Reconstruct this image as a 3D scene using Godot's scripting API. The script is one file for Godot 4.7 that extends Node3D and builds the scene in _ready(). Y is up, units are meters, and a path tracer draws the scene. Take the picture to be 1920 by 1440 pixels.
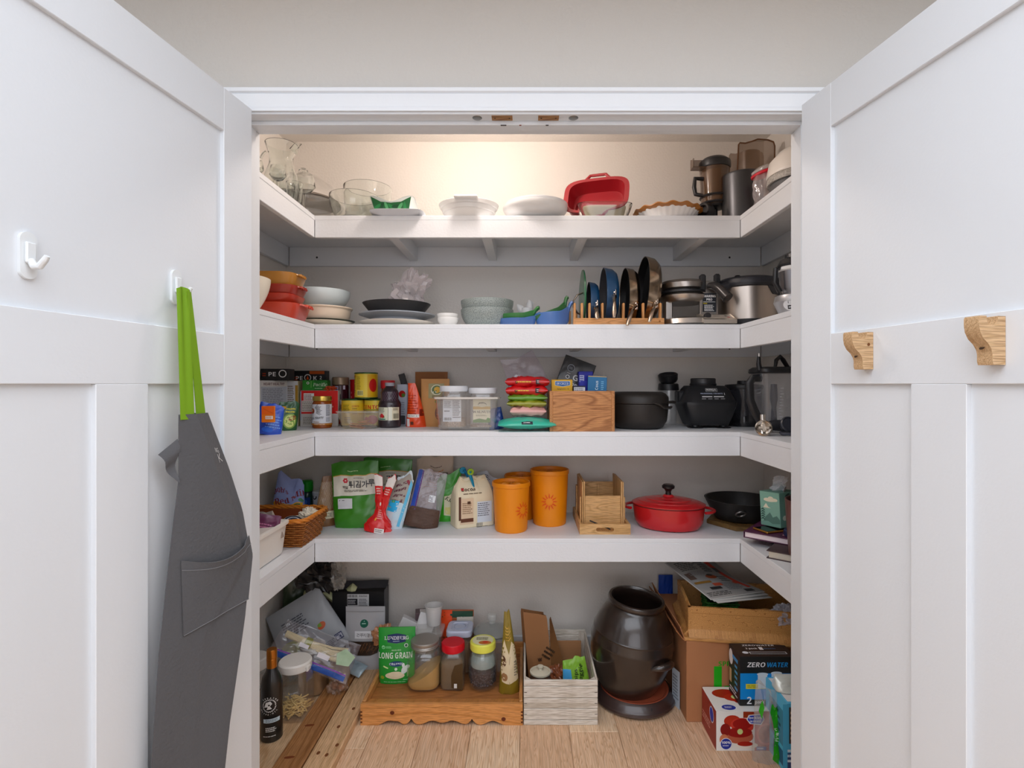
extends Node3D

# heights of the four shelf tops and the floor (metres, y up; the lens is 1.30 m up and looks along -z)
const S1 := 1.970
const S2 := 1.5375
const S3 := 1.109
const S4 := 0.685

# ---------------------------------------------------------------- geometry collector
class MB:
	var v := PackedVector3Array()
	var c := PackedColorArray()
	var col := Color.WHITE
	var xf := Transform3D()
	func tri(a: Vector3, b: Vector3, d: Vector3) -> void:
		v.append(xf * a); v.append(xf * b); v.append(xf * d)
		c.append(col); c.append(col); c.append(col)
	func quad(a: Vector3, b: Vector3, d: Vector3, e: Vector3) -> void:
		tri(a, b, d); tri(a, d, e)
	func orient(from: int) -> void:
		var m := Vector3()
		var n := v.size() - from
		if n == 0: return
		for i in range(from, v.size()): m += v[i]
		m /= n
		var vol := 0.0
		for i in range(from, v.size(), 3): vol += (v[i] - m).dot((v[i + 1] - m).cross(v[i + 2] - m))
		if vol < 0.0:
			for i in range(from, v.size(), 3):
				var t := v[i]
				v[i] = v[i + 1]
				v[i + 1] = t
	func loft(rings: Array, cap0 := true, cap1 := true, looped := false) -> MB:
		var from := v.size()
		var m: int = rings[0].size()
		var last := rings.size() if looped else rings.size() - 1
		for i in last:
			var a: PackedVector3Array = rings[i]
			var b: PackedVector3Array = rings[(i + 1) % rings.size()]
			for j in m:
				var k := (j + 1) % m
				quad(a[j], a[k], b[k], b[j])
		if not looped:
			for e in 2:
				if (cap0 if e == 0 else cap1):
					var r: PackedVector3Array = rings[0] if e == 0 else rings[rings.size() - 1]
					var mid := Vector3()
					for p in r: mid += p
					mid /= m
					for j in m:
						if e == 0: tri(mid, r[(j + 1) % m], r[j])
						else: tri(mid, r[j], r[(j + 1) % m])
		orient(from)
		return self
	# profile points (radius, height); squareness 2 is round, 8 a rounded square
	func lathe(pr: Array, segs := 32, sx := 1.0, sz := 1.0, power := 2.0, cap := true, wave := 0.0, waves := 0, wave_from := 0) -> MB:
		var rings := []
		for i in pr.size():
			var r := PackedVector3Array()
			for j in segs:
				var a := TAU * j / segs
				var cx := cos(a)
				var cz := sin(a)
				var k := 1.0
				if power != 2.0: k = pow(pow(absf(cx), power) + pow(absf(cz), power), -1.0 / power)
				if waves and i >= wave_from: k *= 1.0 + wave * cos(a * waves)
				r.append(Vector3(cx * pr[i][0] * k * sx, pr[i][1], cz * pr[i][0] * k * sz))
			rings.append(r)
		return loft(rings, cap, cap)
	func box(p: Vector3, s: Vector3, b := 0.0) -> MB:
		var from := v.size()
		var h := s / 2.0
		b = minf(b, minf(h.x, minf(h.y, h.z)) * 0.9)
		if b <= 0.0:
			var q := PackedVector3Array()
			for i in 8: q.append(p + Vector3(h.x if i & 1 else -h.x, h.y if i & 2 else -h.y, h.z if i & 4 else -h.z))
			for f in [[0, 2, 3, 1], [4, 5, 7, 6], [0, 4, 6, 2], [1, 3, 7, 5], [0, 1, 5, 4], [2, 6, 7, 3]]: quad(q[f[0]], q[f[1]], q[f[2]], q[f[3]])
			orient(from)
			return self
		var o := func(sg: Vector3, ax: int) -> Vector3:
			var e := h - Vector3(b, b, b)
			e[ax] = h[ax]
			return p + sg * e
		var tr := func(a: Vector3, d: Vector3, e: Vector3) -> void:
			if ((d - a).cross(e - a)).dot((a + d + e) / 3.0 - p) < 0.0: tri(a, e, d)
			else: tri(a, d, e)
		var sg := [-1.0, 1.0]
		for ax in 3:
			var ay := (ax + 1) % 3
			var az := (ax + 2) % 3
			for s0 in sg:
				var q := []
				for t in [[-1.0, -1.0], [1.0, -1.0], [1.0, 1.0], [-1.0, 1.0]]:
					var g := Vector3()
					g[ax] = s0; g[ay] = t[0]; g[az] = t[1]
					q.append(o.call(g, ax))
				tr.call(q[0], q[1], q[2]); tr.call(q[0], q[2], q[3])
			for s1 in sg:
				for s2 in sg:
					var g := Vector3()
					g[ay] = s1; g[az] = s2
					g[ax] = -1.0
					var a0: Vector3 = o.call(g, ay)
					var a1: Vector3 = o.call(g, az)
					g[ax] = 1.0
					var b0: Vector3 = o.call(g, ay)
					var b1: Vector3 = o.call(g, az)
					tr.call(a0, a1, b1); tr.call(a0, b1, b0)
		for s0 in sg:
			for s1 in sg:
				for s2 in sg:
					var g := Vector3(s0, s1, s2)
					tr.call(o.call(g, 0), o.call(g, 1), o.call(g, 2))
		return self
	# polygon in x, y pushed from z0 to z1
	func prism(poly: PackedVector2Array, z0: float, z1: float) -> MB:
		var from := v.size()
		var ix := Geometry2D.triangulate_polygon(poly)
		for i in range(0, ix.size(), 3):
			var a := poly[ix[i]]
			var b := poly[ix[i + 1]]
			var d := poly[ix[i + 2]]
			if (b - a).cross(d - a) < 0.0:
				var t := b
				b = d
				d = t
			tri(Vector3(a.x, a.y, z1), Vector3(b.x, b.y, z1), Vector3(d.x, d.y, z1))
			tri(Vector3(a.x, a.y, z0), Vector3(d.x, d.y, z0), Vector3(b.x, b.y, z0))
		var ccw := not Geometry2D.is_polygon_clockwise(poly)
		for i in poly.size():
			var a := poly[i]
			var b := poly[(i + 1) % poly.size()]
			if ccw: quad(Vector3(a.x, a.y, z0), Vector3(b.x, b.y, z0), Vector3(b.x, b.y, z1), Vector3(a.x, a.y, z1))
			else: quad(Vector3(b.x, b.y, z0), Vector3(a.x, a.y, z0), Vector3(a.x, a.y, z1), Vector3(b.x, b.y, z1))
		orient(from)
		return self
	func tube(pts: Array, r, segs := 8, flat := 1.0, closed := false) -> MB:
		var rings := []
		var up := Vector3.UP
		var n := pts.size()
		for i in n:
			var d: Vector3 = ((pts[(i + 1) % n] - pts[(i - 1 + n) % n]) if closed else (pts[mini(i + 1, n - 1)] - pts[maxi(i - 1, 0)])).normalized()
			if absf(d.dot(up)) > 0.97: up = Vector3.RIGHT if absf(d.x) < 0.8 else Vector3.BACK
			var s := d.cross(up).normalized()
			up = s.cross(d).normalized()
			var q := PackedVector3Array()
			var rad: float = r[i] if r is Array else r
			for j in segs:
				var a := TAU * j / segs
				q.append(pts[i] + s * cos(a) * rad + up * sin(a) * rad * flat)
			rings.append(q)
		return loft(rings, true, true, closed)
	func surf(f: Callable, nu: int, nv: int) -> MB:
		var g := []
		for i in nu + 1:
			var row := PackedVector3Array()
			for j in nv + 1: row.append(f.call(float(i) / nu, float(j) / nv))
			g.append(row)
		for i in nu:
			for j in nv: quad(g[i][j], g[i + 1][j], g[i + 1][j + 1], g[i][j + 1])
		return self
	# a sheet of real thickness
	func sheet(f: Callable, nu: int, nv: int, th: float) -> MB:
		var from := v.size()
		var e := 0.004
		var fr := []
		var bk := []
		for i in nu + 1:
			var a := PackedVector3Array()
			var b := PackedVector3Array()
			for j in nv + 1:
				var u := float(i) / nu
				var w := float(j) / nv
				var p: Vector3 = f.call(u, w)
				var du: Vector3 = f.call(minf(u + e, 1.0), w) - f.call(maxf(u - e, 0.0), w)
				var dv: Vector3 = f.call(u, minf(w + e, 1.0)) - f.call(u, maxf(w - e, 0.0))
				var n := du.cross(dv).normalized() * th / 2.0
				a.append(p + n)
				b.append(p - n)
			fr.append(a)
			bk.append(b)
		for i in nu:
			for j in nv:
				quad(fr[i][j], fr[i + 1][j], fr[i + 1][j + 1], fr[i][j + 1])
				quad(bk[i][j], bk[i][j + 1], bk[i + 1][j + 1], bk[i + 1][j])
		for i in nu:
			quad(fr[i][0], bk[i][0], bk[i + 1][0], fr[i + 1][0])
			quad(fr[i][nv], fr[i + 1][nv], bk[i + 1][nv], bk[i][nv])
		for j in nv:
			quad(fr[0][j], fr[0][j + 1], bk[0][j + 1], bk[0][j])
			quad(fr[nu][j], bk[nu][j], bk[nu][j + 1], fr[nu][j + 1])
		orient(from)
		return self
	func done(crease := 38.0, colored := false) -> ArrayMesh:
		var lim := cos(deg_to_rad(crease))
		var nt := v.size() / 3
		var fn := PackedVector3Array()
		var fu := PackedVector3Array()
		var at := {}
		for t in nt:
			var n := (v[t * 3 + 1] - v[t * 3]).cross(v[t * 3 + 2] - v[t * 3])
			fn.append(n)
			fu.append(n.normalized())
			for k in 3:
				var key := Vector3i((v[t * 3 + k] * 40000.0).round())
				if at.has(key): at[key].append(t)
				else: at[key] = [t]
		var ns := PackedVector3Array()
		ns.resize(v.size())
		var ix := PackedInt32Array()
		for t in nt:
			for k in 3:
				var s := Vector3()
				for o in at[Vector3i((v[t * 3 + k] * 40000.0).round())]:
					if fu[o].dot(fu[t]) >= lim: s += fn[o]
				ns[t * 3 + k] = s.normalized() if s.length_squared() > 0.0 else Vector3.UP
			ix.append(t * 3); ix.append(t * 3 + 2); ix.append(t * 3 + 1)
		var a := []
		a.resize(Mesh.ARRAY_MAX)
		a[Mesh.ARRAY_VERTEX] = v
		a[Mesh.ARRAY_NORMAL] = ns
		if colored: a[Mesh.ARRAY_COLOR] = c
		a[Mesh.ARRAY_INDEX] = ix
		var m := ArrayMesh.new()
		m.add_surface_from_arrays(Mesh.PRIMITIVE_TRIANGLES, a)
		return m

# ---------------------------------------------------------------- flat print: coloured shapes laid on a surface
class Pr:
	var p := PackedVector2Array()
	var l := PackedFloat32Array()
	var c := PackedColorArray()
	var n := 0.0
	static var face := {}
	static func vivid(s: String) -> Color:
		var c := Color(s)
		c.s = minf(1.0, c.s * 1.18)
		c.v = minf(maxf(c.v, 0.94), c.v * 1.12)
		return c
	static func hx(s: String) -> Color: return vivid(s).srgb_to_linear()
	func poly(q: PackedVector2Array, s: String) -> Pr:
		n += 1.0
		var ix := Geometry2D.triangulate_polygon(q)
		for i in ix:
			p.append(q[i]); l.append(n); c.append(hx(s))
		return self
	# x, y is the middle
	func rect(x: float, y: float, w: float, h: float, s: String) -> Pr:
		return poly(PackedVector2Array([Vector2(x - w / 2, y - h / 2), Vector2(x + w / 2, y - h / 2), Vector2(x + w / 2, y + h / 2), Vector2(x - w / 2, y + h / 2)]), s)
	func circ(x: float, y: float, r: float, s: String, ky := 1.0, ang := 0.0) -> Pr:
		var q := PackedVector2Array()
		for i in 20: q.append(Vector2(x, y) + Vector2(cos(TAU * i / 20) * r, sin(TAU * i / 20) * r * ky).rotated(ang))
		return poly(q, s)
	func stroke(q: Array, w: float, s: String) -> Pr:
		n += 1.0
		for i in q.size() - 1:
			var a: Vector2 = q[i]
			var b: Vector2 = q[i + 1]
			var d := (b - a).normalized() * w / 2
			var e := d.orthogonal()
			var k := [a - d - e, b + d - e, b + d + e, a - d - e, b + d + e, a - d + e]
			for z in k:
				p.append(z); l.append(n); c.append(hx(s))
		return self
	func text(t: String, x: float, y: float, h: float, s: String, rot := 0.0, bold := true, wide := 1.0, slant := 0.0, font := "Droid Sans") -> Pr:
		n += 1.0
		var key := font + str(bold)
		if not face.has(key):
			var f := SystemFont.new()
			f.font_names = PackedStringArray([font])
			f.font_weight = 700 if bold else 400
			face[key] = f
		var tm := TextMesh.new()
		tm.font = face[key]
		tm.font_size = 24
		tm.pixel_size = 0.01
		tm.curve_step = 3.0
		tm.depth = 0.0
		tm.text = t
		var a := tm.get_mesh_arrays()
		var vs: PackedVector3Array = a[Mesh.ARRAY_VERTEX]
		var lo := Vector2(1e9, 1e9)
		var hi := -lo
		for q in vs:
			lo = lo.min(Vector2(q.x, q.y))
			hi = hi.max(Vector2(q.x, q.y))
		var k := h / 0.171
		var mid := (lo + hi) / 2.0
		for i in a[Mesh.ARRAY_INDEX]:
			var q := Vector2((vs[i].x - mid.x) * wide, vs[i].y - mid.y) * k
			q.x += q.y * slant
			p.append(q.rotated(rot) + Vector2(x, y)); l.append(n); c.append(hx(s))
		return self
	# rows of print too small to read
	func rows(x: float, y: float, w: float, h: float, k: int, s: String, sd := 1, rot := 0.0) -> Pr:
		n += 1.0
		var g := RandomNumberGenerator.new()
		g.seed = sd
		for i in k:
			var yy := h / 2 - h * (i + 0.5) / k
			var xx := -w / 2
			var fin := w / 2 - g.randf() * w * 0.25
			while xx < fin:
				var ww := minf(g.randf_range(0.06, 0.2) * w, fin - xx)
				var b := h / k * 0.24
				for z in [Vector2(xx, yy - b), Vector2(xx + ww, yy - b), Vector2(xx + ww, yy + b), Vector2(xx, yy - b), Vector2(xx + ww, yy + b), Vector2(xx, yy + b)]:
					p.append(z.rotated(rot) + Vector2(x, y)); l.append(n); c.append(hx(s))
				xx += ww + w * 0.025
		return self
	func bars(x: float, y: float, w: float, h: float, s := "202020", rot := 0.0, sd := 3) -> Pr:
		n += 1.0
		var g := RandomNumberGenerator.new()
		g.seed = sd
		var xx := -w / 2
		while xx < w / 2:
			var ww := g.randf_range(0.02, 0.06) * w
			for z in [Vector2(xx, -h / 2), Vector2(xx + ww, -h / 2), Vector2(xx + ww, h / 2), Vector2(xx, -h / 2), Vector2(xx + ww, h / 2), Vector2(xx, h / 2)]:
				p.append(z.rotated(rot) + Vector2(x, y)); l.append(n); c.append(hx(s))
			xx += ww + g.randf_range(0.02, 0.06) * w
		return self
	# Korean syllables drawn stroke by stroke; each is a list of strokes "x,y x,y ..." on a 0..10 square
	func hangul(sy: Array, x: float, y: float, h: float, s: String, rot := 0.0, bold := 1.1, step := 1.0) -> Pr:
		for i in sy.size():
			for st in sy[i].split("|"):
				var q := []
				for t in st.split(" "):
					var z: PackedStringArray = t.split(",")
					q.append((Vector2((i - (sy.size() - 1) / 2.0) * h * step, 0) + Vector2(z[0].to_float() - 5.0, z[1].to_float() - 5.0) * h / 10.0).rotated(rot) + Vector2(x, y))
				stroke(q, bold * h / 10.0, s)
		return self
	# f(point, lift) gives the place on the surface; long edges are split so that the print follows it
	func mesh(f: Callable, res := 10.0) -> ArrayMesh:
		var m := MB.new()
		for i in range(0, p.size(), 3):
			m.col = c[i]
			_cut(m, f, p[i], p[i + 1], p[i + 2], 0.00025 + l[i] * 0.00012, res, 0)
		return m.done(60.0, true)
	func _cut(m: MB, f: Callable, a: Vector2, b: Vector2, d: Vector2, lift: float, res: float, deep: int) -> void:
		var ab := a.distance_to(b)
		var bd := b.distance_to(d)
		var da := d.distance_to(a)
		var w := maxf(ab, maxf(bd, da))
		if w < res or deep > 9:
			if (b - a).cross(d - a) < 0.0: m.tri(f.call(a, lift), f.call(d, lift), f.call(b, lift))
			else: m.tri(f.call(a, lift), f.call(b, lift), f.call(d, lift))
		elif ab == w:
			var k := (a + b) / 2
			_cut(m, f, a, k, d, lift, res, deep + 1); _cut(m, f, k, b, d, lift, res, deep + 1)
		elif bd == w:
			var k := (b + d) / 2
			_cut(m, f, a, b, k, lift, res, deep + 1); _cut(m, f, a, k, d, lift, res, deep + 1)
		else:
			var k := (d + a) / 2
			_cut(m, f, a, b, k, lift, res, deep + 1); _cut(m, f, k, b, d, lift, res, deep + 1)

func flat(o: Vector3, x: Vector3, y: Vector3) -> Callable:
	var n := x.cross(y).normalized()
	return func(q: Vector2, k: float) -> Vector3: return o + x * q.x + y * q.y + n * k

func round_map(r: float, y0: float, turn := 0.0) -> Callable:
	return func(q: Vector2, k: float) -> Vector3:
		var a := turn + q.x / r
		return Vector3(sin(a) * (r + k), y0 + q.y, cos(a) * (r + k))

# ---------------------------------------------------------------- bags: a soft closed shape in x, y with its front towards +z
class Bag:
	var w := 0.15
	var h := 0.2
	var tb := 0.06      # thickness low down
	var tt := 0.004     # thickness at the top
	var top := 0.95     # width at the top against the bottom
	var pillow := false
	var wr := 0.003
	var bend := 0.0     # the top bends forwards
	var side := 0.0     # the top leans sideways
	var fold := 0.0     # uneven top edge
	var full := 0.5     # roundness across
	var gu := 20
	var gv := 26
	var nz := FastNoiseLite.new()
	func _init(a: float, b: float, t: float, sd := 1) -> void:
		w = a; h = b; tb = t
		nz.seed = sd
		nz.frequency = 1.0
		nz.fractal_octaves = 3
	func half(q: float) -> float:
		return w / 2.0 * lerpf(1.0, top, q) * (1.0 - (0.06 * pow(1.0 - q, 8.0) if not pillow else 0.0))
	func pt(u: float, q: float, s: float) -> Vector3:
		var t := 0.0
		if pillow: t = lerpf(tt, tb, pow(maxf(0.0, sin(PI * clampf(q, 0.0, 1.0))), 0.65))
		else: t = lerpf(tb, tt, pow(clampf(q, 0.0, 1.0), 0.9)) * (1.0 - 0.35 * pow(1.0 - q, 10.0))
		t *= pow(maxf(0.0, 1.0 - u * u), full)
		var b := half(q)
		var edge := pow(maxf(0.0, 1.0 - u * u), 0.3) * minf(1.0, (1.0 - q) * 9.0) * (minf(1.0, q * 9.0) if pillow else 1.0)
		var f := nz.get_noise_3d(u * b * 26.0, q * h * 17.0, s * 3.0)
		var g := 1.0 - absf(nz.get_noise_3d(u * b * 34.0 + 9.0, q * h * 22.0, 5.0 + s)) * 2.0
		var z := s * (t / 2.0 + (f * 0.8 + g * 0.5) * wr * edge)
		var y := q * h + fold * (nz.get_noise_2d(u * 0.7, 7.0) - 0.1 * u * u) * h * q * q
		var x := u * b + side * q * q * h + (1.0 - absf(u)) * 0.0
		return Vector3(x, y, z + bend * q * q * h)
	func add(m: MB, nu := 20, nv := 26) -> void:
		gu = nu
		gv = nv
		var rings := []
		for j in nv + 1:
			var q := float(j) / nv
			var r := PackedVector3Array()
			for i in nu + 1: r.append(pt(-cos(PI * i / nu), q, 1.0))
			for i in range(nu - 1, 0, -1): r.append(pt(-cos(PI * i / nu), q, -1.0))
			rings.append(r)
		m.loft(rings)
	# the flat facets that add() makes, so that print lies on them
	func facet(u: float, q: float) -> Vector3:
		var a := acos(-u) / PI * gu
		var b := q * gv
		var i := mini(int(a), gu - 1)
		var j := mini(int(b), gv - 1)
		var x := a - i
		var y := b - j
		var p00 := pt(-cos(PI * i / gu), float(j) / gv, 1.0)
		var p11 := pt(-cos(PI * (i + 1) / gu), float(j + 1) / gv, 1.0)
		if x >= y:
			var p10 := pt(-cos(PI * (i + 1) / gu), float(j) / gv, 1.0)
			return p00 + (p10 - p00) * x + (p11 - p10) * y
		var p01 := pt(-cos(PI * i / gu), float(j + 1) / gv, 1.0)
		return p00 + (p01 - p00) * y + (p11 - p01) * x
	func map() -> Callable:
		return func(q: Vector2, k: float) -> Vector3:
			var v := clampf(q.y / h, 0.0, 1.0)
			return facet(clampf(q.x / half(v), -0.995, 0.995), v) + Vector3(0, 0, k + 0.0007)

# ---------------------------------------------------------------- scene nodes
func thing(called: String, label: String, category: String, at := Vector3.ZERO, turn := 0.0, group := "") -> Node3D:
	var o := Node3D.new()
	o.name = numbered(called)
	add_child(o)
	o.position = at
	o.rotation.y = turn
	o.set_meta("label", label)
	o.set_meta("category", category)
	if group: o.set_meta("group", group)
	return o

var taken := {}
func numbered(s: String) -> String:
	taken[s] = taken.get(s, 0) + 1
	return s if taken[s] == 1 else "%s_%03d" % [s, taken[s] - 1]

func part(o: Node3D, called: String, m: Mesh, mt: Material, at := Transform3D()) -> MeshInstance3D:
	var k := MeshInstance3D.new()
	var nm := called
	var i := 1
	while o.has_node(nm):
		nm = "%s_%03d" % [called, i]
		i += 1
	k.name = nm
	k.mesh = m
	k.material_override = mt
	k.transform = at
	o.add_child(k, true)
	return k

func struct(called: String, m: Mesh, mt: Material) -> MeshInstance3D:
	var k := part(self, called, m, mt)
	k.set_meta("kind", "structure")
	return k

func print_on(o: Node3D, p: Pr, f: Callable, res := 10.0, called := "printed_label") -> MeshInstance3D:
	return part(o, called, p.mesh(f, res), ink)

func bx(p: Vector3, s: Vector3, b := 0.0) -> ArrayMesh: return MB.new().box(p, s, b).done(30.0)
func lt(pr: Array, segs := 32, sx := 1.0, sz := 1.0, power := 2.0, crease := 38.0) -> ArrayMesh: return MB.new().lathe(pr, segs, sx, sz, power).done(crease)

# ---------------------------------------------------------------- materials
var mats := {}
var ink: StandardMaterial3D
func mat(hexa: String, rough := 0.5, metal := 0.0) -> StandardMaterial3D:
	var key := "%s_%s_%s" % [hexa, rough, metal]
	if not mats.has(key):
		var m := StandardMaterial3D.new()
		m.albedo_color = Pr.vivid(hexa)
		m.roughness = rough
		m.metallic = metal
		mats[key] = m
	return mats[key]
func glossy(hexa: String, rough := 0.25) -> StandardMaterial3D:
	var key := "g%s%s" % [hexa, rough]
	if not mats.has(key):
		var m: StandardMaterial3D = mat(hexa, 0.5).duplicate()
		m.clearcoat_enabled = true
		m.clearcoat = 0.8
		m.clearcoat_roughness = rough
		mats[key] = m
	return mats[key]
# clear panes, bottles and films
func clear(hexa: String, alpha: float, rough := 0.05) -> StandardMaterial3D:
	var key := "c%s%s%s" % [hexa, alpha, rough]
	if not mats.has(key):
		var m := StandardMaterial3D.new()
		var k := Color(hexa)
		k.a = alpha
		m.albedo_color = k
		m.roughness = rough
		m.transparency = BaseMaterial3D.TRANSPARENCY_ALPHA
		mats[key] = m
	return mats[key]
func noise(f: float, sd := 1, oct := 4, kind := FastNoiseLite.TYPE_SIMPLEX_SMOOTH) -> FastNoiseLite:
	var n := FastNoiseLite.new()
	n.noise_type = kind
	n.seed = sd
	n.frequency = f
	n.fractal_octaves = oct
	return n
func ramp(stops: Array) -> Gradient:
	var g := Gradient.new()
	var o := PackedFloat32Array()
	var c := PackedColorArray()
	for s in stops:
		o.append(s[0])
		c.append(Color(s[1]))
	g.offsets = o
	g.colors = c
	return g
func tex(n: FastNoiseLite, g: Gradient, size := 512) -> NoiseTexture2D:
	var t := NoiseTexture2D.new()
	t.width = size
	t.height = size
	t.seamless = true
	t.noise = n
	t.color_ramp = g
	return t
func tri_mat(t: Texture2D, sc: Vector3, rough := 0.5, world := false) -> StandardMaterial3D:
	var m := StandardMaterial3D.new()
	m.albedo_texture = t
	m.uv1_triplanar = true
	m.uv1_world_triplanar = world
	m.uv1_scale = sc
	m.roughness = rough
	return m
# growth rings: bands of a smooth noise, drawn out along one axis
var wood_tex := {}
func wood(light: String, dark: String, axis: int, bands := 7, rough := 0.55, wide := 5.0, long := 0.7) -> StandardMaterial3D:
	var key := "w%s%s%d%d%s%s" % [light, dark, axis, bands, wide, long]
	if not mats.has(key):
		var tk := "%s%s%d" % [light, dark, bands]
		if not wood_tex.has(tk):
			var st := []
			var a := Color(light)
			var b := Color(dark)
			for i in bands:
				var o := 0.1 + 0.8 * i / bands
				st.append([o, a.lerp(b, 0.15)])
				st.append([o + 0.45 / bands, a])
				st.append([o + 0.66 / bands, a.lerp(b, 0.9 if i % 2 else 0.6)])
			wood_tex[tk] = tex(noise(0.0035, bands, 2), ramp(st))
		var s := Vector3(wide, wide, wide)
		s[axis] = long
		var m := tri_mat(wood_tex[tk], s, rough)
		m.heightmap_enabled = true
		m.heightmap_texture = fine_streak
		m.heightmap_scale = 0.008
		m.detail_enabled = true
		m.detail_albedo = fine_streak
		m.detail_blend_mode = BaseMaterial3D.BLEND_MODE_MUL
		m.detail_uv_layer = BaseMaterial3D.DETAIL_UV_2
		m.uv2_triplanar = true
		m.uv2_scale = Vector3(40, 40, 40)
		m.uv2_scale[axis] = 1.5
		mats[key] = m
	return mats[key]
func speckle(a: String, b: String, sc: float, rough := 0.5, lo := 0.35, hi := 0.65, bump := 0.0) -> StandardMaterial3D:
	var key := "s%s%s%s%s%s" % [a, b, sc, lo, bump]
	if not mats.has(key):
		var m := tri_mat(tex(noise(0.05, 7, 3), ramp([[lo, a], [hi, b]]), 256), Vector3(sc, sc, sc), rough)
		if bump > 0.0:
			m.heightmap_enabled = true
			m.heightmap_texture = m.albedo_texture
			m.heightmap_scale = bump
		mats[key] = m
	return mats[key]
func painted(hexa: String, rough: float, bump := 0.04, sc := 6.0) -> StandardMaterial3D:
	var key := "p%s%s%s" % [hexa, rough, bump]
	if not mats.has(key):
		var m: StandardMaterial3D = mat(hexa, rough).duplicate()
		m.uv1_triplanar = true
		m.uv1_world_triplanar = true
		m.uv1_scale = Vector3(sc, sc, sc)
		m.heightmap_enabled = true
		m.heightmap_texture = orange_peel
		m.heightmap_scale = bump
		mats[key] = m
	return mats[key]
var fine_streak: Texture2D
var soft_streak: Texture2D
var orange_peel: Texture2D
var glass: StandardMaterial3D
var film: StandardMaterial3D
var steel: StandardMaterial3D

func _ready() -> void:
	# camera: level, a little shift of the lens to the left
	var cam := Camera3D.new()
	cam.name = "camera"
	cam.projection = Camera3D.PROJECTION_FRUSTUM
	cam.near = 0.05
	cam.far = 50.0
	cam.size = 2.0 * 0.72 * 0.05
	cam.frustum_offset = Vector2(-0.025 * 0.05, 0)
	cam.position = Vector3(0, 1.30, 0)
	add_child(cam)
	cam.current = true
	# sky and exposure
	var env := Environment.new()
	env.background_mode = Environment.BG_SKY
	var sky := Sky.new()
	var sm := ProceduralSkyMaterial.new()
	sm.sky_top_color = Color("9db4d0")
	sm.sky_horizon_color = Color("dfe6ee")
	sm.ground_bottom_color = Color("6a6a60")
	sm.ground_horizon_color = Color("c0c0b8")
	sky.sky_material = sm
	env.sky = sky
	env.tonemap_mode = Environment.TONE_MAPPER_LINEAR
	env.tonemap_exposure = 0.94
	env.sdfgi_enabled = true
	env.ssao_enabled = true
	env.ssil_enabled = true
	var we := WorldEnvironment.new()
	we.name = "environment"
	we.environment = env
	add_child(we)
	# added unseen fills: glowing ceiling panel for bounced light, bright window behind the lens
	bounce_fill(Vector3(0, 2.43, 0.3), Vector2(3.4, 2.1), 5.4, Color("e8f2ff"))
	rear_fill(Vector3(0, 1.45, 2.57), Vector2(2.6, 1.7), 1.3, Color("eef3ff"))
	closet_light(Vector3(-0.2, 2.36, -1.93), 0.31, Color("fff0e6"))
	make_materials()
	room()
	for d in [-1, 1]: door(d)
	shelves()
	top_shelf()
	second_shelf()
	third_shelf()
	fourth_shelf()
	floor_left()
	floor_right()
	on_doors()

func bounce_fill(at: Vector3, size: Vector2, energy: float, col: Color) -> void:  # unseen panel added in place of light bounced off the ceiling
	var t := thing("added_bounce_panel", "large flat panel added under the ceiling for bounced light", "light", at)
	part(t, "frame", bx(Vector3(0, 0.01, 0), Vector3(size.x + 0.04, 0.04, size.y + 0.04), 0.004), mat("f0f0f0", 0.4))
	var g := StandardMaterial3D.new()
	g.emission_enabled = true
	g.emission = col
	g.emission_energy_multiplier = 0.6
	part(t, "glow_sheet", bx(Vector3(0, -0.013, 0), Vector3(size.x, 0.006, size.y)), g)
	var l := AreaLight3D.new()
	l.name = "bounce_fill"
	l.area_size = size
	l.light_energy = energy
	l.light_color = col
	l.shadow_enabled = true
	l.area_range = 12.0
	t.add_child(l)
	l.position = Vector3(0, -0.02, 0)
	l.rotation.x = -PI / 2

func rear_fill(at: Vector3, size: Vector2, energy: float, col: Color) -> void:  # window made up behind the camera as soft frontal fill
	var o := Node3D.new()
	o.name = "added_window_1"
	o.position = at
	o.set_meta("kind", "structure")
	add_child(o)
	var g := StandardMaterial3D.new()
	g.emission_enabled = true
	g.emission = col
	g.emission_energy_multiplier = 0.8
	part(o, "glow_pane", bx(Vector3(0, 0, 0.02), Vector3(size.x, size.y, 0.01)), g)
	var f := MB.new()
	for s in [-1, 1]:
		f.box(Vector3(s * (size.x / 2 + 0.03), 0, 0.01), Vector3(0.06, size.y + 0.12, 0.06), 0.004)
		f.box(Vector3(0, s * (size.y / 2 + 0.03), 0.01), Vector3(size.x, 0.06, 0.06), 0.004)
	part(o, "added_window_frame", f.done(), mat("f2f2f0", 0.4))
	var l := AreaLight3D.new()
	l.name = "rear_fill_light"
	l.area_size = size
	l.light_energy = energy
	l.light_color = col
	l.shadow_enabled = true
	l.area_range = 12.0
	o.add_child(l)
	l.position = Vector3(0, 0, -0.005)

func closet_light(at: Vector3, energy: float, col: Color) -> void:
	var t := thing("ceiling_lamp", "small round flush ceiling lamp inside the pantry", "light", at)
	part(t, "base", lt([[0.0, 0.075], [0.13, 0.075], [0.13, 0.1], [0.0, 0.1]]), mat("f0f0f0", 0.4))
	var g := StandardMaterial3D.new()
	g.albedo_color = Color("fff6ea")
	g.emission_enabled = true
	g.emission = col
	g.emission_energy_multiplier = 1.5
	part(t, "globe", lt([[0.0, -0.045], [0.06, -0.038], [0.1, -0.01], [0.12, 0.03], [0.12, 0.074], [0.0, 0.074]]), g)
	var l := OmniLight3D.new()
	l.name = "lamp_light"
	l.light_energy = energy
	l.light_color = col
	l.light_size = 0.06
	l.omni_range = 12.0
	l.omni_attenuation = 2.0
	l.shadow_enabled = true
	t.add_child(l)

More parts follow.
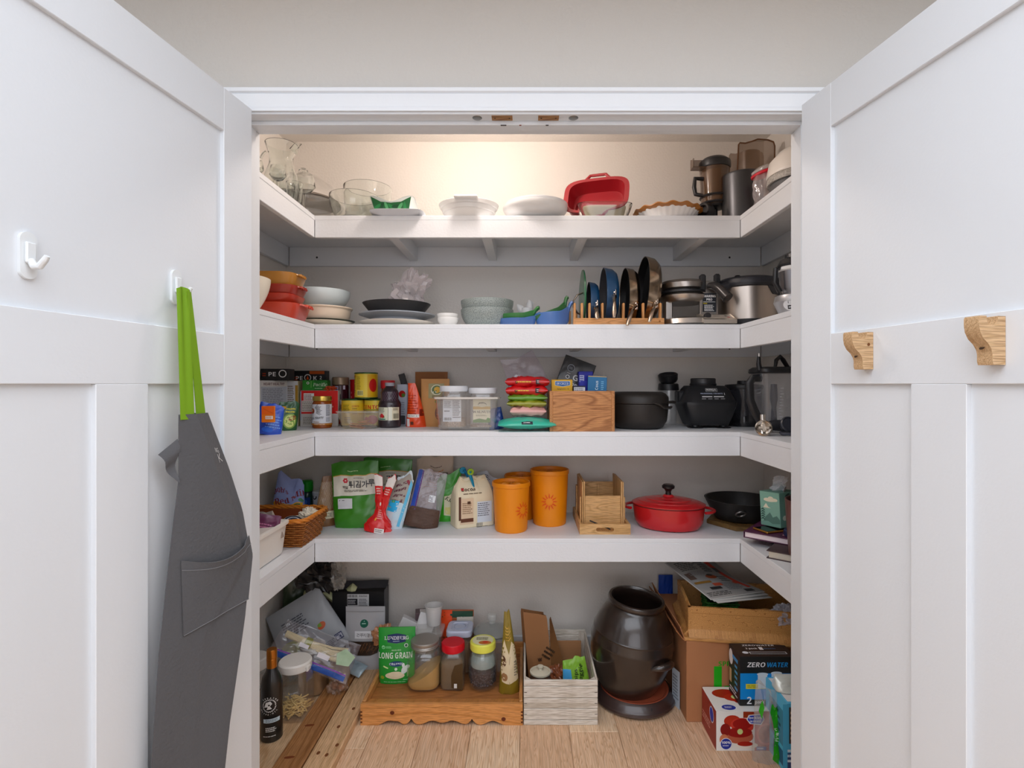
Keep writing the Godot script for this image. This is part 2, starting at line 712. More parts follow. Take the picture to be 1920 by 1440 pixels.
var white_trim: StandardMaterial3D
var white_shelf: StandardMaterial3D
var greige: StandardMaterial3D
var greige_brightened: StandardMaterial3D

func make_materials() -> void:
	ink = StandardMaterial3D.new()
	ink.vertex_color_use_as_albedo = true
	ink.roughness = 0.45
	fine_streak = tex(noise(0.02, 5, 4), ramp([[0.25, "cfc8c0"], [0.5, "f0eeec"], [0.75, "ffffff"]]), 512)
	soft_streak = tex(noise(0.02, 9, 3), ramp([[0.25, "e6e1dc"], [0.7, "ffffff"]]), 512)
	orange_peel = tex(noise(0.02, 3, 3), ramp([[0.3, "000000"], [0.7, "ffffff"]]), 512)
	glass = StandardMaterial3D.new()
	glass.albedo_color = Color(0.97, 0.98, 0.97, 0.0)
	glass.roughness = 0.0
	glass.refraction_enabled = true
	glass.refraction_scale = 0.05
	film = clear("f4f4f6", 0.2, 0.12)
	steel = mat("b9b4ae", 0.28, 1.0)
	white_trim = painted("d0d3d6", 0.38, 0.008, 9.0)
	white_shelf = painted("e4e6e9", 0.45, 0.015, 7.0)
	greige = painted("b9b7b3", 0.75, 0.035, 6.5)
	greige_brightened = painted("d2cdc7", 0.75, 0.035, 6.5)  # wall greige again, its colour lightened to make up for dim pantry light

# ---------------------------------------------------------------- the room
func room() -> void:
	var m := MB.new()
	for s in [-1, 1]: m.box(Vector3(s * 1.46, 1.23, -1.5115), Vector3(1.32, 2.46, 0.117))
	m.box(Vector3(0, 2.2575, -1.5115), Vector3(1.6, 0.405, 0.117))
	struct("wall_front", m.done(), greige)
	struct("wall_back", bx(Vector3(0, 1.28, -2.605), Vector3(2.5, 2.56, 0.1)), greige_brightened)
	struct("wall_left", bx(Vector3(-1.195, 1.28, -2.062), Vector3(0.1, 2.56, 0.984)), greige_brightened)
	struct("wall_right", bx(Vector3(1.192, 1.28, -2.062), Vector3(0.1, 2.56, 0.984)), greige_brightened)
	struct("wall_hall_left", bx(Vector3(-2.17, 1.28, 0.6), Vector3(0.1, 2.56, 4.2)), greige)
	struct("wall_hall_right", bx(Vector3(2.17, 1.28, 0.6), Vector3(0.1, 2.56, 4.2)), greige)
	struct("wall_rear", bx(Vector3(0, 1.28, 2.67), Vector3(4.4, 2.56, 0.1)), greige)
	struct("ceiling", bx(Vector3(0, 2.51, 0.03), Vector3(4.5, 0.1, 5.4)), painted("dcd8d3", 0.8, 0.035, 6.0))
	# jambs and stops
	m = MB.new()
	for s in [-1, 1]:
		m.box(Vector3(s * 0.791, 1.0175, -1.5115), Vector3(0.018, 2.035, 0.119), 0.0015)
		m.box(Vector3(s * 0.776, 1.013, -1.5075), Vector3(0.012, 2.026, 0.035), 0.0015)
	struct("trim_1", m.done(), white_trim)
	var hd := MB.new()
	hd.box(Vector3(0, 2.045, -1.5115), Vector3(1.6, 0.02, 0.119), 0.0015)
	hd.box(Vector3(0, 2.0295, -1.5075), Vector3(1.56, 0.011, 0.035), 0.0015)
	var h := struct("trim_2", hd.done(), white_trim)
	# catches in the head jamb: two steel ball catches, two bare wood mortises with screws
	for x in [-0.133, 0.133]:
		part(h, "ball_catch", lt([[0.0, -0.0022], [0.008, -0.0022], [0.012, -0.001], [0.0135, 0.0], [0.0, 0.0]], 20), mat("8a8a88", 0.35, 1.0), Transform3D(Basis(), Vector3(x, 2.035, -1.474)))
	for x in [-0.064, 0.064]:
		var q := part(h, "mortise", bx(Vector3.ZERO, Vector3(0.057, 0.0016, 0.026)), wood("b98a55", "8a5a2c", 0), Transform3D(Basis(), Vector3(x, 2.0345, -1.473)))
		for s in [-1, 1]: part(q, "screw_hole", lt([[0.0, -0.0012], [0.0022, -0.0012], [0.0024, 0.0], [0.0, 0.0]], 10), mat("2e2118", 0.7), Transform3D(Basis(), Vector3(s * 0.02, -0.0002, 0)))
	for q in [[-0.061, 0.016, 0.006], [0.061, 0.008, 0.006]]: part(h, "scuff", bx(Vector3(q[0], 2.0234, -1.4915), Vector3(q[1], 0.0016, 0.004)), mat("4a4846", 0.8))
	part(h, "scuff", bx(Vector3(-0.014, 2.0234, -1.4915), Vector3(0.006, 0.0016, 0.003)), mat("7a4a3a", 0.8))
	# casing round the opening, swept with its moulded profile
	var pf := [[0.0, 0.0], [0.0, 0.009], [0.008, 0.011], [0.010, 0.0085], [0.013, 0.0095], [0.034, 0.0125], [0.043, 0.0145], [0.045, 0.0115], [0.047, 0.0145], [0.049, 0.0175], [0.058, 0.0185], [0.06, 0.016], [0.06, 0.0]]
	var rings := []
	for e in [[-0.787, 0.0, -1, 0], [-0.787, 2.04, -1, 1], [0.787, 2.04, 1, 1], [0.787, 0.0, 1, 0]]:
		var r := PackedVector3Array()
		for q in pf: r.append(Vector3(e[0] + e[2] * q[0], e[1] + e[3] * q[0], -1.453 + q[1]))
		rings.append(r)
	struct("trim_3", MB.new().loft(rings).done(25.0), white_trim)
	# skirting in the pantry
	struct("baseboard_back", bx(Vector3(0, 0.05, -2.548), Vector3(2.28, 0.1, 0.014), 0.004), white_trim)
	for s in [-1, 1]: struct("baseboard_left" if s < 0 else "baseboard_right", bx(Vector3(s * 1.136, 0.05, -2.06), Vector3(0.014, 0.1, 0.96), 0.004), white_trim)
	floor_planks()

func floor_planks() -> void:
	var fl := struct("floor", bx(Vector3(0, -0.07, 0.0), Vector3(4.5, 0.1, 5.4)), mat("5a4634", 0.8))
	var mt := []
	for i in 5:
		var k: Array = [["e6c09c", "c79c78"], ["f0d0ac", "d8b08a"], ["dab08c", "bb9070"], ["ecc49e", "cda27c"], ["e2b892", "cca480"]][i]
		var st := []
		var nb := 8 + i * 2
		for j in nb:
			var o := 0.08 + 0.84 * j / nb
			st.append([o, Color(k[0]).lerp(Color(k[1]), 0.25)])
			st.append([o + 0.5 / nb, k[0]])
			st.append([o + 0.72 / nb, Color(k[0]).lerp(Color(k[1]), 0.75)])
			st.append([o + 0.85 / nb, Color(k[0]).lightened(0.18)])
		var m := tri_mat(tex(noise(0.0035, 11 + i, 4), ramp(st), 1024), Vector3(3.2, 3.2, 0.22), 0.5, true)
		m.uv1_offset = Vector3(0.37 * i, 0, 0.21 * i)
		m.detail_enabled = true
		m.detail_albedo = soft_streak
		m.detail_blend_mode = BaseMaterial3D.BLEND_MODE_MUL
		m.detail_uv_layer = BaseMaterial3D.DETAIL_UV_2
		m.uv2_triplanar = true
		m.uv2_world_triplanar = true
		m.uv2_scale = Vector3(16, 16, 0.5)
		m.heightmap_enabled = true
		m.heightmap_texture = m.albedo_texture
		m.heightmap_scale = 0.012
		mt.append(m)
	var g := RandomNumberGenerator.new()
	g.seed = 4
	var i := 0
	for c in range(-12, 13):
		var x := -0.02 + c * 0.1845
		var cuts := [-2.56, 2.62]
		if c == -4: cuts = [-2.56, -1.903, 0.1, 2.62]
		elif c == 1: cuts = [-2.56, -1.994, -0.2, 2.62]
		else: cuts = [-2.56, g.randf_range(-1.5, -0.4), g.randf_range(0.4, 1.4), 2.62]
		if absf(x + 0.09) > 1.15: cuts[0] = -1.5
		for k in cuts.size() - 1:
			i += 1
			part(fl, "plank", bx(Vector3(x + 0.09225, -0.0105, (cuts[k] + cuts[k + 1]) / 2), Vector3(0.1834, 0.021, cuts[k + 1] - cuts[k] - 0.001), 0.0015), mt[(i * 2 + c + 20) % 5 if c != -1 else 1])

# ---------------------------------------------------------------- the two doors, swung out towards the lens
func door_frame(s: int) -> Transform3D:
	var a := deg_to_rad(7.7) if s < 0 else deg_to_rad(8.8)
	var n := Vector3(-s * cos(a), 0, sin(a))
	var x := Vector3.UP.cross(n)
	return Transform3D(Basis(x, Vector3.UP, n), Vector3(-0.725, 0, -1.4136) if s < 0 else Vector3(0.721, 0, -1.392))

func door(s: int) -> void:
	var o := Node3D.new()
	o.name = "door_1" if s < 0 else "door_2"
	o.transform = door_frame(s)
	o.set_meta("kind", "structure")
	add_child(o)
	var k := float(s)
	var th := 0.04
	var st := 0.106
	var w := 0.772
	for x in [st / 2, w - st / 2]: part(o, "stile", bx(Vector3(k * x, 1.02, -th / 2), Vector3(st, 2.016, th), 0.0012), white_trim)
	for y in [[0.012, 0.212], [1.30, 1.422], [1.922, 2.028]]: part(o, "rail", bx(Vector3(k * w / 2, (y[0] + y[1]) / 2, -th / 2), Vector3(w - 2 * st, y[1] - y[0], th), 0.0012), white_trim)
	part(o, "mullion", bx(Vector3(k * w / 2, 0.756, -th / 2), Vector3(0.115, 1.088, th), 0.0012), white_trim)
	part(o, "panel", bx(Vector3(k * w / 2, 1.672, -th / 2), Vector3(w - 2 * st, 0.5, th - 0.02)), white_trim)
	var pw := (w - 2 * st - 0.115) / 2
	for e in [st + pw / 2, w - st - pw / 2]: part(o, "panel", bx(Vector3(k * e, 0.756, -th / 2), Vector3(pw, 1.088, th - 0.02)), white_trim)
	for y in [0.25, 1.05, 1.82]: part(o, "hinge", MB.new().tube([Vector3(-k * 0.006, y - 0.045, -th - 0.004), Vector3(-k * 0.006, y + 0.045, -th - 0.004)], 0.006, 10).done(), steel)

# ---------------------------------------------------------------- four U-shaped shelves
func shelves() -> void:
	var tops := [S1, S2, S3, S4]
	var fall := [0.088, 0.0955, 0.095, 0.093]
	var words := ["topmost white shelf of the pantry, carrying clear glassware and white baking dishes", "second white shelf from the top, carrying plates, bowls and frying pans", "middle white shelf at waist height, carrying cans, jars and blenders", "lowest white shelf, carrying flour bags, orange canisters and a red casserole"]
	var fl := -0.837
	var fr := 0.854
	for i in 4:
		var y: float = tops[i]
		var t := thing("shelf", words[i], "shelf", Vector3(0, y, 0), 0.0, "pantry shelves")
		var bt := 0.019
		part(t, "shelf_board", bx(Vector3(-0.0015, -bt / 2, -2.335), Vector3(2.28, bt, 0.43), 0.0015), white_shelf)
		for s in [-1, 1]:
			var a: float = -1.142 if s < 0 else fr
			var b: float = fl if s < 0 else 1.139
			part(t, "shelf_board", bx(Vector3((a + b) / 2, -bt / 2, -1.846), Vector3(b - a, bt, 0.547), 0.0015), white_shelf)
			part(t, "fascia", bx(Vector3(fl - 0.0105 if s < 0 else fr + 0.0105, -bt - (fall[i] - bt) / 2, -1.846), Vector3(0.019, fall[i] - bt, 0.547), 0.0015), white_shelf)
			# wall cleats under the boards
			part(t, "cleat", bx(Vector3(-1.133 if s < 0 else 1.130, -bt - 0.045, -2.06), Vector3(0.018, 0.09, 0.95), 0.001), white_shelf)
		part(t, "fascia", bx(Vector3((fl + fr) / 2, -bt - (fall[i] - bt) / 2, -2.1295), Vector3(fr - fl, fall[i] - bt, 0.019), 0.0015), white_shelf)
		part(t, "cleat", bx(Vector3(-0.0015, -bt - 0.045, -2.544), Vector3(2.24, 0.09, 0.018), 0.001), white_shelf)
		for x in [-0.53, -0.155, 0.23, 0.72]:
			part(t, "brace", bx(Vector3(x, -bt - 0.033, -2.337), Vector3(0.038, 0.066, 0.395), 0.001), white_shelf)
		for x in [-0.99, 0.97]: part(t, "screw", lt([[0.0, -0.001], [0.004, -0.001], [0.005, 0.001], [0.0, 0.001]], 10), mat("2c2c2c", 0.5), Transform3D(Basis(Vector3.RIGHT, PI / 2), Vector3(x, -bt - 0.05, -2.534)))

# profile of an open bowl or plate with wall thickness; bulge > 1 keeps it low and flat before it rises
func dish(rr: float, rb: float, h: float, th := 0.004, bulge := 1.6, foot := 0.0) -> Array:
	var a := []
	if foot > 0.0: a = [[0.0, foot], [rb * 0.8, foot], [rb * 0.84, 0.0], [rb, 0.0]]
	else: a = [[0.0, 0.0], [rb * 0.6, 0.0], [rb, 0.0]]
	for i in range(1, 9):
		var t := i / 8.0
		a.append([lerpf(rb, rr, 1.0 - pow(1.0 - t, bulge)), lerpf(foot * 0.6, h, t)])
	a.append([rr - th * 0.5, h + th * 0.3])
	for i in range(8, 0, -1):
		var t := i / 8.0
		a.append([lerpf(rb, rr, 1.0 - pow(1.0 - t, bulge)) - th, maxf(lerpf(0.0, h, t), foot + th)])
	a.append([rb * 0.6, foot + th])
	a.append([0.0, foot + th])
	return a

func bowl(called: String, label: String, cat: String, at: Vector3, pr: Array, m: Material, sx := 1.0, sz := 1.0, power := 2.0, grp := "", segs := 40) -> Node3D:
	var o := thing(called, label, cat, at, 0.0, grp)
	part(o, "body", lt(pr, segs, sx, sz, power), m)
	return o

func stem_glass(at: Vector3, h: float, r: float, label: String) -> Node3D:
	var o := thing("wine_glass", label, "glass", at, 0.0, "clear stemmed glasses on the top shelf")
	var k := h * 0.5
	part(o, "cup", lt([[0.004, k], [r * 0.6, k + h * 0.06], [r, k + h * 0.2], [r * 0.95, h * 0.85], [r * 0.82, h], [r * 0.8, h], [r * 0.92, h * 0.85], [r * 0.96, k + h * 0.2], [r * 0.55, k + h * 0.075], [0.003, k + 0.004]], 28), glass)
	part(o, "stem", lt([[0.0, 0.006], [0.004, 0.008], [0.0035, k * 0.5], [0.005, k], [0.0, k]], 12), glass)
	part(o, "foot", lt([[0.0, 0.0], [r * 0.85, 0.0], [r * 0.85, 0.002], [0.006, 0.007], [0.0, 0.007]], 28), glass)
	return o

func top_shelf() -> void:
	# glass pitcher on the left arm of the shelf
	var o := thing("glass_pitcher", "clear glass pitcher with a round belly, flared spout and looped handle on top shelf", "pitcher", Vector3(-0.915, S1, -2.0))
	part(o, "body", lt([[0.0, 0.0], [0.045, 0.0], [0.058, 0.02], [0.064, 0.06], [0.058, 0.105], [0.043, 0.15], [0.041, 0.175], [0.052, 0.215], [0.057, 0.228], [0.054, 0.228], [0.048, 0.214], [0.038, 0.175], [0.040, 0.15], [0.055, 0.105], [0.061, 0.06], [0.055, 0.022], [0.042, 0.005], [0.0, 0.005]], 40), glass)
	part(o, "spout", MB.new().sheet(func(u, v): return Vector3(0.044 + v * 0.032 - absf(u - 0.5) * 0.03 * v, 0.2 + v * 0.03, (u - 0.5) * 0.055 * (1.0 - 0.4 * v)), 8, 6, 0.003).done(), glass)
	var hp := []
	for i in 15:
		var a := -1.35 + 2.7 * i / 14.0
		hp.append(Vector3(-0.044 - 0.034 * cos(a), 0.13 + 0.068 * sin(a), 0.012))
	part(o, "handle", MB.new().tube(hp, 0.006, 10, 0.7).done(), glass)
	# stemmed glasses beside it
	stem_glass(Vector3(-0.868, S1, -2.092), 0.15, 0.042, "large clear stemmed glass in front of the cake dome on the top shelf")
	stem_glass(Vector3(-0.882, S1, -1.9), 0.105, 0.028, "small clear stemmed glass in front of the glass pitcher's base")
	stem_glass(Vector3(-0.945, S1, -1.86), 0.115, 0.03, "small clear stemmed glass left of the glass pitcher, against the door jamb")
	stem_glass(Vector3(-0.97, S1, -2.1), 0.12, 0.03, "slim clear stemmed glass behind the glass pitcher")
	var tu := thing("glass_tumbler", "thick cut clear tumbler leaning out between pitcher and large stemmed glass", "glass", Vector3(-0.868, S1, -2.005))
	part(tu, "body", lt(dish(0.03, 0.024, 0.085, 0.003, 1.1), 24), glass)
	# two clear oval platters with a cake dome on top
	bowl("glass_platter", "clear oval glass platter at the bottom of the stack under the cake dome", "platter", Vector3(-0.962, S1, -2.31), dish(0.165, 0.13, 0.052, 0.005, 1.8), clear("e6e2dc", 0.08, 0.02), 1.0, 0.85, 2.0, "glass platters")
	bowl("glass_platter", "clear oval glass platter directly under the cake dome, upper of the stack", "platter", Vector3(-0.962, S1 + 0.056, -2.31), dish(0.165, 0.13, 0.05, 0.005, 1.8), clear("e6e2dc", 0.08, 0.02), 1.0, 0.85, 2.0, "glass platters")
	o = thing("cake_dome", "clear glass cake dome with round knob, on platters at the corner", "cake dome", Vector3(-0.962, S1 + 0.112, -2.31))
	part(o, "dome", lt([[0.15, 0.0], [0.148, 0.03], [0.128, 0.07], [0.08, 0.105], [0.012, 0.117], [0.0, 0.117], [0.0, 0.113], [0.012, 0.113], [0.078, 0.101], [0.124, 0.068], [0.143, 0.03], [0.145, 0.0]], 44), clear("ece8e2", 0.07, 0.02))
	part(o, "knob", lt([[0.0, 0.117], [0.009, 0.118], [0.008, 0.126], [0.017, 0.132], [0.019, 0.142], [0.012, 0.15], [0.0, 0.152]], 20), glass)
	part(o, "rim", lt([[0.15, 0.0], [0.153, 0.004], [0.15, 0.008], [0.148, 0.004]], 44), mat("8d857e", 0.2, 0.6))
	# bowls
	bowl("glass_bowl", "clear glass bowl with a foot beside the green leaf dish", "bowl", Vector3(-0.712, S1, -2.22), dish(0.1, 0.062, 0.108, 0.004, 2.4, 0.006), glass)
	bowl("glass_bowl", "tall straight clear glass bowl behind the footed glass bowl", "bowl", Vector3(-0.712, S1, -2.41), dish(0.106, 0.09, 0.215, 0.004, 1.6), glass)
	# plate and green leaf dish
	o = thing("square_plate", "square pale grey plate under the green leaf dish", "plate", Vector3(-0.51, S1, -2.185))
	part(o, "body", lt(dish(0.108, 0.07, 0.013, 0.004, 1.2), 48, 1, 1, 7.0), glossy("d9dde2"))
	o = thing("leaf_dish", "square white dish printed with dark green leaves, on grey plate", "dish", Vector3(-0.53, S1 + 0.0045, -2.19))
	var rings := []
	for q in [[0.056, 0.0, 0.0], [0.06, 0.006, 0.002], [0.077, 0.058, 0.024], [0.0785, 0.0595, 0.024], [0.075, 0.059, 0.024], [0.054, 0.009, 0.0], [0.0, 0.009, 0.0]]:
		var r := PackedVector3Array()
		for j in 48:
			var a := TAU * j / 48
			var k := pow(pow(absf(cos(a)), 8.0) + pow(absf(sin(a)), 8.0), -1.0 / 8.0)
			r.append(Vector3(cos(a) * k * q[0] * 1.15, q[1] + q[2] * pow(absf(sin(2 * a)), 2.0) - q[2] * 0.6, sin(a) * k * q[0] * 1.15))
		rings.append(r)
	part(o, "body", MB.new().loft(rings).done(50.0), glossy("eef2ee"))
	var pr := Pr.new()
	pr.poly(PackedVector2Array([Vector2(-0.066, 0.008), Vector2(0.066, 0.008), Vector2(0.08, 0.064), Vector2(0.04, 0.044), Vector2(0.0, 0.04), Vector2(-0.04, 0.044), Vector2(-0.08, 0.064)]), "1f5a34")
	for i in 7: pr.circ(-0.055 + i * 0.018, 0.028, 0.016, ["2f7a48", "14462a", "5c9a6c"][i % 3], 0.35, 0.5 + i * 0.7)
	var face := func(q: Vector2, k: float) -> Vector3: return Vector3(q.x, q.y, 0.0702 + (q.y - 0.006) * lerpf(0.52, 0.32, pow(q.x / 0.08, 2.0)) + k)
	print_on(o, pr, face, 0.02, "leaf_print")
	# white ribbed oval baker with a tab handle
	o = thing("oval_baker", "white oval baking dish with grooved bands and a tab handle", "baking dish", Vector3(-0.233, S1, -2.2))
	part(o, "body", lt([[0.0, 0.0], [0.085, 0.0], [0.098, 0.012], [0.104, 0.028], [0.103, 0.03], [0.108, 0.033], [0.112, 0.046], [0.111, 0.048], [0.118, 0.05], [0.123, 0.064], [0.12, 0.066], [0.113, 0.05], [0.09, 0.01], [0.0, 0.008]], 48, 1.0, 0.85), glossy("f3f2f0"))
	part(o, "handle", bx(Vector3(0.0, 0.062, 0.112), Vector3(0.092, 0.011, 0.034), 0.004), glossy("f3f2f0"))
	# two nested white bowls
	bowl("white_bowl", "shallow white bowl, outer one of the nested pair left of the red baker", "bowl", Vector3(0.041, S1, -2.21), dish(0.134, 0.05, 0.056, 0.004, 2.2), glossy("f1f1f0"), 1, 1, 2.0, "nested white bowls")
	bowl("white_bowl", "shallow white bowl nested inside and rising above the other, left of red baker", "bowl", Vector3(0.046, S1 + 0.012, -2.215), dish(0.13, 0.045, 0.058, 0.004, 2.2), glossy("ebebec"), 1, 1, 2.0, "nested white bowls")
	# red rectangular baker standing on its side, its mouth to the front
	o = thing("red_baker", "red glazed rectangular baking dish tipped up behind glass loaf pan", "baking dish", Vector3(0.33, S1 + 0.003, -2.33), -0.3)
	var tilt := Transform3D(Basis(Vector3.RIGHT, deg_to_rad(90.0 - 26.0)), Vector3(0, 0.082, 0.065))
	var red := glossy("8c1826", 0.15)
	part(o, "body", lt([[0.0, 0.0], [0.07, 0.0], [0.082, 0.006], [0.088, 0.03], [0.09, 0.062], [0.1, 0.066], [0.1, 0.07], [0.086, 0.068], [0.082, 0.03], [0.076, 0.01], [0.0, 0.007]], 64, 1.36, 0.92, 4.0), red, tilt)
	for s in [-1, 1]:
		var hp2 := []
		for i in 11: hp2.append(Vector3(-0.055 + 0.11 * i / 10.0, 0.064, s * (0.084 + 0.03 * minf(1.0, minf(i, 10 - i) / 2.0))))
		part(o, "handle", MB.new().tube(hp2, 0.007, 10, 0.8).done(), red, tilt)
	# glass loaf pan
	o = thing("loaf_pan", "clear glass loaf pan holding a beige liner, in front of the red baker", "loaf pan", Vector3(0.323, S1, -2.205))
	part(o, "body", lt(dish(0.066, 0.052, 0.062, 0.004, 1.3), 56, 1.72, 1.0, 5.0), glass)
	part(o, "liner", lt(dish(0.052, 0.045, 0.046, 0.003, 1.3), 48, 1.72, 1.0, 5.0), mat("b9ac94", 0.7), Transform3D(Basis(), Vector3(0, 0.006, 0)))
	# pie dish with a brown scalloped rim
	o = thing("pie_dish", "white fluted pie dish with a wavy brown rim", "pie dish", Vector3(0.592, S1, -2.225))
	part(o, "body", MB.new().lathe([[0.0, 0.0], [0.095, 0.0], [0.102, 0.006], [0.126, 0.036], [0.122, 0.037], [0.098, 0.008], [0.0, 0.006]], 120, 1, 1, 2.0, true, 0.018, 30, 2).done(), glossy("f4f2f0"))
	rings = []
	for q in [[0.122, 0.033], [0.134, 0.037], [0.141, 0.042], [0.14, 0.046], [0.133, 0.042], [0.12, 0.038]]:
		var r := PackedVector3Array()
		for j in 120:
			var a := TAU * j / 120
			r.append(Vector3(cos(a) * q[0], q[1] + 0.0035 * cos(a * 15.0) * (q[0] - 0.118) / 0.02, sin(a) * q[0]))
		rings.append(r)
	part(o, "rim", MB.new().loft(rings, false, false, true).done(), glossy("9c6a2f"))
	# juicer bowl on its stand of parts
	o = thing("juicer_bowl", "smoky brown juicer bowl with black lid, spout and handle", "juicer", Vector3(0.806, S1, -2.27))
	var smoke := clear("6a4a30", 0.5, 0.06)
	var blk := mat("1d1d1f", 0.35)
	part(o, "bowl", lt([[0.0, 0.085], [0.05, 0.085], [0.056, 0.1], [0.062, 0.24], [0.059, 0.24], [0.053, 0.1], [0.0, 0.09]], 36), smoke)
	part(o, "strainer", lt([[0.0, 0.093], [0.04, 0.093], [0.05, 0.23], [0.047, 0.23], [0.037, 0.096], [0.0, 0.096]], 32), mat("8a7258", 0.35, 0.8))
	part(o, "lid", lt([[0.0, 0.245], [0.062, 0.242], [0.066, 0.25], [0.064, 0.272], [0.05, 0.284], [0.0, 0.286]], 36), blk)
	for y in [0.088, 0.118]: part(o, "ring", lt([[0.06, y], [0.063, y + 0.004], [0.06, y + 0.009], [0.056, y + 0.004]], 36), blk)
	part(o, "spout", MB.new().box(Vector3(-0.078, 0.238, 0.02), Vector3(0.05, 0.004, 0.04)).box(Vector3(-0.078, 0.26, 0.0), Vector3(0.05, 0.044, 0.004)).box(Vector3(-0.102, 0.256, 0.02), Vector3(0.004, 0.036, 0.04)).done(), smoke)
	part(o, "handle", MB.new().tube([Vector3(-0.056, 0.195, 0.02), Vector3(-0.09, 0.197, 0.02), Vector3(-0.094, 0.16, 0.02), Vector3(-0.088, 0.13, 0.02), Vector3(-0.06, 0.125, 0.02)], 0.009, 10).done(), blk)
	part(o, "foot", MB.new().lathe([[0.0, 0.0], [0.05, 0.0], [0.05, 0.012], [0.012, 0.02], [0.012, 0.07], [0.046, 0.078], [0.05, 0.085], [0.0, 0.086]], 30).done(), blk)
	o = thing("black_ring", "black rubber lid ring standing on edge beside the pie dish", "lid", Vector3(0.741, S1 + 0.0375, -2.2), 0.5)
	part(o, "body", lt([[0.028, -0.016], [0.036, -0.018], [0.0375, 0.0], [0.036, 0.018], [0.028, 0.016], [0.026, 0.0]], 30), blk, Transform3D(Basis(Vector3.BACK, PI / 2), Vector3()))
	# dark metal canister at the corner
	o = thing("dark_canister", "tall dark grey metal canister at the right corner of top shelf", "canister", Vector3(0.9, S1, -2.215))
	part(o, "body", lt([[0.0, 0.0], [0.07, 0.0], [0.078, 0.004], [0.081, 0.185], [0.079, 0.193], [0.075, 0.193], [0.073, 0.19], [0.07, 0.008], [0.0, 0.008]], 48), mat("48484a", 0.34, 0.75))
	# brown see-through chute with its steel tube
	o = thing("juicer_chute", "smoky see-through chute cover with steel tube, tallest thing on the top shelf", "juicer chute", Vector3(1.0, S1, -2.385))
	var ol := PackedVector2Array()
	for q in [[-0.085, 0.0], [0.085, 0.0], [0.09, 0.37], [0.084, 0.388], [0.06, 0.397], [0.015, 0.4], [-0.01, 0.39], [-0.04, 0.382], [-0.062, 0.384], [-0.068, 0.376]]: ol.append(Vector2(q[0], q[1]))
	part(o, "shell", MB.new().prism(ol, 0.052, 0.056).prism(ol, -0.056, -0.052).done(), clear("8a6440", 0.42, 0.06))
	var ed := []
	for i in range(2, ol.size()): ed.append(Vector3(ol[i].x, ol[i].y, 0.054))
	part(o, "rim", MB.new().tube([Vector3(-0.085, 0.0, 0.054)] + [Vector3(0.085, 0, 0.054)].slice(0, 0) + [Vector3(-0.068, 0.376, 0.054), Vector3(-0.062, 0.384, 0.054), Vector3(-0.04, 0.382, 0.054), Vector3(-0.01, 0.39, 0.054), Vector3(0.015, 0.4, 0.054), Vector3(0.06, 0.397, 0.054), Vector3(0.084, 0.388, 0.054), Vector3(0.09, 0.37, 0.054), Vector3(0.085, 0.0, 0.054)], 0.0035, 8).done(), mat("5a3c24", 0.4))
	part(o, "tube", MB.new().lathe([[0.0, 0.0], [0.042, 0.0], [0.047, 0.36], [0.044, 0.36], [0.04, 0.01], [0.0, 0.01]], 36).done(), mat("8f8a86", 0.3, 1.0))
	# clear jar with a red seal
	o = thing("red_sealed_jar", "crinkled clear jar with a red sealing ring beside the dark canister", "jar", Vector3(0.915, S1, -2.03))
	var rg := []
	for i in 12:
		var y := 0.14 * i / 11.0
		var r := PackedVector3Array()
		for j in 28:
			var a := TAU * j / 28
			var k: float = (0.034 + 0.012 * sin(y / 0.14 * 2.4)) * (1.0 + 0.07 * sin(a * 5.0 + y * 60.0) + 0.05 * sin(a * 9.0 - y * 90.0))
			r.append(Vector3(cos(a) * k, y, sin(a) * k))
		rg.append(r)
	part(o, "body", MB.new().loft(rg).done(), clear("d8cfd0", 0.3, 0.1))
	part(o, "seal", lt([[0.043, 0.128], [0.05, 0.131], [0.05, 0.138], [0.043, 0.141], [0.041, 0.135]], 30), mat("c03040", 0.4), Transform3D(Basis(Vector3.BACK, 0.25), Vector3(0.03, 0.0, 0)))
	part(o, "lid", lt([[0.0, 0.142], [0.046, 0.142], [0.046, 0.15], [0.03, 0.16], [0.0, 0.162]], 30), clear("e8e4e4", 0.4, 0.1), Transform3D(Basis(Vector3.BACK, 0.25), Vector3(0.03, 0.0, 0)))
	# upturned bowls by the jamb
	bowl("dark_bowl", "dark grey bowl upside down, bottom one of the stack by the right jamb", "bowl", Vector3(0.968, S1, -1.88), [[0.1, 0.0], [0.102, 0.01], [0.096, 0.05], [0.07, 0.07], [0.0, 0.07], [0.0, 0.066], [0.06, 0.066], [0.094, 0.01]], mat("4b4b4d", 0.45), 1, 1, 2.0, "upturned bowls")
	bowl("speckled_bowl", "grey speckled bowl upside down in the middle of the stack by right jamb", "bowl", Vector3(0.968, S1 + 0.0, -1.88), [[0.106, 0.037], [0.108, 0.045], [0.1, 0.075], [0.07, 0.1], [0.0, 0.1], [0.0, 0.096], [0.06, 0.096], [0.1, 0.05]], speckle("c9c4be", "9a948c", 9.0), 1, 1, 2.0, "upturned bowls")
	bowl("white_bowl", "cream white bowl upside down on top of the stack by the right jamb", "bowl", Vector3(0.968, S1, -1.88), [[0.106, 0.062], [0.109, 0.07], [0.1, 0.115], [0.07, 0.148], [0.036, 0.156], [0.034, 0.164], [0.03, 0.164], [0.028, 0.157], [0.0, 0.157], [0.0, 0.152], [0.06, 0.144], [0.1, 0.075]], glossy("efe9e2"), 1, 1, 2.0, "upturned bowls")

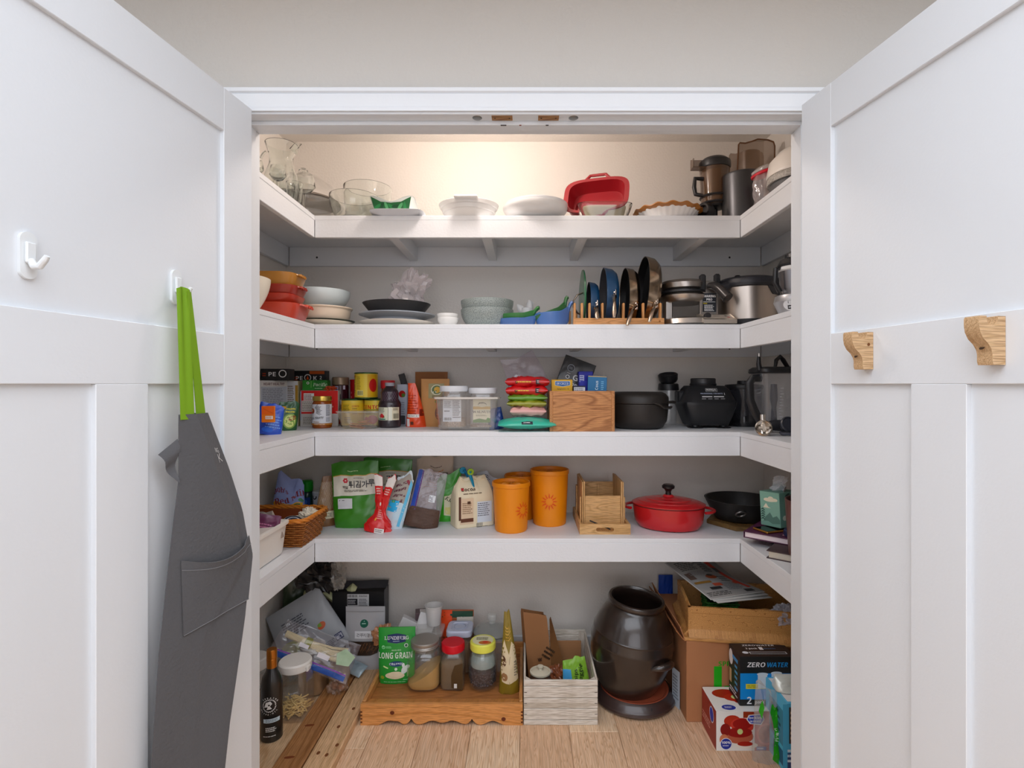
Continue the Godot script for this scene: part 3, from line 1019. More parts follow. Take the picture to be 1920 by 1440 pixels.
# ---------------------------------------------------------------- second shelf
func baker_dish(called: String, label: String, at: Vector3, rx: float, rz: float, h: float, m: Material, lip := 0.02) -> Node3D:
	var o := thing(called, label, "baking dish", at, 0.0, "glazed clay baking dishes on the left arm of the second shelf")
	part(o, "body", lt(dish(rx, rx * 0.84, h, 0.005, 1.3), 56, 1.0, rz / rx, 4.0), m)
	if lip > 0.0:
		for s in [-1, 1]: part(o, "handle", MB.new().sheet(func(u, v): return Vector3(s * (rx - 0.004 + v * lip), h - 0.002 - 0.25 * v * v * lip - 0.004 * sin(u * 22.0) * v, (u - 0.5) * rz * 0.95 * (1.0 - 0.35 * v)), 14, 4, 0.006).done(), m)
	return o

func frying_pan(label: String, at: Vector3, r: float, dep: float, outer: Material, inner: Material, hm: Material, tip: Vector3, root_at: Vector2, tilt := 0.0) -> Node3D:
	# the pan stands on edge, its mouth towards -x; the handle runs forwards and down
	var o := thing("frying_pan", label, "frying pan", at, 0.0, "frying pans in the bamboo rack")
	var b := Transform3D(Basis(Vector3.BACK, PI / 2 + tilt), Vector3(0, 0, 0))
	part(o, "body", lt([[0.0, -dep / 2], [r * 0.72, -dep / 2], [r * 0.84, -dep * 0.42], [r * 0.95, -dep * 0.1], [r, dep / 2], [r - 0.003, dep / 2], [r * 0.94, -dep * 0.08], [r * 0.83, -dep * 0.36], [r * 0.72, -dep / 2 + 0.004], [0.0, -dep / 2 + 0.004]], 56), outer, b)
	part(o, "coating", lt([[0.0, -dep / 2 + 0.006], [r * 0.71, -dep / 2 + 0.006], [r * 0.825, -dep * 0.33], [r * 0.93, -dep * 0.06], [r - 0.004, dep / 2 - 0.001], [r * 0.92, -dep * 0.05], [r * 0.7, -dep / 2 + 0.007], [0.0, -dep / 2 + 0.007]], 56), inner, b)
	var p0 := Vector3(0.0, root_at.y, root_at.x)
	var pts := []
	for i in 9:
		var t := i / 8.0
		pts.append(p0.lerp(tip, t) + Vector3(0, 0.012 * sin(t * PI), 0.01 * sin(t * PI)))
	part(o, "handle", MB.new().tube(pts, [0.009, 0.0085, 0.007, 0.0065, 0.007, 0.0075, 0.0085, 0.009, 0.006], 12, 0.6).done(), hm)
	var pl := part(o, "bracket", bx(Vector3(0.002, root_at.y + 0.006, root_at.x - 0.008), Vector3(0.022, 0.042, 0.012), 0.004), hm)
	for y in [-0.01, 0.012]: part(pl, "rivet", lt([[0.0, 0.004], [0.003, 0.0035], [0.005, 0.001], [0.005, -0.002], [0.0, -0.002]], 12), hm, Transform3D(Basis(Vector3.RIGHT, PI / 2), Vector3(0.002, root_at.y + y, root_at.x)))
	return o

# teardrop baker with a stub handle
func stub_baker(called: String, label: String, at: Vector3, l: float, w: float, h: float, outer: String, turn: float, tilt := 0.0) -> Node3D:
	var o := thing(called, label, "baking dish", at, turn, "small teardrop bakers in green and blue")
	var rings := []
	for q in [[0.0, 0.0], [0.72, 0.0], [0.9, 0.25], [1.0, 1.0], [0.965, 1.03], [0.93, 1.0], [0.84, 0.3], [0.66, 0.16], [0.0, 0.16]]:
		var r := PackedVector3Array()
		for j in 40:
			var a := TAU * j / 40
			var x := cos(a)
			var k := 1.0 - 0.42 * smoothstep(0.0, 1.0, x)
			r.append(Vector3(x * l / 2 * q[0], q[1] * h + 0.35 * h * smoothstep(0.3, 1.0, x) * q[1], sin(a) * k * w / 2 * q[0]))
		rings.append(r)
	var b := Transform3D(Basis(Vector3.BACK, tilt), Vector3())
	part(o, "body", MB.new().loft(rings).done(50.0), glossy(outer), b)
	part(o, "handle", MB.new().tube([Vector3(l * 0.43, h * 1.0, 0), Vector3(l * 0.48, h * 1.35, 0), Vector3(l * 0.54, h * 1.62, 0), Vector3(l * 0.585, h * 1.7, 0), Vector3(l * 0.6, h * 1.7, 0)], [0.013, 0.012, 0.013, 0.013, 0.006], 14, 0.62).done(), glossy(outer), b)
	return o

func second_shelf() -> void:
	# clay dishes on the left arm
	var terra := glossy("a63a22", 0.2)
	var must := glossy("a97a38", 0.2)
	baker_dish("clay_baker", "large red and tan glazed clay dish with side handles, bottom of the left stack", Vector3(-0.944, S2, -2.0), 0.118, 0.095, 0.056, glossy("b2452c", 0.2), 0.024)
	baker_dish("clay_baker", "plain dark red clay dish in the middle of the left stack", Vector3(-0.952, S2 + 0.052, -2.0), 0.108, 0.085, 0.038, terra, 0.0)
	baker_dish("clay_baker", "dark red clay dish with brown lip, right under the mustard dish", Vector3(-0.948, S2 + 0.083, -2.0), 0.112, 0.085, 0.04, glossy("8f2f1e", 0.2), 0.012)
	baker_dish("clay_baker", "mustard yellow clay dish on top of the left stack", Vector3(-0.952, S2 + 0.118, -2.0), 0.112, 0.085, 0.05, must, 0.012)
	bowl("cream_bowl", "cream fluted bowl half hidden by the left door jamb on second shelf", "bowl", Vector3(-0.935, S2, -1.74), dish(0.095, 0.055, 0.108, 0.005, 1.8, 0.004), glossy("e4dccd"))
	# pale bowls in the corner
	bowl("cream_plate", "cream plate at the bottom of the corner stack under the beige bowl", "plate", Vector3(-0.838, S2, -2.235), dish(0.112, 0.07, 0.02, 0.004, 1.2), glossy("e9dfce"))
	bowl("dark_plate", "dark green plate between the cream plate and beige bowl", "plate", Vector3(-0.832, S2 + 0.0065, -2.24), dish(0.112, 0.06, 0.02, 0.003, 1.2), mat("3a3f36", 0.4))
	bowl("beige_bowl", "beige wide straight sided bowl under the pale blue bowl", "bowl", Vector3(-0.845, S2 + 0.0125, -2.24), [[0.0, 0.004], [0.08, 0.004], [0.084, 0.0], [0.09, 0.004], [0.104, 0.03], [0.108, 0.058], [0.115, 0.064], [0.115, 0.068], [0.105, 0.066], [0.1, 0.032], [0.085, 0.01], [0.0, 0.01]], glossy("ddcdb9", 0.35))
	bowl("pale_blue_bowl", "pale grey blue bowl on top of the beige bowl in corner", "bowl", Vector3(-0.858, S2 + 0.066, -2.25), dish(0.114, 0.06, 0.086, 0.005, 2.3, 0.004), glossy("c3cccd", 0.2))
	# the stack with the black bowl
	bowl("cream_plate", "cream plate at the bottom of the stack under the black bowl", "plate", Vector3(-0.545, S2, -2.272), dish(0.158, 0.1, 0.022, 0.004, 1.3), glossy("e8e2d8"))
	bowl("grey_plate", "blue grey plate with wide flat rim under the black bowl", "plate", Vector3(-0.545, S2 + 0.0065, -2.272), [[0.0, 0.0], [0.09, 0.0], [0.098, 0.004], [0.106, 0.03], [0.158, 0.046], [0.158, 0.05], [0.104, 0.035], [0.094, 0.008], [0.0, 0.006]], glossy("8d939b"))
	bowl("black_bowl", "wide matt black bowl holding a crumpled clear bag", "bowl", Vector3(-0.547, S2 + 0.0145, -2.272), [[0.0, 0.0], [0.08, 0.0], [0.092, 0.006], [0.108, 0.045], [0.142, 0.088], [0.138, 0.089], [0.1, 0.05], [0.086, 0.012], [0.0, 0.007]], mat("2b2b2c", 0.5))
	crumpled("plastic_bag", "crumpled clear plastic bag rising out of the black bowl", "plastic bag", Vector3(-0.5, S2 + 0.072, -2.285), Vector3(0.085, 0.15, 0.07), 5, clear("eadfe2", 0.34, 0.2), true)
	# small white bowls
	for i in 2: bowl("small_bowl", ["tiny white bowl, lower of the pair beside the speckled bowls", "tiny white bowl, upper of the pair beside the speckled bowls"][i], "bowl", Vector3(-0.319 - i * 0.002, S2 + i * 0.016, -2.2), dish(0.044 - i * 0.001, 0.024, 0.034, 0.003, 2.4, 0.002), glossy("f2f1ee"), 1, 1, 2.0, "tiny white bowls")
	var sp := speckle("76807e", "a9b2ae", 16.0, 0.35, 0.42, 0.5)
	for i in 2: bowl("speckled_bowl", ["grey green speckled stoneware bowl, lower of the nested pair", "grey green speckled stoneware bowl, upper of the nested pair"][i], "bowl", Vector3(-0.161, S2 + i * 0.036, -2.255), dish(0.111, 0.08, 0.073 if i == 0 else 0.075, 0.005, 2.2, 0.004), sp, 1, 1, 2.0, "speckled stoneware bowls")
	# white ceramic bird
	var o := thing("ceramic_bird", "small white ceramic bird with raised tail behind the green bakers", "figurine", Vector3(0.008, S2, -2.43))
	var mb := MB.new()
	mb.lathe([[0.0, 0.0], [0.03, 0.0], [0.032, 0.03], [0.026, 0.075], [0.03, 0.09], [0.028, 0.108], [0.0, 0.118]], 24, 1.0, 0.8)
	part(o, "body", mb.done(60.0), glossy("e6e6e6"))
	part(o, "neck", MB.new().tube([Vector3(0.008, 0.09, 0), Vector3(0.012, 0.118, 0), Vector3(0.012, 0.134, 0), Vector3(0.008, 0.144, 0)], [0.022, 0.016, 0.013, 0.006], 14).done(), glossy("e6e6e6"))
	part(o, "beak", MB.new().tube([Vector3(0.02, 0.133, 0), Vector3(0.034, 0.129, 0)], [0.005, 0.001], 8).done(), glossy("e6e6e6"))
	part(o, "tail", MB.new().tube([Vector3(-0.02, 0.092, 0), Vector3(-0.034, 0.112, 0), Vector3(-0.045, 0.124, 0)], [0.012, 0.009, 0.002], 10, 1.6).done(), glossy("e6e6e6"))
	# teardrop bakers
	stub_baker("blue_baker", "low blue teardrop baker under the flat green one", Vector3(-0.034, S2, -2.2), 0.165, 0.105, 0.03, "4a6a9a", -0.15)
	stub_baker("green_baker", "green teardrop baker lying flat in the blue one beside speckled bowls", Vector3(-0.032, S2 + 0.016, -2.2), 0.155, 0.095, 0.034, "2f6a35", -0.15, 0.02)
	stub_baker("blue_baker", "deeper blue teardrop baker against the bamboo pan rack", Vector3(0.115, S2, -2.2), 0.15, 0.105, 0.055, "4d6ea0", 0.1, 0.08)
	stub_baker("green_baker", "dark green teardrop baker tilted up in blue one against the pan rack", Vector3(0.118, S2 + 0.024, -2.2), 0.15, 0.095, 0.042, "2a5a30", 0.1, 0.36)
	# bamboo pan rack
	var bam := wood("e6a868", "c08446", 0, 5, 0.5, 9.0, 1.0)
	o = thing("pan_rack", "bamboo rack with upright dividers holding pans on edge", "rack", Vector3(0.378, S2, -2.31))
	part(o, "rail", bx(Vector3(0, 0.0145, 0.148), Vector3(0.368, 0.029, 0.014), 0.0015), bam)
	part(o, "rail", bx(Vector3(0, 0.0145, -0.148), Vector3(0.368, 0.029, 0.014), 0.0015), bam)
	part(o, "base", bx(Vector3(0, 0.006, 0), Vector3(0.366, 0.008, 0.28), 0.001), bam)
	for x in [-0.176, -0.146, -0.115, -0.062, 0.024, 0.105, 0.175]:
		part(o, "divider", bx(Vector3(x, 0.052, 0.12), Vector3(0.009, 0.084, 0.022), 0.002), wood("e6a868", "c08446", 1, 5, 0.5, 9.0, 1.0))
		part(o, "divider", bx(Vector3(x, 0.052, -0.12), Vector3(0.009, 0.084, 0.022), 0.002), wood("e6a868", "c08446", 1, 5, 0.5, 9.0, 1.0))
	part(o, "label_notch", lt([[0.0, 0.0], [0.004, 0.0], [0.004, 0.001], [0.0, 0.001]], 10), mat("8a5a30", 0.8), Transform3D(Basis(Vector3.RIGHT, PI / 2), Vector3(0.165, 0.016, 0.1545)))
	# lid and pans, from left to right
	o = thing("saucepan_cover", "thin green pan lid on edge with a grey strap handle, in the rack", "lid", Vector3(0.246, S2 + 0.133, -2.3))
	part(o, "body", lt([[0.0, 0.004], [0.09, 0.002], [0.118, -0.004], [0.12, -0.001], [0.118, 0.003], [0.09, 0.007], [0.0, 0.009]], 48), glossy("1f5c3c"), Transform3D(Basis(Vector3.BACK, PI / 2), Vector3()))
	part(o, "handle", MB.new().tube([Vector3(-0.005, 0.01, 0.075), Vector3(-0.03, 0.0, 0.082), Vector3(-0.046, -0.025, 0.085), Vector3(-0.046, -0.05, 0.085), Vector3(-0.03, -0.075, 0.082), Vector3(-0.005, -0.085, 0.075)], 0.007, 10, 0.5).done(), mat("77706a", 0.3, 0.9))
	var blue := glossy("123f5e", 0.12)
	var grey := mat("4d4c4f", 0.5)
	var black := mat("141416", 0.5)
	var chrome := mat("b8aca0", 0.16, 1.0)
	var bronze := mat("a29382", 0.2, 1.0)
	frying_pan("small dark blue frying pan with steel handle, smallest in the rack", Vector3(0.29, S2 + 0.107, -2.285), 0.092, 0.04, blue, grey, chrome, Vector3(-0.008, -0.086, 0.182), Vector2(0.088, -0.022))
	frying_pan("dark blue frying pan with grey inside, next to the small blue one", Vector3(0.362, S2 + 0.138, -2.3), 0.124, 0.056, blue, grey, chrome, Vector3(-0.012, -0.112, 0.198), Vector2(0.118, -0.012))
	frying_pan("polished steel frying pan with black inside, between blue pan and largest pan", Vector3(0.452, S2 + 0.138, -2.3), 0.124, 0.05, bronze, black, chrome, Vector3(-0.052, -0.145, 0.205), Vector2(0.108, -0.056))
	frying_pan("large polished steel frying pan with black inside, rightmost and tallest in the rack", Vector3(0.534, S2 + 0.163, -2.31), 0.148, 0.06, bronze, black, chrome, Vector3(-0.046, -0.155, 0.21), Vector2(0.128, -0.075), -0.06)
	waffle_maker()
	pressure_cooker()
	small_blender()

func waffle_maker() -> void:
	var o := thing("waffle_maker", "round steel waffle maker on a flip stand with a black rotating handle", "waffle maker", Vector3(0.705, S2, -2.25))
	var st := mat("a8a4a0", 0.3, 1.0)
	var blk := mat("222224", 0.4)
	# base: an oval tray in front with the control panel
	part(o, "base", lt([[0.0, 0.004], [0.13, 0.004], [0.14, 0.01], [0.132, 0.03], [0.118, 0.036], [0.1, 0.03], [0.0, 0.028]], 48, 1.0, 0.82), st)
	for x in [-0.09, 0.1]:
		for z in [-0.06, 0.075]: part(o, "foot", lt([[0.0, 0.0], [0.012, 0.0], [0.012, 0.005], [0.0, 0.005]], 14), blk, Transform3D(Basis(), Vector3(x, 0, z)))
	var ol := PackedVector2Array([Vector2(0.036, 0.004), Vector2(0.13, 0.004), Vector2(0.13, 0.02), Vector2(0.06, 0.05), Vector2(0.036, 0.05)])
	var side := Transform3D(Basis(Vector3(0, 0, 1), Vector3(0, 1, 0), Vector3(-1, 0, 0)), Vector3(0.075, 0, 0))
	part(o, "control_panel", MB.new().prism(ol, -0.062, 0.07).done(), mat("b9b3aa", 0.35, 0.9), side)
	var p := Pr.new()
	p.rect(0.0, 0.0, 0.115, 0.052, "9b938a").rows(0.0, 0.008, 0.03, 0.016, 3, "4a4642", 2).circ(0.036, 0.012, 0.005, "2a3a2a").circ(0.042, -0.01, 0.006, "9a2030").rows(0.04, 0.0, 0.02, 0.006, 1, "4a4642", 5)
	var yv := Vector3(0, 0.03, -0.07).normalized()
	print_on(o, p, flat(Vector3(0.071, 0.0345, 0.096), Vector3.RIGHT, yv))
	part(o, "dial", lt([[0.0, 0.014], [0.01, 0.014], [0.013, 0.011], [0.015, 0.0], [0.0, 0.0]], 24), blk, Transform3D(Basis(Vector3.RIGHT, 1.16), Vector3(0.03, 0.035, 0.094)))
	# stand and drum
	part(o, "stand", bx(Vector3(0.057, 0.115, 0.03), Vector3(0.075, 0.15, 0.016), 0.003), st)
	part(o, "stand", bx(Vector3(-0.1, 0.07, -0.02), Vector3(0.03, 0.08, 0.05), 0.003), st)
	p = Pr.new()
	p.rect(0, 0, 0.056, 0.078, "23262c").text("WARING", 0.002, 0.027, 0.0095, "ffffff", 0.0, true, 0.9).text("PRO", 0, 0.013, 0.0095, "ffffff").rect(0, 0.003, 0.05, 0.002, "c8c8c8").rows(-0.016, -0.003, 0.018, 0.008, 1, "b9a83a", 3).rows(0.002, -0.022, 0.046, 0.028, 5, "dadada", 4)
	print_on(o, p, flat(Vector3(0.058, 0.1, 0.038), Vector3.RIGHT, Vector3.UP))
	part(o, "post", bx(Vector3(0.03, 0.182, 0.036), Vector3(0.024, 0.07, 0.026), 0.006), blk)
	part(o, "post", bx(Vector3(0.092, 0.18, 0.03), Vector3(0.024, 0.08, 0.026), 0.006), blk)
	for y in [[0.105, 0.145], [0.152, 0.196]]: part(o, "shell", lt([[0.0, y[0]], [0.08, y[0]], [0.094, y[0] + 0.012], [0.098, y[1] - 0.012], [0.09, y[1]], [0.0, y[1]]], 44), st, Transform3D(Basis(), Vector3(-0.03, 0, -0.03)))
	part(o, "gasket", lt([[0.0, 0.144], [0.1, 0.144], [0.1, 0.153], [0.0, 0.153]], 44), blk, Transform3D(Basis(), Vector3(-0.03, 0, -0.03)))
	part(o, "handle", MB.new().tube([Vector3(0.055, 0.168, 0.05), Vector3(0.068, 0.164, 0.07), Vector3(0.082, 0.145, 0.095), Vector3(0.102, 0.105, 0.125)], [0.014, 0.017, 0.02, 0.022], 18).done(), mat("3a3838", 0.25, 0.4))

func pressure_cooker() -> void:
	var o := thing("pressure_cooker", "brushed steel electric pressure cooker with black lid and side handle", "pressure cooker", Vector3(0.945, S2, -2.27))
	part(o, "body", lt([[0.0, 0.02], [0.118, 0.02], [0.122, 0.024], [0.122, 0.176], [0.0, 0.176]], 60), mat("a9a19a", 0.3, 1.0))
	part(o, "base", lt([[0.0, 0.0], [0.11, 0.0], [0.121, 0.006], [0.124, 0.028], [0.0, 0.028]], 48), mat("222224", 0.45))
	part(o, "lid", lt([[0.0, 0.172], [0.128, 0.172], [0.13, 0.18], [0.126, 0.194], [0.112, 0.204], [0.0, 0.222]], 60), mat("2c2c30", 0.4))
	part(o, "rim", lt([[0.122, 0.16], [0.129, 0.164], [0.13, 0.172], [0.122, 0.174]], 60), mat("232326", 0.4))
	part(o, "side_handle", MB.new().tube([Vector3(0.095, 0.18, 0.07), Vector3(0.135, 0.19, 0.06), Vector3(0.155, 0.185, 0.05), Vector3(0.16, 0.15, 0.045)], [0.02, 0.024, 0.024, 0.014], 14).done(), mat("2c2c30", 0.4))
	part(o, "apron", MB.new().sheet(func(u, v): return Vector3(sin(0.1 + u * 1.3) * 0.1235, 0.178 - v * 0.05 * smoothstep(0.0, 0.35, u), cos(0.1 + u * 1.3) * 0.1235), 24, 4, 0.003).done(), mat("2c2c30", 0.4))
	part(o, "side_handle", MB.new().tube([Vector3(-0.1, 0.17, 0.06), Vector3(-0.14, 0.158, 0.062), Vector3(-0.155, 0.14, 0.06)], [0.018, 0.017, 0.008], 12).done(), mat("2c2c30", 0.4))
	part(o, "valve", lt([[0.0, 0.212], [0.014, 0.212], [0.016, 0.222], [0.01, 0.23], [0.0, 0.231]], 18), mat("222224", 0.4), Transform3D(Basis(), Vector3(-0.03, 0, -0.03)))

func small_blender() -> void:
	var o := thing("personal_blender", "compact silver blender with black lid and button panel by the right jamb", "blender", Vector3(0.953, S2, -1.88))
	part(o, "base", lt([[0.0, 0.0], [0.05, 0.0], [0.056, 0.012], [0.072, 0.05], [0.066, 0.072], [0.045, 0.08], [0.0, 0.08]], 40), mat("a9a9ab", 0.35, 0.7))
	part(o, "jar", lt([[0.0, 0.08], [0.04, 0.08], [0.05, 0.1], [0.056, 0.165], [0.053, 0.165], [0.047, 0.1], [0.0, 0.085]], 36), mat("8b8b8f", 0.28, 0.8))
	part(o, "band", lt([[0.056, 0.158], [0.06, 0.162], [0.06, 0.17], [0.056, 0.174], [0.052, 0.166]], 36), mat("e4e4e4", 0.35))
	part(o, "lid", lt([[0.0, 0.17], [0.056, 0.17], [0.059, 0.182], [0.05, 0.2], [0.036, 0.206], [0.034, 0.218], [0.0, 0.22]], 36), mat("1c1c1e", 0.35))
	part(o, "handle", MB.new().tube([Vector3(-0.05, 0.172, 0.0), Vector3(-0.075, 0.165, 0.01), Vector3(-0.078, 0.12, 0.01), Vector3(-0.06, 0.085, 0.01)], 0.009, 10).done(), mat("1c1c1e", 0.35))
	var p := Pr.new()
	p.circ(0, 0, 0.04, "d6d6d8", 0.55).rect(0.0, -0.008, 0.048, 0.013, "2a2a2e")
	for i in 4: p.rect(-0.021 + i * 0.014, 0.0085, 0.011, 0.009, "f2f2f4").stroke([Vector2(-0.021 + i * 0.014, 0.006), Vector2(-0.021 + i * 0.014, 0.011)], 0.002, "3a3a3e")
	p.rows(0, -0.008, 0.04, 0.008, 1, "e8e8e8", 4)
	print_on(o, p, func(q: Vector2, k: float) -> Vector3:
		var a := -0.5 + q.x / 0.07
		var r := lerpf(0.06, 0.0725, clampf((q.y + 0.03) / 0.05, 0.0, 1.0)) + k
		return Vector3(sin(a) * r, 0.035 + q.y, cos(a) * r), 0.008)

# a loose ball of film: an uneven closed skin
func crumpled(called: String, label: String, cat: String, at: Vector3, s: Vector3, sd: int, m: Material, peak := false) -> Node3D:
	var o := thing(called, label, cat, at)
	var nz := noise(1.0, sd, 3)
	var rings := []
	for i in 25:
		var ph := PI * i / 24.0
		var r := PackedVector3Array()
		for j in 36:
			var a := TAU * j / 36
			var d := Vector3(sin(ph) * cos(a), -cos(ph), sin(ph) * sin(a))
			var k := 0.78 + 0.55 * nz.get_noise_3dv(d * 1.6) + 0.3 * (0.5 - absf(nz.get_noise_3dv(d * 3.3 + Vector3(7, 1, 2))))
			var p := d * k
			if peak: p = Vector3(p.x * lerpf(0.75, 1.1, (p.y + 1.0) / 2.0) + 0.35 * maxf(0.0, p.y), p.y, p.z)
			r.append(Vector3(p.x * s.x, (p.y + 0.78) * s.y * 0.64, p.z * s.z))
		rings.append(r)
	part(o, "film" if m.transparency else "skin", MB.new().loft(rings).done(24.0), m)
	return o

# ---------------------------------------------------------------- third shelf
# a printed box: prints holds Pr by face name
func carton(called: String, label: String, at: Vector3, s: Vector3, turn: float, m: Material, prints := {}, cat := "box", grp := "") -> Node3D:
	var o := thing(called, label, cat, at, turn, grp)
	part(o, "box_body", bx(Vector3(0, s.y / 2, 0), s, 0.0015), m)
	for f in prints:
		var mp: Callable
		match f:
			"front": mp = flat(Vector3(0, s.y / 2, s.z / 2), Vector3.RIGHT, Vector3.UP)
			"right": mp = flat(Vector3(s.x / 2, s.y / 2, 0), Vector3.FORWARD, Vector3.UP)
			"left": mp = flat(Vector3(-s.x / 2, s.y / 2, 0), Vector3.BACK, Vector3.UP)
			_: mp = flat(Vector3(0, s.y, 0), Vector3.RIGHT, Vector3.FORWARD)
		print_on(o, prints[f], mp, 10.0, f + "_print")
	return o

func pouch(called: String, label: String, cat: String, at: Vector3, turn: float, b: Bag, m: Material, p: Pr = null, tilt := Vector2.ZERO, grp := "") -> Node3D:
	var o := thing(called, label, cat, at, 0.0, grp)
	o.basis = Basis(Vector3.UP, turn) * Basis(Vector3.BACK, tilt.y) * Basis(Vector3.RIGHT, tilt.x)
	var mb := MB.new()
	b.add(mb)
	part(o, "pouch", mb.done(50.0), m)
	if p and p.p.size(): print_on(o, p, b.map(), 0.012)
	return o

func can(label: String, at: Vector3, r: float, h: float, turn: float, col: String, p: Pr, rim := "3f5a3a", grp := "yellow food cans") -> Node3D:
	var o := thing("food_can", label, "can", at, 0.0, grp)
	part(o, "body", lt([[0.0, 0.002], [r - 0.002, 0.002], [r - 0.001, 0.005], [r - 0.001, h - 0.005], [r - 0.003, h - 0.004], [0.0, h - 0.004]], 48), mat(col, 0.35))
	for y in [0.002, h - 0.005]: part(o, "rim", lt([[r - 0.004, y - 0.002], [r + 0.0005, y - 0.001], [r + 0.001, y + 0.003], [r - 0.002, y + 0.005], [r - 0.004, y + 0.003]], 48), mat(rim, 0.3, 0.7))
	print_on(o, p, round_map(r - 0.001, 0.0, turn), 0.006)
	return o

func screw_jar(called: String, label: String, at: Vector3, pr: Array, lid: Array, lm: Material, power := 2.0, fill := [], fm: Material = null, gm: Material = null) -> Node3D:
	var o := thing(called, label, "jar", at)
	var inner := []
	for i in range(pr.size() - 1, -1, -1): inner.append([maxf(0.0, pr[i][0] - 0.0025), maxf(0.003, pr[i][1])])
	part(o, "jar_body", lt(pr + inner, 40, 1, 1, power), gm if gm else glass)
	if fill.size(): part(o, "contents", lt(fill, 36, 1, 1, power), fm)
	part(o, "lid", lt(lid, 40), lm)
	return o

func third_shelf() -> void:
	# cereal boxes along the left wall, dark snack packs behind and on top
	var p := Pr.new().rect(0, 0, 0.19, 0.2, "b9bcc2").rect(0, 0.088, 0.19, 0.022, "e6e2de").text("HEART HEALTHY", 0, 0.088, 0.011, "5a2a2a", 0.0, true, 1.3).rows(0, 0.025, 0.17, 0.09, 12, "8a8d96", 2).rect(0, -0.035, 0.19, 0.012, "c9a860").rows(0, -0.07, 0.17, 0.04, 5, "9a9ca6", 8)
	carton("cereal_box", "grey cereal box with rows of print, side on along the left wall", Vector3(-1.106, S3, -2.3), Vector3(0.198, 0.206, 0.05), 1.45, mat("d8d6d2", 0.5), {"front": p}, "box", "cereal boxes")
	p = Pr.new().rect(0, 0, 0.048, 0.204, "cfcdd0").rect(0.018, 0.03, 0.012, 0.12, "b08a3a").rows(-0.006, 0.04, 0.03, 0.1, 12, "6a5a40", 5).rows(0, -0.06, 0.038, 0.06, 6, "8a8a94", 9).rect(0, 0.092, 0.048, 0.018, "efefef")
	carton("cereal_box", "second cereal box, its narrow printed end beside the first one", Vector3(-1.056, S3, -2.47), Vector3(0.05, 0.205, 0.12), 0.06, mat("cdbf9a", 0.5), {"front": p}, "box", "cereal boxes")
	var peak := func(nm: String) -> Pr:
		return Pr.new().text(nm, 0, 0.0, 0.02, "e6e6e6", 0.0, true, 1.25)
	p = Pr.new().rect(0.035, 0.118, 0.07, 0.014, "b05a20").text("PE", -0.047, 0.092, 0.019, "e6e6e6", 0.0, true, 1.2).circ(-0.008, 0.094, 0.0165, "e6e6e6").circ(-0.008, 0.094, 0.0125, "141414").poly(PackedVector2Array([Vector2(-0.014, 0.086), Vector2(-0.002, 0.086), Vector2(-0.008, 0.104)]), "d0662a").text("K", 0.027, 0.092, 0.019, "e6e6e6", 0.0, true, 1.2).text("2", 0.053, 0.094, 0.016, "e6e6e6").rect(0.045, 0.055, 0.045, 0.03, "1f6a50").rows(-0.06, 0.09, 0.016, 0.02, 2, "b04a2a", 3).rows(-0.03, 0.03, 0.08, 0.03, 3, "8a4a3a", 6)
	carton("snack_box", "black snack box with white lettering and an orange strip at the back wall", Vector3(-1.008, S3, -2.515), Vector3(0.15, 0.253, 0.05), 0.0, mat("161618", 0.4), {"front": p}, "box", "black snack packs")
	p = Pr.new().text("PE", -0.01, 0.002, 0.018, "d8d8d8", 0.0, true, 1.2).circ(0.033, 0.004, 0.0165, "d8d8d8").circ(0.033, 0.004, 0.0125, "141414").rows(-0.042, 0.0, 0.016, 0.018, 2, "b04a2a", 3)
	carton("snack_box", "flat black snack pack with white ring logo lying on the cereal boxes", Vector3(-1.083, S3 + 0.2065, -2.335), Vector3(0.115, 0.05, 0.08), 0.1, mat("161618", 0.4), {"front": p}, "box", "black snack packs")
	# taco kit box with a tea box on top
	p = Pr.new().rect(0, 0, 0.163, 0.16, "c8281c").rect(-0.045, 0.052, 0.045, 0.032, "dcdad6").rows(-0.045, 0.05, 0.04, 0.028, 4, "7a3a34", 4).rect(0, -0.052, 0.163, 0.056, "b9b4ae").rect(-0.05, 0.01, 0.052, 0.05, "cfc9c2").rows(-0.05, 0.01, 0.048, 0.046, 6, "84786e", 7).rows(-0.04, -0.055, 0.06, 0.035, 5, "7d746a", 9).rows(0.04, 0.03, 0.05, 0.06, 4, "e8a090", 11).rect(-0.0795, 0.012, 0.004, 0.13, "9aa0b0")
	var pr2 := Pr.new().rect(0, 0, 0.058, 0.16, "d4cfc4").text("Taco Kits", -0.003, 0.005, 0.009, "302a26", -PI / 2).rect(0.012, 0.05, 0.016, 0.026, "2a4a3a").rect(-0.005, -0.062, 0.03, 0.022, "b0302a").rect(-0.005, -0.04, 0.02, 0.01, "4a3028")
	carton("taco_kit_box", "red and white food box with cream side, behind the gold lidded jar", Vector3(-0.933, S3, -2.435), Vector3(0.165, 0.162, 0.06), 0.12, mat("c9c4bc", 0.5), {"front": p, "right": pr2})
	p = Pr.new().rect(-0.028, 0, 0.05, 0.044, "2f7a28").rect(0.026, 0, 0.056, 0.044, "1f6420").text("Pacific", 0.024, 0.003, 0.014, "d8e6d0", 0.0, false, 1.0, 0.2, "Droid Serif").circ(-0.03, 0.01, 0.006, "dfe6d8").circ(-0.03, 0.01, 0.0035, "2a5a2a").rect(-0.016, 0.004, 0.002, 0.03, "8ab070").rows(0.02, -0.014, 0.04, 0.006, 1, "a8c8a0", 2)
	carton("tea_box", "small green box with white script lying on the red food box", Vector3(-0.951, S3 + 0.1625, -2.43), Vector3(0.108, 0.046, 0.056), 0.1, mat("2a6a26", 0.5), {"front": p})
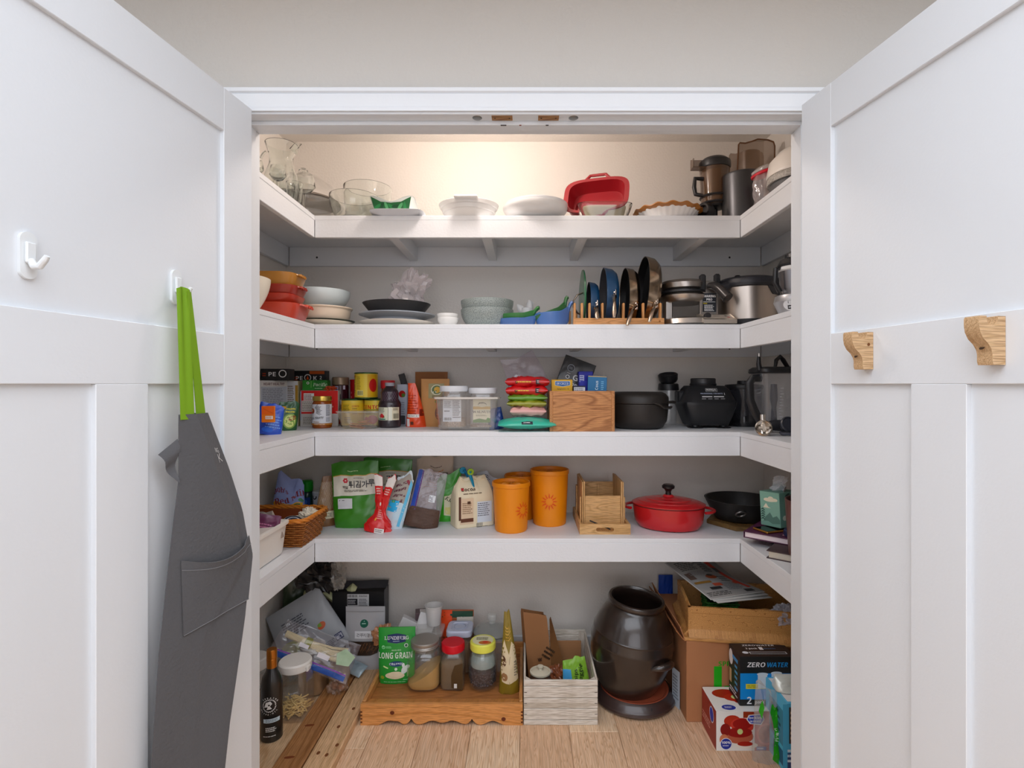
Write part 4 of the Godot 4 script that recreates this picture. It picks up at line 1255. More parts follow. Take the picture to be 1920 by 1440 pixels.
	crumpled("foil_wrapper", "crumpled orange foil wrapper lying on the red food box", "wrapper", Vector3(-0.884, S3 + 0.1625, -2.418), Vector3(0.03, 0.018, 0.02), 9, mat("b8583a", 0.3, 0.3))
	# tall jar and red can behind
	var o := thing("spice_jar", "dark purple jar with a beige lid behind the cans", "jar", Vector3(-0.866, S3, -2.5))
	part(o, "body", lt([[0.0, 0.0], [0.033, 0.0], [0.036, 0.004], [0.036, 0.182], [0.034, 0.186], [0.0, 0.186]], 36), mat("3a1a22", 0.25))
	part(o, "lid", lt([[0.0, 0.186], [0.035, 0.186], [0.0375, 0.189], [0.0375, 0.22], [0.035, 0.223], [0.0, 0.223]], 36), mat("8d7d6c", 0.4, 0.4))
	print_on(o, Pr.new().rect(0, 0.0, 0.09, 0.06, "c9c2b6").rect(-0.008, 0.076, 0.02, 0.03, "b8b4c6").rows(-0.008, 0.076, 0.018, 0.028, 3, "4a3a6a", 3).rect(0.028, 0.085, 0.01, 0.018, "c9c2d0").circ(0.022, -0.005, 0.014, "6a1a24"), round_map(0.036, 0.09), 0.006)
	can("plain red tin half hidden behind the upper yellow can", Vector3(-0.795, S3, -2.52), 0.032, 0.212, 0.0, "a81c28", Pr.new().rows(-0.02, 0.1, 0.01, 0.12, 6, "e08a8a", 3), "c02a34", "")
	# yellow cans
	var lab := Pr.new().rect(0, 0.058, 0.31, 0.1, "d8c050").rect(0.06, 0.058, 0.05, 0.1, "c9a020").rows(-0.04, 0.085, 0.03, 0.03, 4, "7a6a20", 2).rows(-0.04, 0.045, 0.03, 0.04, 5, "6a5a20", 3).rows(-0.005, 0.07, 0.022, 0.06, 10, "8a7a30", 4).rect(0.002, 0.026, 0.03, 0.024, "e8dc9a").bars(0.002, 0.026, 0.026, 0.018, "3a3a20").circ(0.062, 0.06, 0.02, "b8281c", 1.5).text("CENTO", -0.038, 0.1, 0.008, "b05a20", 0.0, true, 0.9)
	var lab2 := Pr.new().rect(0, 0.055, 0.31, 0.1, "dcc04a").text("CENTO", -0.004, 0.088, 0.017, "b8241c", 0.0, true, 1.15).rect(0, 0.07, 0.11, 0.014, "2a6a2a").text("SAN MARZANO", 0, 0.058, 0.006, "4a3a1a").circ(0.01, 0.033, 0.022, "b82a1c", 0.9).circ(-0.022, 0.03, 0.016, "c03a20", 0.9).rows(0, 0.01, 0.08, 0.01, 2, "6a5a20", 4)
	var lab3 := Pr.new().rect(0, 0.055, 0.31, 0.1, "dcbc40").rows(0.0, 0.08, 0.034, 0.04, 6, "7a6a28", 8).text("CENTO", 0.042, 0.092, 0.008, "b05a20", 0.0, true, 0.9).rows(0.04, 0.07, 0.024, 0.03, 4, "8a6a20", 5).circ(-0.052, 0.04, 0.02, "7a2a1c").rows(0.01, 0.03, 0.04, 0.03, 4, "8a6a28", 9)
	can("yellow food can, left one under the upper can", Vector3(-0.782, S3, -2.42), 0.0515, 0.124, -0.3, "d2b850", lab3)
	can("yellow food can with big red letters, right one under the upper can", Vector3(-0.678, S3, -2.42), 0.0515, 0.124, -0.22, "d2b850", lab2)
	can("yellow food can standing on top of the two others", Vector3(-0.722, S3 + 0.125, -2.42), 0.0515, 0.118, -0.3, "d2b850", lab)
	# nut butter jar
	o = thing("nut_butter_jar", "nut butter jar with gold lid and white sunburst label", "jar", Vector3(-0.886, S3, -2.325))
	part(o, "body", lt([[0.0, 0.0], [0.036, 0.0], [0.0405, 0.004], [0.041, 0.1], [0.038, 0.112], [0.035, 0.118], [0.0, 0.118]], 44), mat("8a4f24", 0.12))
	part(o, "lid", lt([[0.0, 0.118], [0.039, 0.118], [0.04, 0.121], [0.0395, 0.134], [0.038, 0.138], [0.0, 0.138]], 44), mat("c0a860", 0.3, 0.9))
	p = Pr.new().rect(0, 0.063, 0.13, 0.082, "d6d6da")
	for i in 11:
		var a := -0.5 + i * 0.14
		p.stroke([Vector2(-0.03, 0.075) + Vector2(cos(a), sin(a)) * 0.018, Vector2(-0.03, 0.075) + Vector2(cos(a), sin(a)) * (0.036 + 0.004 * sin(i * 2.0))], 0.0016, "3a3434")
	p.circ(-0.034, 0.075, 0.012, "8a4a30").circ(-0.038, 0.077, 0.006, "d8b090").text("It's Nutty", -0.012, 0.044, 0.009, "33312f", 0.12, true, 1.0, 0.2, "Droid Serif").rows(-0.012, 0.028, 0.03, 0.006, 1, "9a7a50", 3).rows(0.037, 0.078, 0.022, 0.05, 9, "6a6a74", 4).rows(0.037, 0.038, 0.022, 0.02, 4, "8a8a92", 5).rect(0, 0.018, 0.13, 0.006, "b07a3a").text("PEANUT BUTTER", 0, 0.018, 0.004, "f0e0c8")
	print_on(o, p, round_map(0.041, 0.0, 0.1), 0.006)
	# clear tub of wafers
	o = thing("plastic_tub", "clear plastic tub with crumbled wafers in front of yellow cans", "tub", Vector3(-0.712, S3, -2.31))
	part(o, "body", lt(dish(0.07, 0.052, 0.07, 0.0015, 1.1), 56, 1.35, 0.75, 5.0), clear("efe9e0", 0.07, 0.03))
	part(o, "rim", lt([[0.068, 0.069], [0.0735, 0.07], [0.0735, 0.075], [0.068, 0.076]], 56, 1.35, 0.75, 5.0), clear("efe9e0", 0.3, 0.08))
	var g := RandomNumberGenerator.new()
	g.seed = 12
	for i in 7: part(o, "wafer", bx(Vector3.ZERO, Vector3(0.06 - i * 0.003, 0.003, 0.03), 0.001), mat("c08a5a", 0.7), Transform3D(Basis.from_euler(Vector3(g.randf_range(-0.12, 0.12), g.randf_range(-0.5, 0.5), g.randf_range(-0.14, 0.22))), Vector3(g.randf_range(-0.028, 0.028), 0.006 + i * 0.0042, g.randf_range(-0.008, 0.012))))
	# bags by the left jamb
	var b := Bag.new(0.105, 0.118, 0.065, 3)
	b.top = 0.8; b.wr = 0.006; b.fold = 0.15
	pouch("snack_bag", "bright blue snack bag leaning by the left jamb, clipped shut", "bag", Vector3(-0.98, S3, -2.02), 0.4, b, glossy("1c55b4"), Pr.new().rows(0.02, 0.05, 0.06, 0.05, 5, "7aa0dc", 4).circ(0.0, 0.02, 0.02, "2a6ac8", 0.5), Vector2(-0.05, -0.18), "snack bags by the jamb")
	carton("snack_packet", "small orange packet with a white label, tucked in front of the blue bag", Vector3(-0.945, S3 + 0.05, -1.962), Vector3(0.045, 0.06, 0.012), 0.2, mat("e08a2a", 0.4), {"front": Pr.new().rect(0, 0.014, 0.043, 0.03, "e8761c").stroke([Vector2(-0.015, 0.02), Vector2(0.015, 0.004)], 0.002, "c05a10").rect(0.004, -0.012, 0.026, 0.012, "f0ece6").rows(0.004, -0.012, 0.022, 0.008, 2, "c08a4a", 3)}, "packet")
	b = Bag.new(0.1, 0.122, 0.055, 6)
	b.top = 0.75; b.wr = 0.005; b.fold = 0.12
	pouch("snack_bag", "dark green snack bag printed with a half avocado", "bag", Vector3(-0.992, S3, -2.19), 0.55, b, glossy("1c4f2a"), Pr.new().circ(0.012, 0.042, 0.026, "7a9a4a", 1.2).circ(0.012, 0.042, 0.021, "c9cf8a", 1.2).circ(0.02, 0.055, 0.016, "8a5a30", 0.6, 0.5).rows(0.01, 0.085, 0.04, 0.024, 2, "c9c24a", 3).circ(-0.02, 0.098, 0.01, "d0a030", 0.7), Vector2(0, -0.2), "snack bags by the jamb")
	o = thing("red_cup", "small red cup behind the blue snack bag by left jamb", "cup", Vector3(-1.01, S3 + 0.0, -1.92))
	part(o, "body", lt([[0.0, 0.0], [0.03, 0.0], [0.034, 0.1], [0.037, 0.118], [0.034, 0.118], [0.03, 0.1], [0.0, 0.01]], 28), mat("c01830", 0.35))
	o = thing("scissors", "scissors with orange ring handles standing in the red cup", "scissors", Vector3(-0.998, S3 + 0.1, -1.92))
	for s in [-1, 1]:
		var rp := []
		for i in 20: rp.append(Vector3(s * 0.016 + cos(TAU * i / 20) * 0.014, 0.04 + sin(TAU * i / 20) * 0.024, s * 0.002))
		part(o, "ring_handle", MB.new().tube(rp, 0.004, 8, 1.0, true).done(), mat("d8461c", 0.4))
		part(o, "blade", bx(Vector3(s * 0.003, -0.03, s * 0.002), Vector3(0.009, 0.09, 0.0015)), steel)
	# juice bottle and things behind
	o = thing("juice_bottle", "dark purple juice bottle with diamond embossed shoulder and cream label", "bottle", Vector3(-0.598, S3, -2.352))
	part(o, "body", lt([[0.0, 0.0], [0.042, 0.0], [0.048, 0.006], [0.0495, 0.03], [0.048, 0.034], [0.048, 0.09], [0.05, 0.1], [0.046, 0.112], [0.038, 0.126], [0.0375, 0.14], [0.039, 0.152], [0.034, 0.164], [0.02, 0.176], [0.017, 0.182], [0.0, 0.182]], 48), glossy("1c0d16", 0.1))
	p = Pr.new()
	for i in 9:
		for s in [-1, 1]: p.stroke([Vector2(-0.04 + i * 0.01 - s * 0.012, 0.118), Vector2(-0.04 + i * 0.01 + s * 0.012, 0.158)], 0.0012, "6a5664")
	print_on(o, p, func(q: Vector2, k: float) -> Vector3:
		var r := 0.0385 + k + maxf(0.0, 0.126 - q.y) * 0.7 - maxf(0.0, q.y - 0.152) * 0.55
		return Vector3(sin(q.x / 0.039) * r, q.y, cos(q.x / 0.039) * r), 0.006, "embossing")
	p = Pr.new().rect(-0.023, 0.062, 0.055, 0.056, "c9c8b4").rect(0.014, 0.062, 0.016, 0.058, "dcdacb").rect(0.04, 0.062, 0.036, 0.056, "cfc6ae").rows(-0.026, 0.078, 0.036, 0.022, 5, "6a6a58", 3).circ(-0.03, 0.051, 0.007, "b02a3a").circ(-0.018, 0.05, 0.007, "b02a3a").circ(-0.024, 0.056, 0.007, "c0303a").circ(-0.013, 0.047, 0.004, "3a7a3a", 0.5).rect(-0.024, 0.0385, 0.036, 0.005, "3a7a6a").rows(0.04, 0.082, 0.028, 0.012, 3, "6a5a48", 5).bars(0.04, 0.052, 0.026, 0.022, "5a5648")
	print_on(o, p, round_map(0.0485, 0.0, 0.0), 0.006)
	part(o, "cap", lt([[0.0, 0.182], [0.0205, 0.182], [0.021, 0.184], [0.021, 0.195], [0.019, 0.197], [0.0, 0.197]], 32), mat("8a8a90", 0.4))
	o = thing("sauce_bottle", "bottle with a coral red cap half hidden behind the juice bottle", "bottle", Vector3(-0.642, S3, -2.49))
	part(o, "body", lt([[0.0, 0.0], [0.03, 0.0], [0.032, 0.1], [0.028, 0.17], [0.0, 0.17]], 30), mat("6a2a2c", 0.3))
	part(o, "cap", lt([[0.0, 0.17], [0.032, 0.17], [0.033, 0.205], [0.03, 0.208], [0.0, 0.208]], 30), mat("d84a50", 0.45))
	carton("sugar_box", "tall grey box with a red round mark behind the juice bottle", Vector3(-0.553, S3, -2.48), Vector3(0.075, 0.19, 0.045), -0.15, mat("8f929c", 0.5), {"front": Pr.new().rect(-0.012, 0, 0.046, 0.186, "b6bac4").circ(-0.012, 0.05, 0.016, "b02a2a").circ(-0.006, 0.044, 0.009, "5a7a3a").rows(-0.012, -0.02, 0.03, 0.07, 7, "8a8e9a", 3).rect(-0.012, -0.07, 0.03, 0.04, "4a4a4c")})
	# orange bag with a dark spatula behind it
	b = Bag.new(0.095, 0.195, 0.07, 9)
	b.top = 0.35; b.side = -0.1; b.wr = 0.006
	p = Pr.new().rect(-0.01, 0.05, 0.062, 0.014, "d6d0c8").rows(-0.01, 0.05, 0.058, 0.008, 1, "8a8078", 3).rect(-0.03, 0.02, 0.014, 0.034, "d8d4d2").rows(-0.008, 0.1, 0.05, 0.09, 8, "a83c10", 8).rect(0.03, 0.065, 0.016, 0.03, "7a2a1a").rect(-0.012, 0.018, 0.014, 0.014, "5a3020")
	pouch("rice_bag", "orange bag twisted narrow at the top, left of the brown paper pouches", "bag", Vector3(-0.488, S3, -2.38), 0.0, b, glossy("e0551a"), p)
	o = thing("spatula", "dark spatula standing behind the orange bag", "spatula", Vector3(-0.5, S3, -2.49))
	o.rotation.z = 0.28
	part(o, "blade", bx(Vector3(-0.01, 0.226, 0), Vector3(0.03, 0.05, 0.006), 0.002), mat("1f1f20", 0.5))
	part(o, "shaft", bx(Vector3(0, 0.1, 0), Vector3(0.016, 0.2, 0.01), 0.003), mat("232122", 0.5))
	# brown paper pouches
	b = Bag.new(0.152, 0.248, 0.05, 10)
	b.top = 1.0; b.wr = 0.003; b.tt = 0.006
	pouch("kraft_pouch", "larger brown paper pouch standing behind the labelled one", "pouch", Vector3(-0.44, S3, -2.5), 0.0, b, mat("8a5f3c", 0.7), null, Vector2.ZERO, "brown paper pouches")
	b = Bag.new(0.128, 0.214, 0.06, 11)
	b.top = 1.0; b.wr = 0.004
	p = Pr.new().rect(0.006, 0.16, 0.07, 0.066, "8d8460").circ(0.008, 0.165, 0.026, "c9c4ae", 0.9).circ(0.008, 0.165, 0.022, "4a5a30", 0.9).circ(0.01, 0.165, 0.014, "c09a3a", 1.0, 0.5).rows(0.008, 0.135, 0.04, 0.012, 2, "5a4a20", 3).circ(0.01, 0.113, 0.009, "5a7a40").circ(0.024, 0.062, 0.022, "6a3a20", 1.5).rows(0.024, 0.062, 0.03, 0.05, 4, "a0603a", 5)
	pouch("kraft_pouch", "tan paper pouch with an oval label and nut window", "pouch", Vector3(-0.405, S3, -2.4), 0.0, b, mat("b08659", 0.65), p, Vector2.ZERO, "brown paper pouches")
	# clear bin with two nut jars
	o = thing("plastic_bin", "clear rectangular bin with a rolled rim holding two nut jars", "bin", Vector3(-0.241, S3, -2.283))
	part(o, "body", lt([[0.0, 0.0], [0.112, 0.0], [0.118, 0.006], [0.13, 0.134], [0.1275, 0.134], [0.115, 0.008], [0.0, 0.004]], 64, 1.0, 0.86, 12.0), clear("f0e9e2", 0.09, 0.03))
	part(o, "rim", lt([[0.129, 0.128], [0.136, 0.13], [0.136, 0.137], [0.129, 0.138], [0.127, 0.134]], 64, 1.0, 0.88, 12.0), clear("f6efe6", 0.6, 0.2))
	for i in 2:
		o = thing("nut_jar", ["plastic nut jar with a white lid and nutrition label, left one in bin", "plastic jar labelled WALNUTS with a white lid, right one in the bin"][i], "jar", Vector3(-0.306 + 0.124 * i, S3 + 0.005, -2.285), 0.0, "white lidded nut jars")
		var hh := 0.178 - i * 0.008
		part(o, "body", lt([[0.0, 0.0], [0.054, 0.0], [0.058, 0.006], [0.058, 0.118], [0.05, 0.138], [0.05, hh - 0.022], [0.047, hh - 0.022], [0.047, 0.138], [0.055, 0.117], [0.055, 0.008], [0.0, 0.004]], 48, 1, 1, 4.0), clear("e6dfd8", 0.06, 0.03))
		part(o, "lid", lt([[0.0, hh - 0.024], [0.058, hh - 0.024], [0.06, hh - 0.021], [0.06, hh - 0.005], [0.057, hh], [0.0, hh]], 44), mat("f0f0f2", 0.4))
		part(o, "contents", lt([[0.0, 0.005], [0.05, 0.005], [0.053, 0.01], [0.053, 0.04 if i == 0 else 0.012], [0.03, 0.045 if i == 0 else 0.016], [0.0, 0.036 if i == 0 else 0.012]], 36, 1, 1, 4.0), speckle("6a4a34", "c9a886", 14.0, 0.7, 0.35, 0.65, 0.6))
		if i == 0:
			p = Pr.new().rect(0, 0.075, 0.076, 0.092, "d2d4d8").rect(-0.018, 0.075, 0.036, 0.09, "c9ccd2").rows(-0.018, 0.1, 0.032, 0.03, 6, "7a7a80", 3).rows(-0.018, 0.073, 0.03, 0.008, 1, "3a3a3c", 4).bars(-0.018, 0.04, 0.03, 0.012, "303032").rows(0.019, 0.085, 0.034, 0.066, 12, "6a6a70", 5).rect(0.019, 0.047, 0.034, 0.0025, "303032")
		else:
			p = Pr.new().rect(0, 0.074, 0.072, 0.098, "cfc9b4").rect(0, 0.086, 0.072, 0.012, "b89a62").circ(0.002, 0.1, 0.018, "5a5240", 0.5).circ(0.002, 0.098, 0.017, "cfc9b4", 0.5).rows(0.0, 0.107, 0.024, 0.006, 1, "4a4436", 2).text("WALNUTS", 0, 0.07, 0.0105, "2c2824", 0.0, true, 1.0, 0.0, "Droid Serif").rows(0.002, 0.055, 0.052, 0.008, 2, "8a8068", 4).poly(PackedVector2Array([Vector2(-0.036, 0.025), Vector2(0.036, 0.025), Vector2(0.036, 0.044), Vector2(0.015, 0.037), Vector2(-0.01, 0.042), Vector2(-0.036, 0.036)]), "5a7a4a").circ(0.026, 0.04, 0.005, "4a8a4a")
		print_on(o, p, flat(Vector3(0, 0, 0.0583), Vector3.RIGHT, Vector3.UP))
	packets()
	wooden_box()
	third_right()

func packets() -> void:
	# a pile of packets beside the wooden box, lowest first
	var b := Bag.new(0.235, 0.15, 0.045, 21)
	b.pillow = true; b.wr = 0.004; b.tt = 0.002
	pouch("teal_pouch", "flat teal pouch at the bottom of the packet pile, its edge over the shelf", "pouch", Vector3(0.008, S3 + 0.026, -2.115), 0.06, b, glossy("35a895"), Pr.new().rect(0.0, 0.01, 0.045, 0.016, "22303a").rows(0, 0.01, 0.03, 0.008, 1, "c8d0d0", 3), Vector2(-PI / 2 + 0.06, 0), "packets in the pile")
	var mk := func(y: float, w: float, dp: float, t: float, col: String, sd: int, label: String, pr: Pr, x := 0.0, turn := 0.0, gl := true) -> Node3D:
		var q := Bag.new(w, dp, t, sd)
		q.pillow = true; q.wr = 0.012; q.tt = 0.008; q.full = 0.25
		return pouch("snack_packet", label, "packet", Vector3(x, S3 + y, -2.185), turn, q, glossy(col) if gl else mat(col, 0.5), pr, Vector2(-PI / 2, 0), "packets in the pile")
	mk.call(0.078, 0.15, 0.09, 0.04, "d8a8a4", 31, "pink and white packet in the packet pile, above the teal pouch", Pr.new(), 0.012, 0.05)
	mk.call(0.11, 0.165, 0.09, 0.022, "8a8a2a", 32, "olive green and orange packet in the pile, above the pink one", Pr.new(), 0.005, -0.06)
	mk.call(0.134, 0.165, 0.09, 0.024, "5f8a2c", 33, "green packet with a cream edge in the pile, under the red ones", Pr.new(), 0.01, 0.05)
	var red1: Node3D = mk.call(0.164, 0.175, 0.09, 0.036, "c01c26", 34, "shiny red packet in the pile, lower of the two red ones", Pr.new(), 0.006, 0.03)
	var red2: Node3D = mk.call(0.2, 0.185, 0.09, 0.036, "b81a24", 35, "shiny red packet on top of the packet pile", Pr.new(), 0.008, -0.05)
	# dark ends and lettering on the front edges of the two red packets
	for i in 2:
		var o: Node3D = red1 if i == 0 else red2
		var p := Pr.new().rect(0.052, 0, 0.034, 0.022, "221a1e").rows(-0.01, 0.0, 0.07, 0.01, 1, "e8c050", 4 + i).circ(-0.045, 0.002, 0.006, "3a0c10").rows(0.052, 0, 0.024, 0.014, 2, "c8b8b8", 7 + i)
		print_on(o, p, func(q: Vector2, k: float) -> Vector3: return Vector3(q.x, 0.0 - k - 0.0035 + 0.012 * pow(q.x / 0.09, 2.0) + absf(q.y) * 0.28, -q.y * 0.95), 0.01)
	var zb := Bag.new(0.2, 0.2, 0.07, 41)
	zb.top = 0.75; zb.wr = 0.008; zb.bend = -0.12; zb.side = -0.22; zb.fold = 0.3
	var zo := pouch("zip_bag", "clear zip bag with a blue strip rising behind the red packets", "zip bag", Vector3(0.03, S3 + 0.12, -2.33), 0.1, zb, clear("c9b4cc", 0.16, 0.06), null, Vector2(-0.1, 0.12))
	print_on(zo, Pr.new().rect(-0.02, 0.085, 0.13, 0.008, "3a5aa8").rect(-0.02, 0.077, 0.13, 0.005, "8a3a90"), zb.map(), 0.012, "zip_strip")
	b = Bag.new(0.07, 0.09, 0.05, 44)
	b.wr = 0.007
	pouch("blue_packet", "dark blue crumpled packet left of the pile, above the teal pouch", "packet", Vector3(-0.118, S3, -2.26), 0.3, b, glossy("1d3f78"), null, Vector2(0, 0.2))

func wooden_box() -> void:
	var o := thing("wooden_box", "open pine box with bold grain holding small food cartons", "wooden box", Vector3(0.229, S3, -2.275))
	var wd := wood("d3955c", "9a5f30", 0, 9, 0.55, 4.5, 0.5)
	var wz := wood("d3955c", "9a5f30", 2, 9, 0.55, 4.5, 0.5)
	part(o, "front_board", bx(Vector3(0, 0.0815, 0.122), Vector3(0.236, 0.163, 0.012), 0.001), wd)
	part(o, "rear_board", bx(Vector3(0, 0.0815, -0.122), Vector3(0.236, 0.163, 0.012), 0.001), wd)
	for s in [-1, 1]: part(o, "side_board", bx(Vector3(s * 0.1245, 0.0815, 0), Vector3(0.013, 0.163, 0.256), 0.001), wz)
	part(o, "bottom_board", bx(Vector3(0, 0.007, 0), Vector3(0.234, 0.012, 0.23)), wz)
	var p := Pr.new().rect(0, 0.045, 0.086, 0.1, "e0b020").poly(PackedVector2Array([Vector2(-0.03, 0.092), Vector2(0.034, 0.092), Vector2(0.034, 0.074), Vector2(0.002, 0.068), Vector2(-0.03, 0.074)]), "d8e4ec").poly(PackedVector2Array([Vector2(-0.028, 0.09), Vector2(0.032, 0.09), Vector2(0.032, 0.075), Vector2(0.002, 0.07), Vector2(-0.028, 0.075)]), "1d5f9a").text("DE CECCO", 0.002, 0.0815, 0.0095, "f0f4f6", 0.0, true, 0.82).text("Spaghetti n. 12", 0.004, 0.058, 0.005, "4a3a10")
	carton("pasta_box", "yellow pasta carton with a blue badge standing in the wooden box", Vector3(0.155, S3 + 0.0135, -2.275), Vector3(0.088, 0.196, 0.05), 0.0, mat("e0b020", 0.5), {"front": p}, "box", "cartons in the wooden box")
	p = Pr.new().rect(0, 0, 0.05, 0.16, "2b2c40").rect(0, 0.064, 0.046, 0.03, "d6d8dc").rows(0, 0.064, 0.042, 0.026, 4, "5a5a66", 3)
	carton("navy_box", "dark navy carton with a white panel between yellow and teal cartons", Vector3(0.226, S3 + 0.0135, -2.25), Vector3(0.05, 0.17, 0.05), 0.0, mat("2b2c40", 0.5), {"front": p}, "box", "cartons in the wooden box")
	p = Pr.new().rect(0, 0, 0.078, 0.21, "1a6f9a").text("Cous", -0.002, 0.066, 0.012, "d8e6ee", PI / 2).rows(0.022, 0.066, 0.012, 0.04, 5, "8ac0dc", 3).rect(0, 0.103, 0.078, 0.003, "c9a860")
	var t := carton("teal_box", "teal blue carton with sideways lettering, rightmost in the wooden box", Vector3(0.298, S3 + 0.0135, -2.27), Vector3(0.08, 0.212, 0.05), -0.1, mat("175f88", 0.5), {"front": p}, "box", "cartons in the wooden box")
	t.rotation.z = -0.04
	p = Pr.new().rect(0, 0, 0.06, 0.22, "2a2f9a").rect(-0.018, 0.085, 0.02, 0.03, "c9cde8").rows(-0.018, 0.085, 0.018, 0.026, 3, "3a3f9a", 2).rect(0, 0.05, 0.05, 0.05, "3a40a8")
	carton("blue_box", "royal blue carton behind the teal one in the wooden box", Vector3(0.262, S3 + 0.0135, -2.335), Vector3(0.062, 0.232, 0.04), 0.05, mat("262b90", 0.5), {"front": p}, "box", "cartons in the wooden box")
	var b := Bag.new(0.145, 0.26, 0.03, 51)
	b.top = 1.0; b.wr = 0.003
	p = Pr.new().circ(-0.03, 0.21, 0.017, "8a9098").circ(-0.03, 0.21, 0.014, "1d1d20").rows(-0.03, 0.21, 0.02, 0.012, 2, "8a9098", 3).circ(-0.032, 0.168, 0.009, "d8d8d8").circ(-0.032, 0.168, 0.006, "1d1d20").rows(-0.03, 0.185, 0.02, 0.006, 1, "b8b8b8", 4).text("organic", 0.026, 0.2, 0.009, "9a9a9a").text("GTO", 0.03, 0.175, 0.026, "e6e6e6", 0.0, true, 1.1).text("beans", 0.028, 0.145, 0.018, "d8d8d8")
	pouch("black_pouch", "black pouch with white lettering leaning up behind the yellow carton", "pouch", Vector3(0.158, S3 + 0.055, -2.36), 0.0, b, glossy("141416"), p, Vector2(-0.08, -0.36))

func third_right() -> void:
	# cast iron pot
	var iron := speckle("1f1a17", "2c2723", 30.0, 0.5, 0.4, 0.6, 0.06)
	var o := thing("iron_pot", "black cast iron pot with a skillet lid", "pot", Vector3(0.491, S3, -2.315))
	part(o, "pot_body", lt([[0.0, 0.0], [0.085, 0.0], [0.104, 0.008], [0.12, 0.035], [0.126, 0.085], [0.127, 0.106], [0.0, 0.106]], 56), iron)
	part(o, "lid", lt([[0.0, 0.108], [0.127, 0.108], [0.129, 0.112], [0.126, 0.135], [0.115, 0.15], [0.1, 0.157], [0.095, 0.154], [0.0, 0.153]], 56), iron)
	part(o, "pot_handle", MB.new().tube([Vector3(0.03, 0.114, 0.125), Vector3(0.06, 0.106, 0.13), Vector3(0.075, 0.094, 0.125), Vector3(0.11, 0.092, 0.09), Vector3(0.128, 0.094, 0.055)], [0.003, 0.006, 0.007, 0.008, 0.005], 10, 0.8).done(), iron)
	part(o, "lid_handle", MB.new().tube([Vector3(0.105, 0.112, 0.075), Vector3(0.13, 0.115, 0.06), Vector3(0.145, 0.113, 0.03), Vector3(0.135, 0.113, 0.0)], [0.006, 0.009, 0.01, 0.008], 12, 0.7).done(), iron)
	# shaker bottle
	o = thing("shaker_bottle", "clear shaker bottle with a slanted black cap behind the iron pot", "bottle", Vector3(0.672, S3, -2.505))
	part(o, "body", lt([[0.0, 0.0], [0.036, 0.0], [0.038, 0.004], [0.042, 0.165], [0.039, 0.165], [0.035, 0.006], [0.0, 0.004]], 36), clear("e6e6e6", 0.14, 0.06))
	part(o, "collar", lt([[0.0, 0.162], [0.047, 0.162], [0.048, 0.166], [0.046, 0.19], [0.04, 0.194], [0.0, 0.194]], 36), mat("18181a", 0.4))
	part(o, "cap", lt([[0.0, 0.0], [0.036, 0.0], [0.043, 0.012], [0.045, 0.036], [0.042, 0.039], [0.036, 0.03], [0.0, 0.028]], 36), mat("18181a", 0.4), Transform3D(Basis(Vector3.RIGHT, 0.22) * Basis(Vector3.BACK, 0.12), Vector3(0, 0.2, 0)))
	# blender base
	o = thing("countertop_blender", "black blender motor base with silver lettering and buttons", "blender", Vector3(0.8, S3, -2.375))
	var blk := mat("1c1c1e", 0.42)
	var rings := []
	for q in [[0.0, 0.012, 0.085, 0.075, 0.0], [0.082, 0.012, 0.085, 0.075, 0.0], [0.1, 0.05, 0.1, 0.09, 0.0], [0.117, 0.098, 0.117, 0.095, 0.0], [0.118, 0.112, 0.118, 0.094, 0.0], [0.094, 0.168, 0.094, 0.068, -0.01], [0.08, 0.183, 0.08, 0.058, -0.015], [0.0, 0.186, 0.05, 0.04, -0.015]]:
		var r := PackedVector3Array()
		for j in 48:
			var a := TAU * j / 48
			var k := pow(pow(absf(cos(a)), 6.0) + pow(absf(sin(a)), 6.0), -1.0 / 6.0)
			r.append(Vector3(cos(a) * k * q[2], q[1], sin(a) * k * q[3] + q[4]) if q[0] > 0.0 else Vector3(0, q[1], q[4]))
		rings.append(r)
	part(o, "motor_body", MB.new().loft(rings).done(32.0), blk)
	part(o, "collar", lt([[0.0, 0.184], [0.056, 0.184], [0.058, 0.19], [0.054, 0.196], [0.054, 0.214], [0.05, 0.217], [0.044, 0.214], [0.04, 0.196], [0.0, 0.196]], 40), mat("232325", 0.4), Transform3D(Basis(), Vector3(-0.004, 0, -0.015)))
	for x in [-0.06, 0.06]: part(o, "suction_foot", lt([[0.0, 0.0], [0.032, 0.0], [0.034, 0.003], [0.018, 0.007], [0.016, 0.014], [0.0, 0.014]], 24), blk, Transform3D(Basis(), Vector3(x, 0, 0.055)))
	part(o, "side_grip", bx(Vector3(-0.108, 0.135, -0.02), Vector3(0.03, 0.05, 0.06), 0.006), blk)
	var p := Pr.new()
	p.rect(0, 0.034, 0.05, 0.016, "b8b8b8").rect(0, 0.034, 0.047, 0.0135, "1a1a1c").text("NINJA", 0, 0.034, 0.0085, "e8e8e8", 0.0, true, 1.2).text("PROFESSIONAL 1100 WATTS", -0.002, 0.016, 0.0055, "c9d2e6", 0.0, true, 0.95).rect(0.053, 0.014, 0.002, 0.011, "d8d8d8").rect(-0.024, 0.0, 0.044, 0.005, "d0d0d0").rect(0.026, 0.0, 0.044, 0.005, "d0d0d0")
	for i in 4: p.rect(-0.04 + i * 0.027, -0.011, 0.018, 0.004, "8a8a8c")
	print_on(o, p, flat(Vector3(0.006, 0.136, 0.0815), Vector3.RIGHT, Vector3(0, 0.056, -0.036).normalized()))
	# dark container behind
	o = thing("processor_bowl", "dark see-through food processor bowl with a black lid, behind blender jug", "bowl", Vector3(1.0, S3, -2.44))
	part(o, "body", lt([[0.0, 0.0], [0.065, 0.0], [0.07, 0.01], [0.078, 0.17], [0.075, 0.17], [0.067, 0.012], [0.0, 0.008]], 40), clear("3a3a40", 0.55, 0.08))
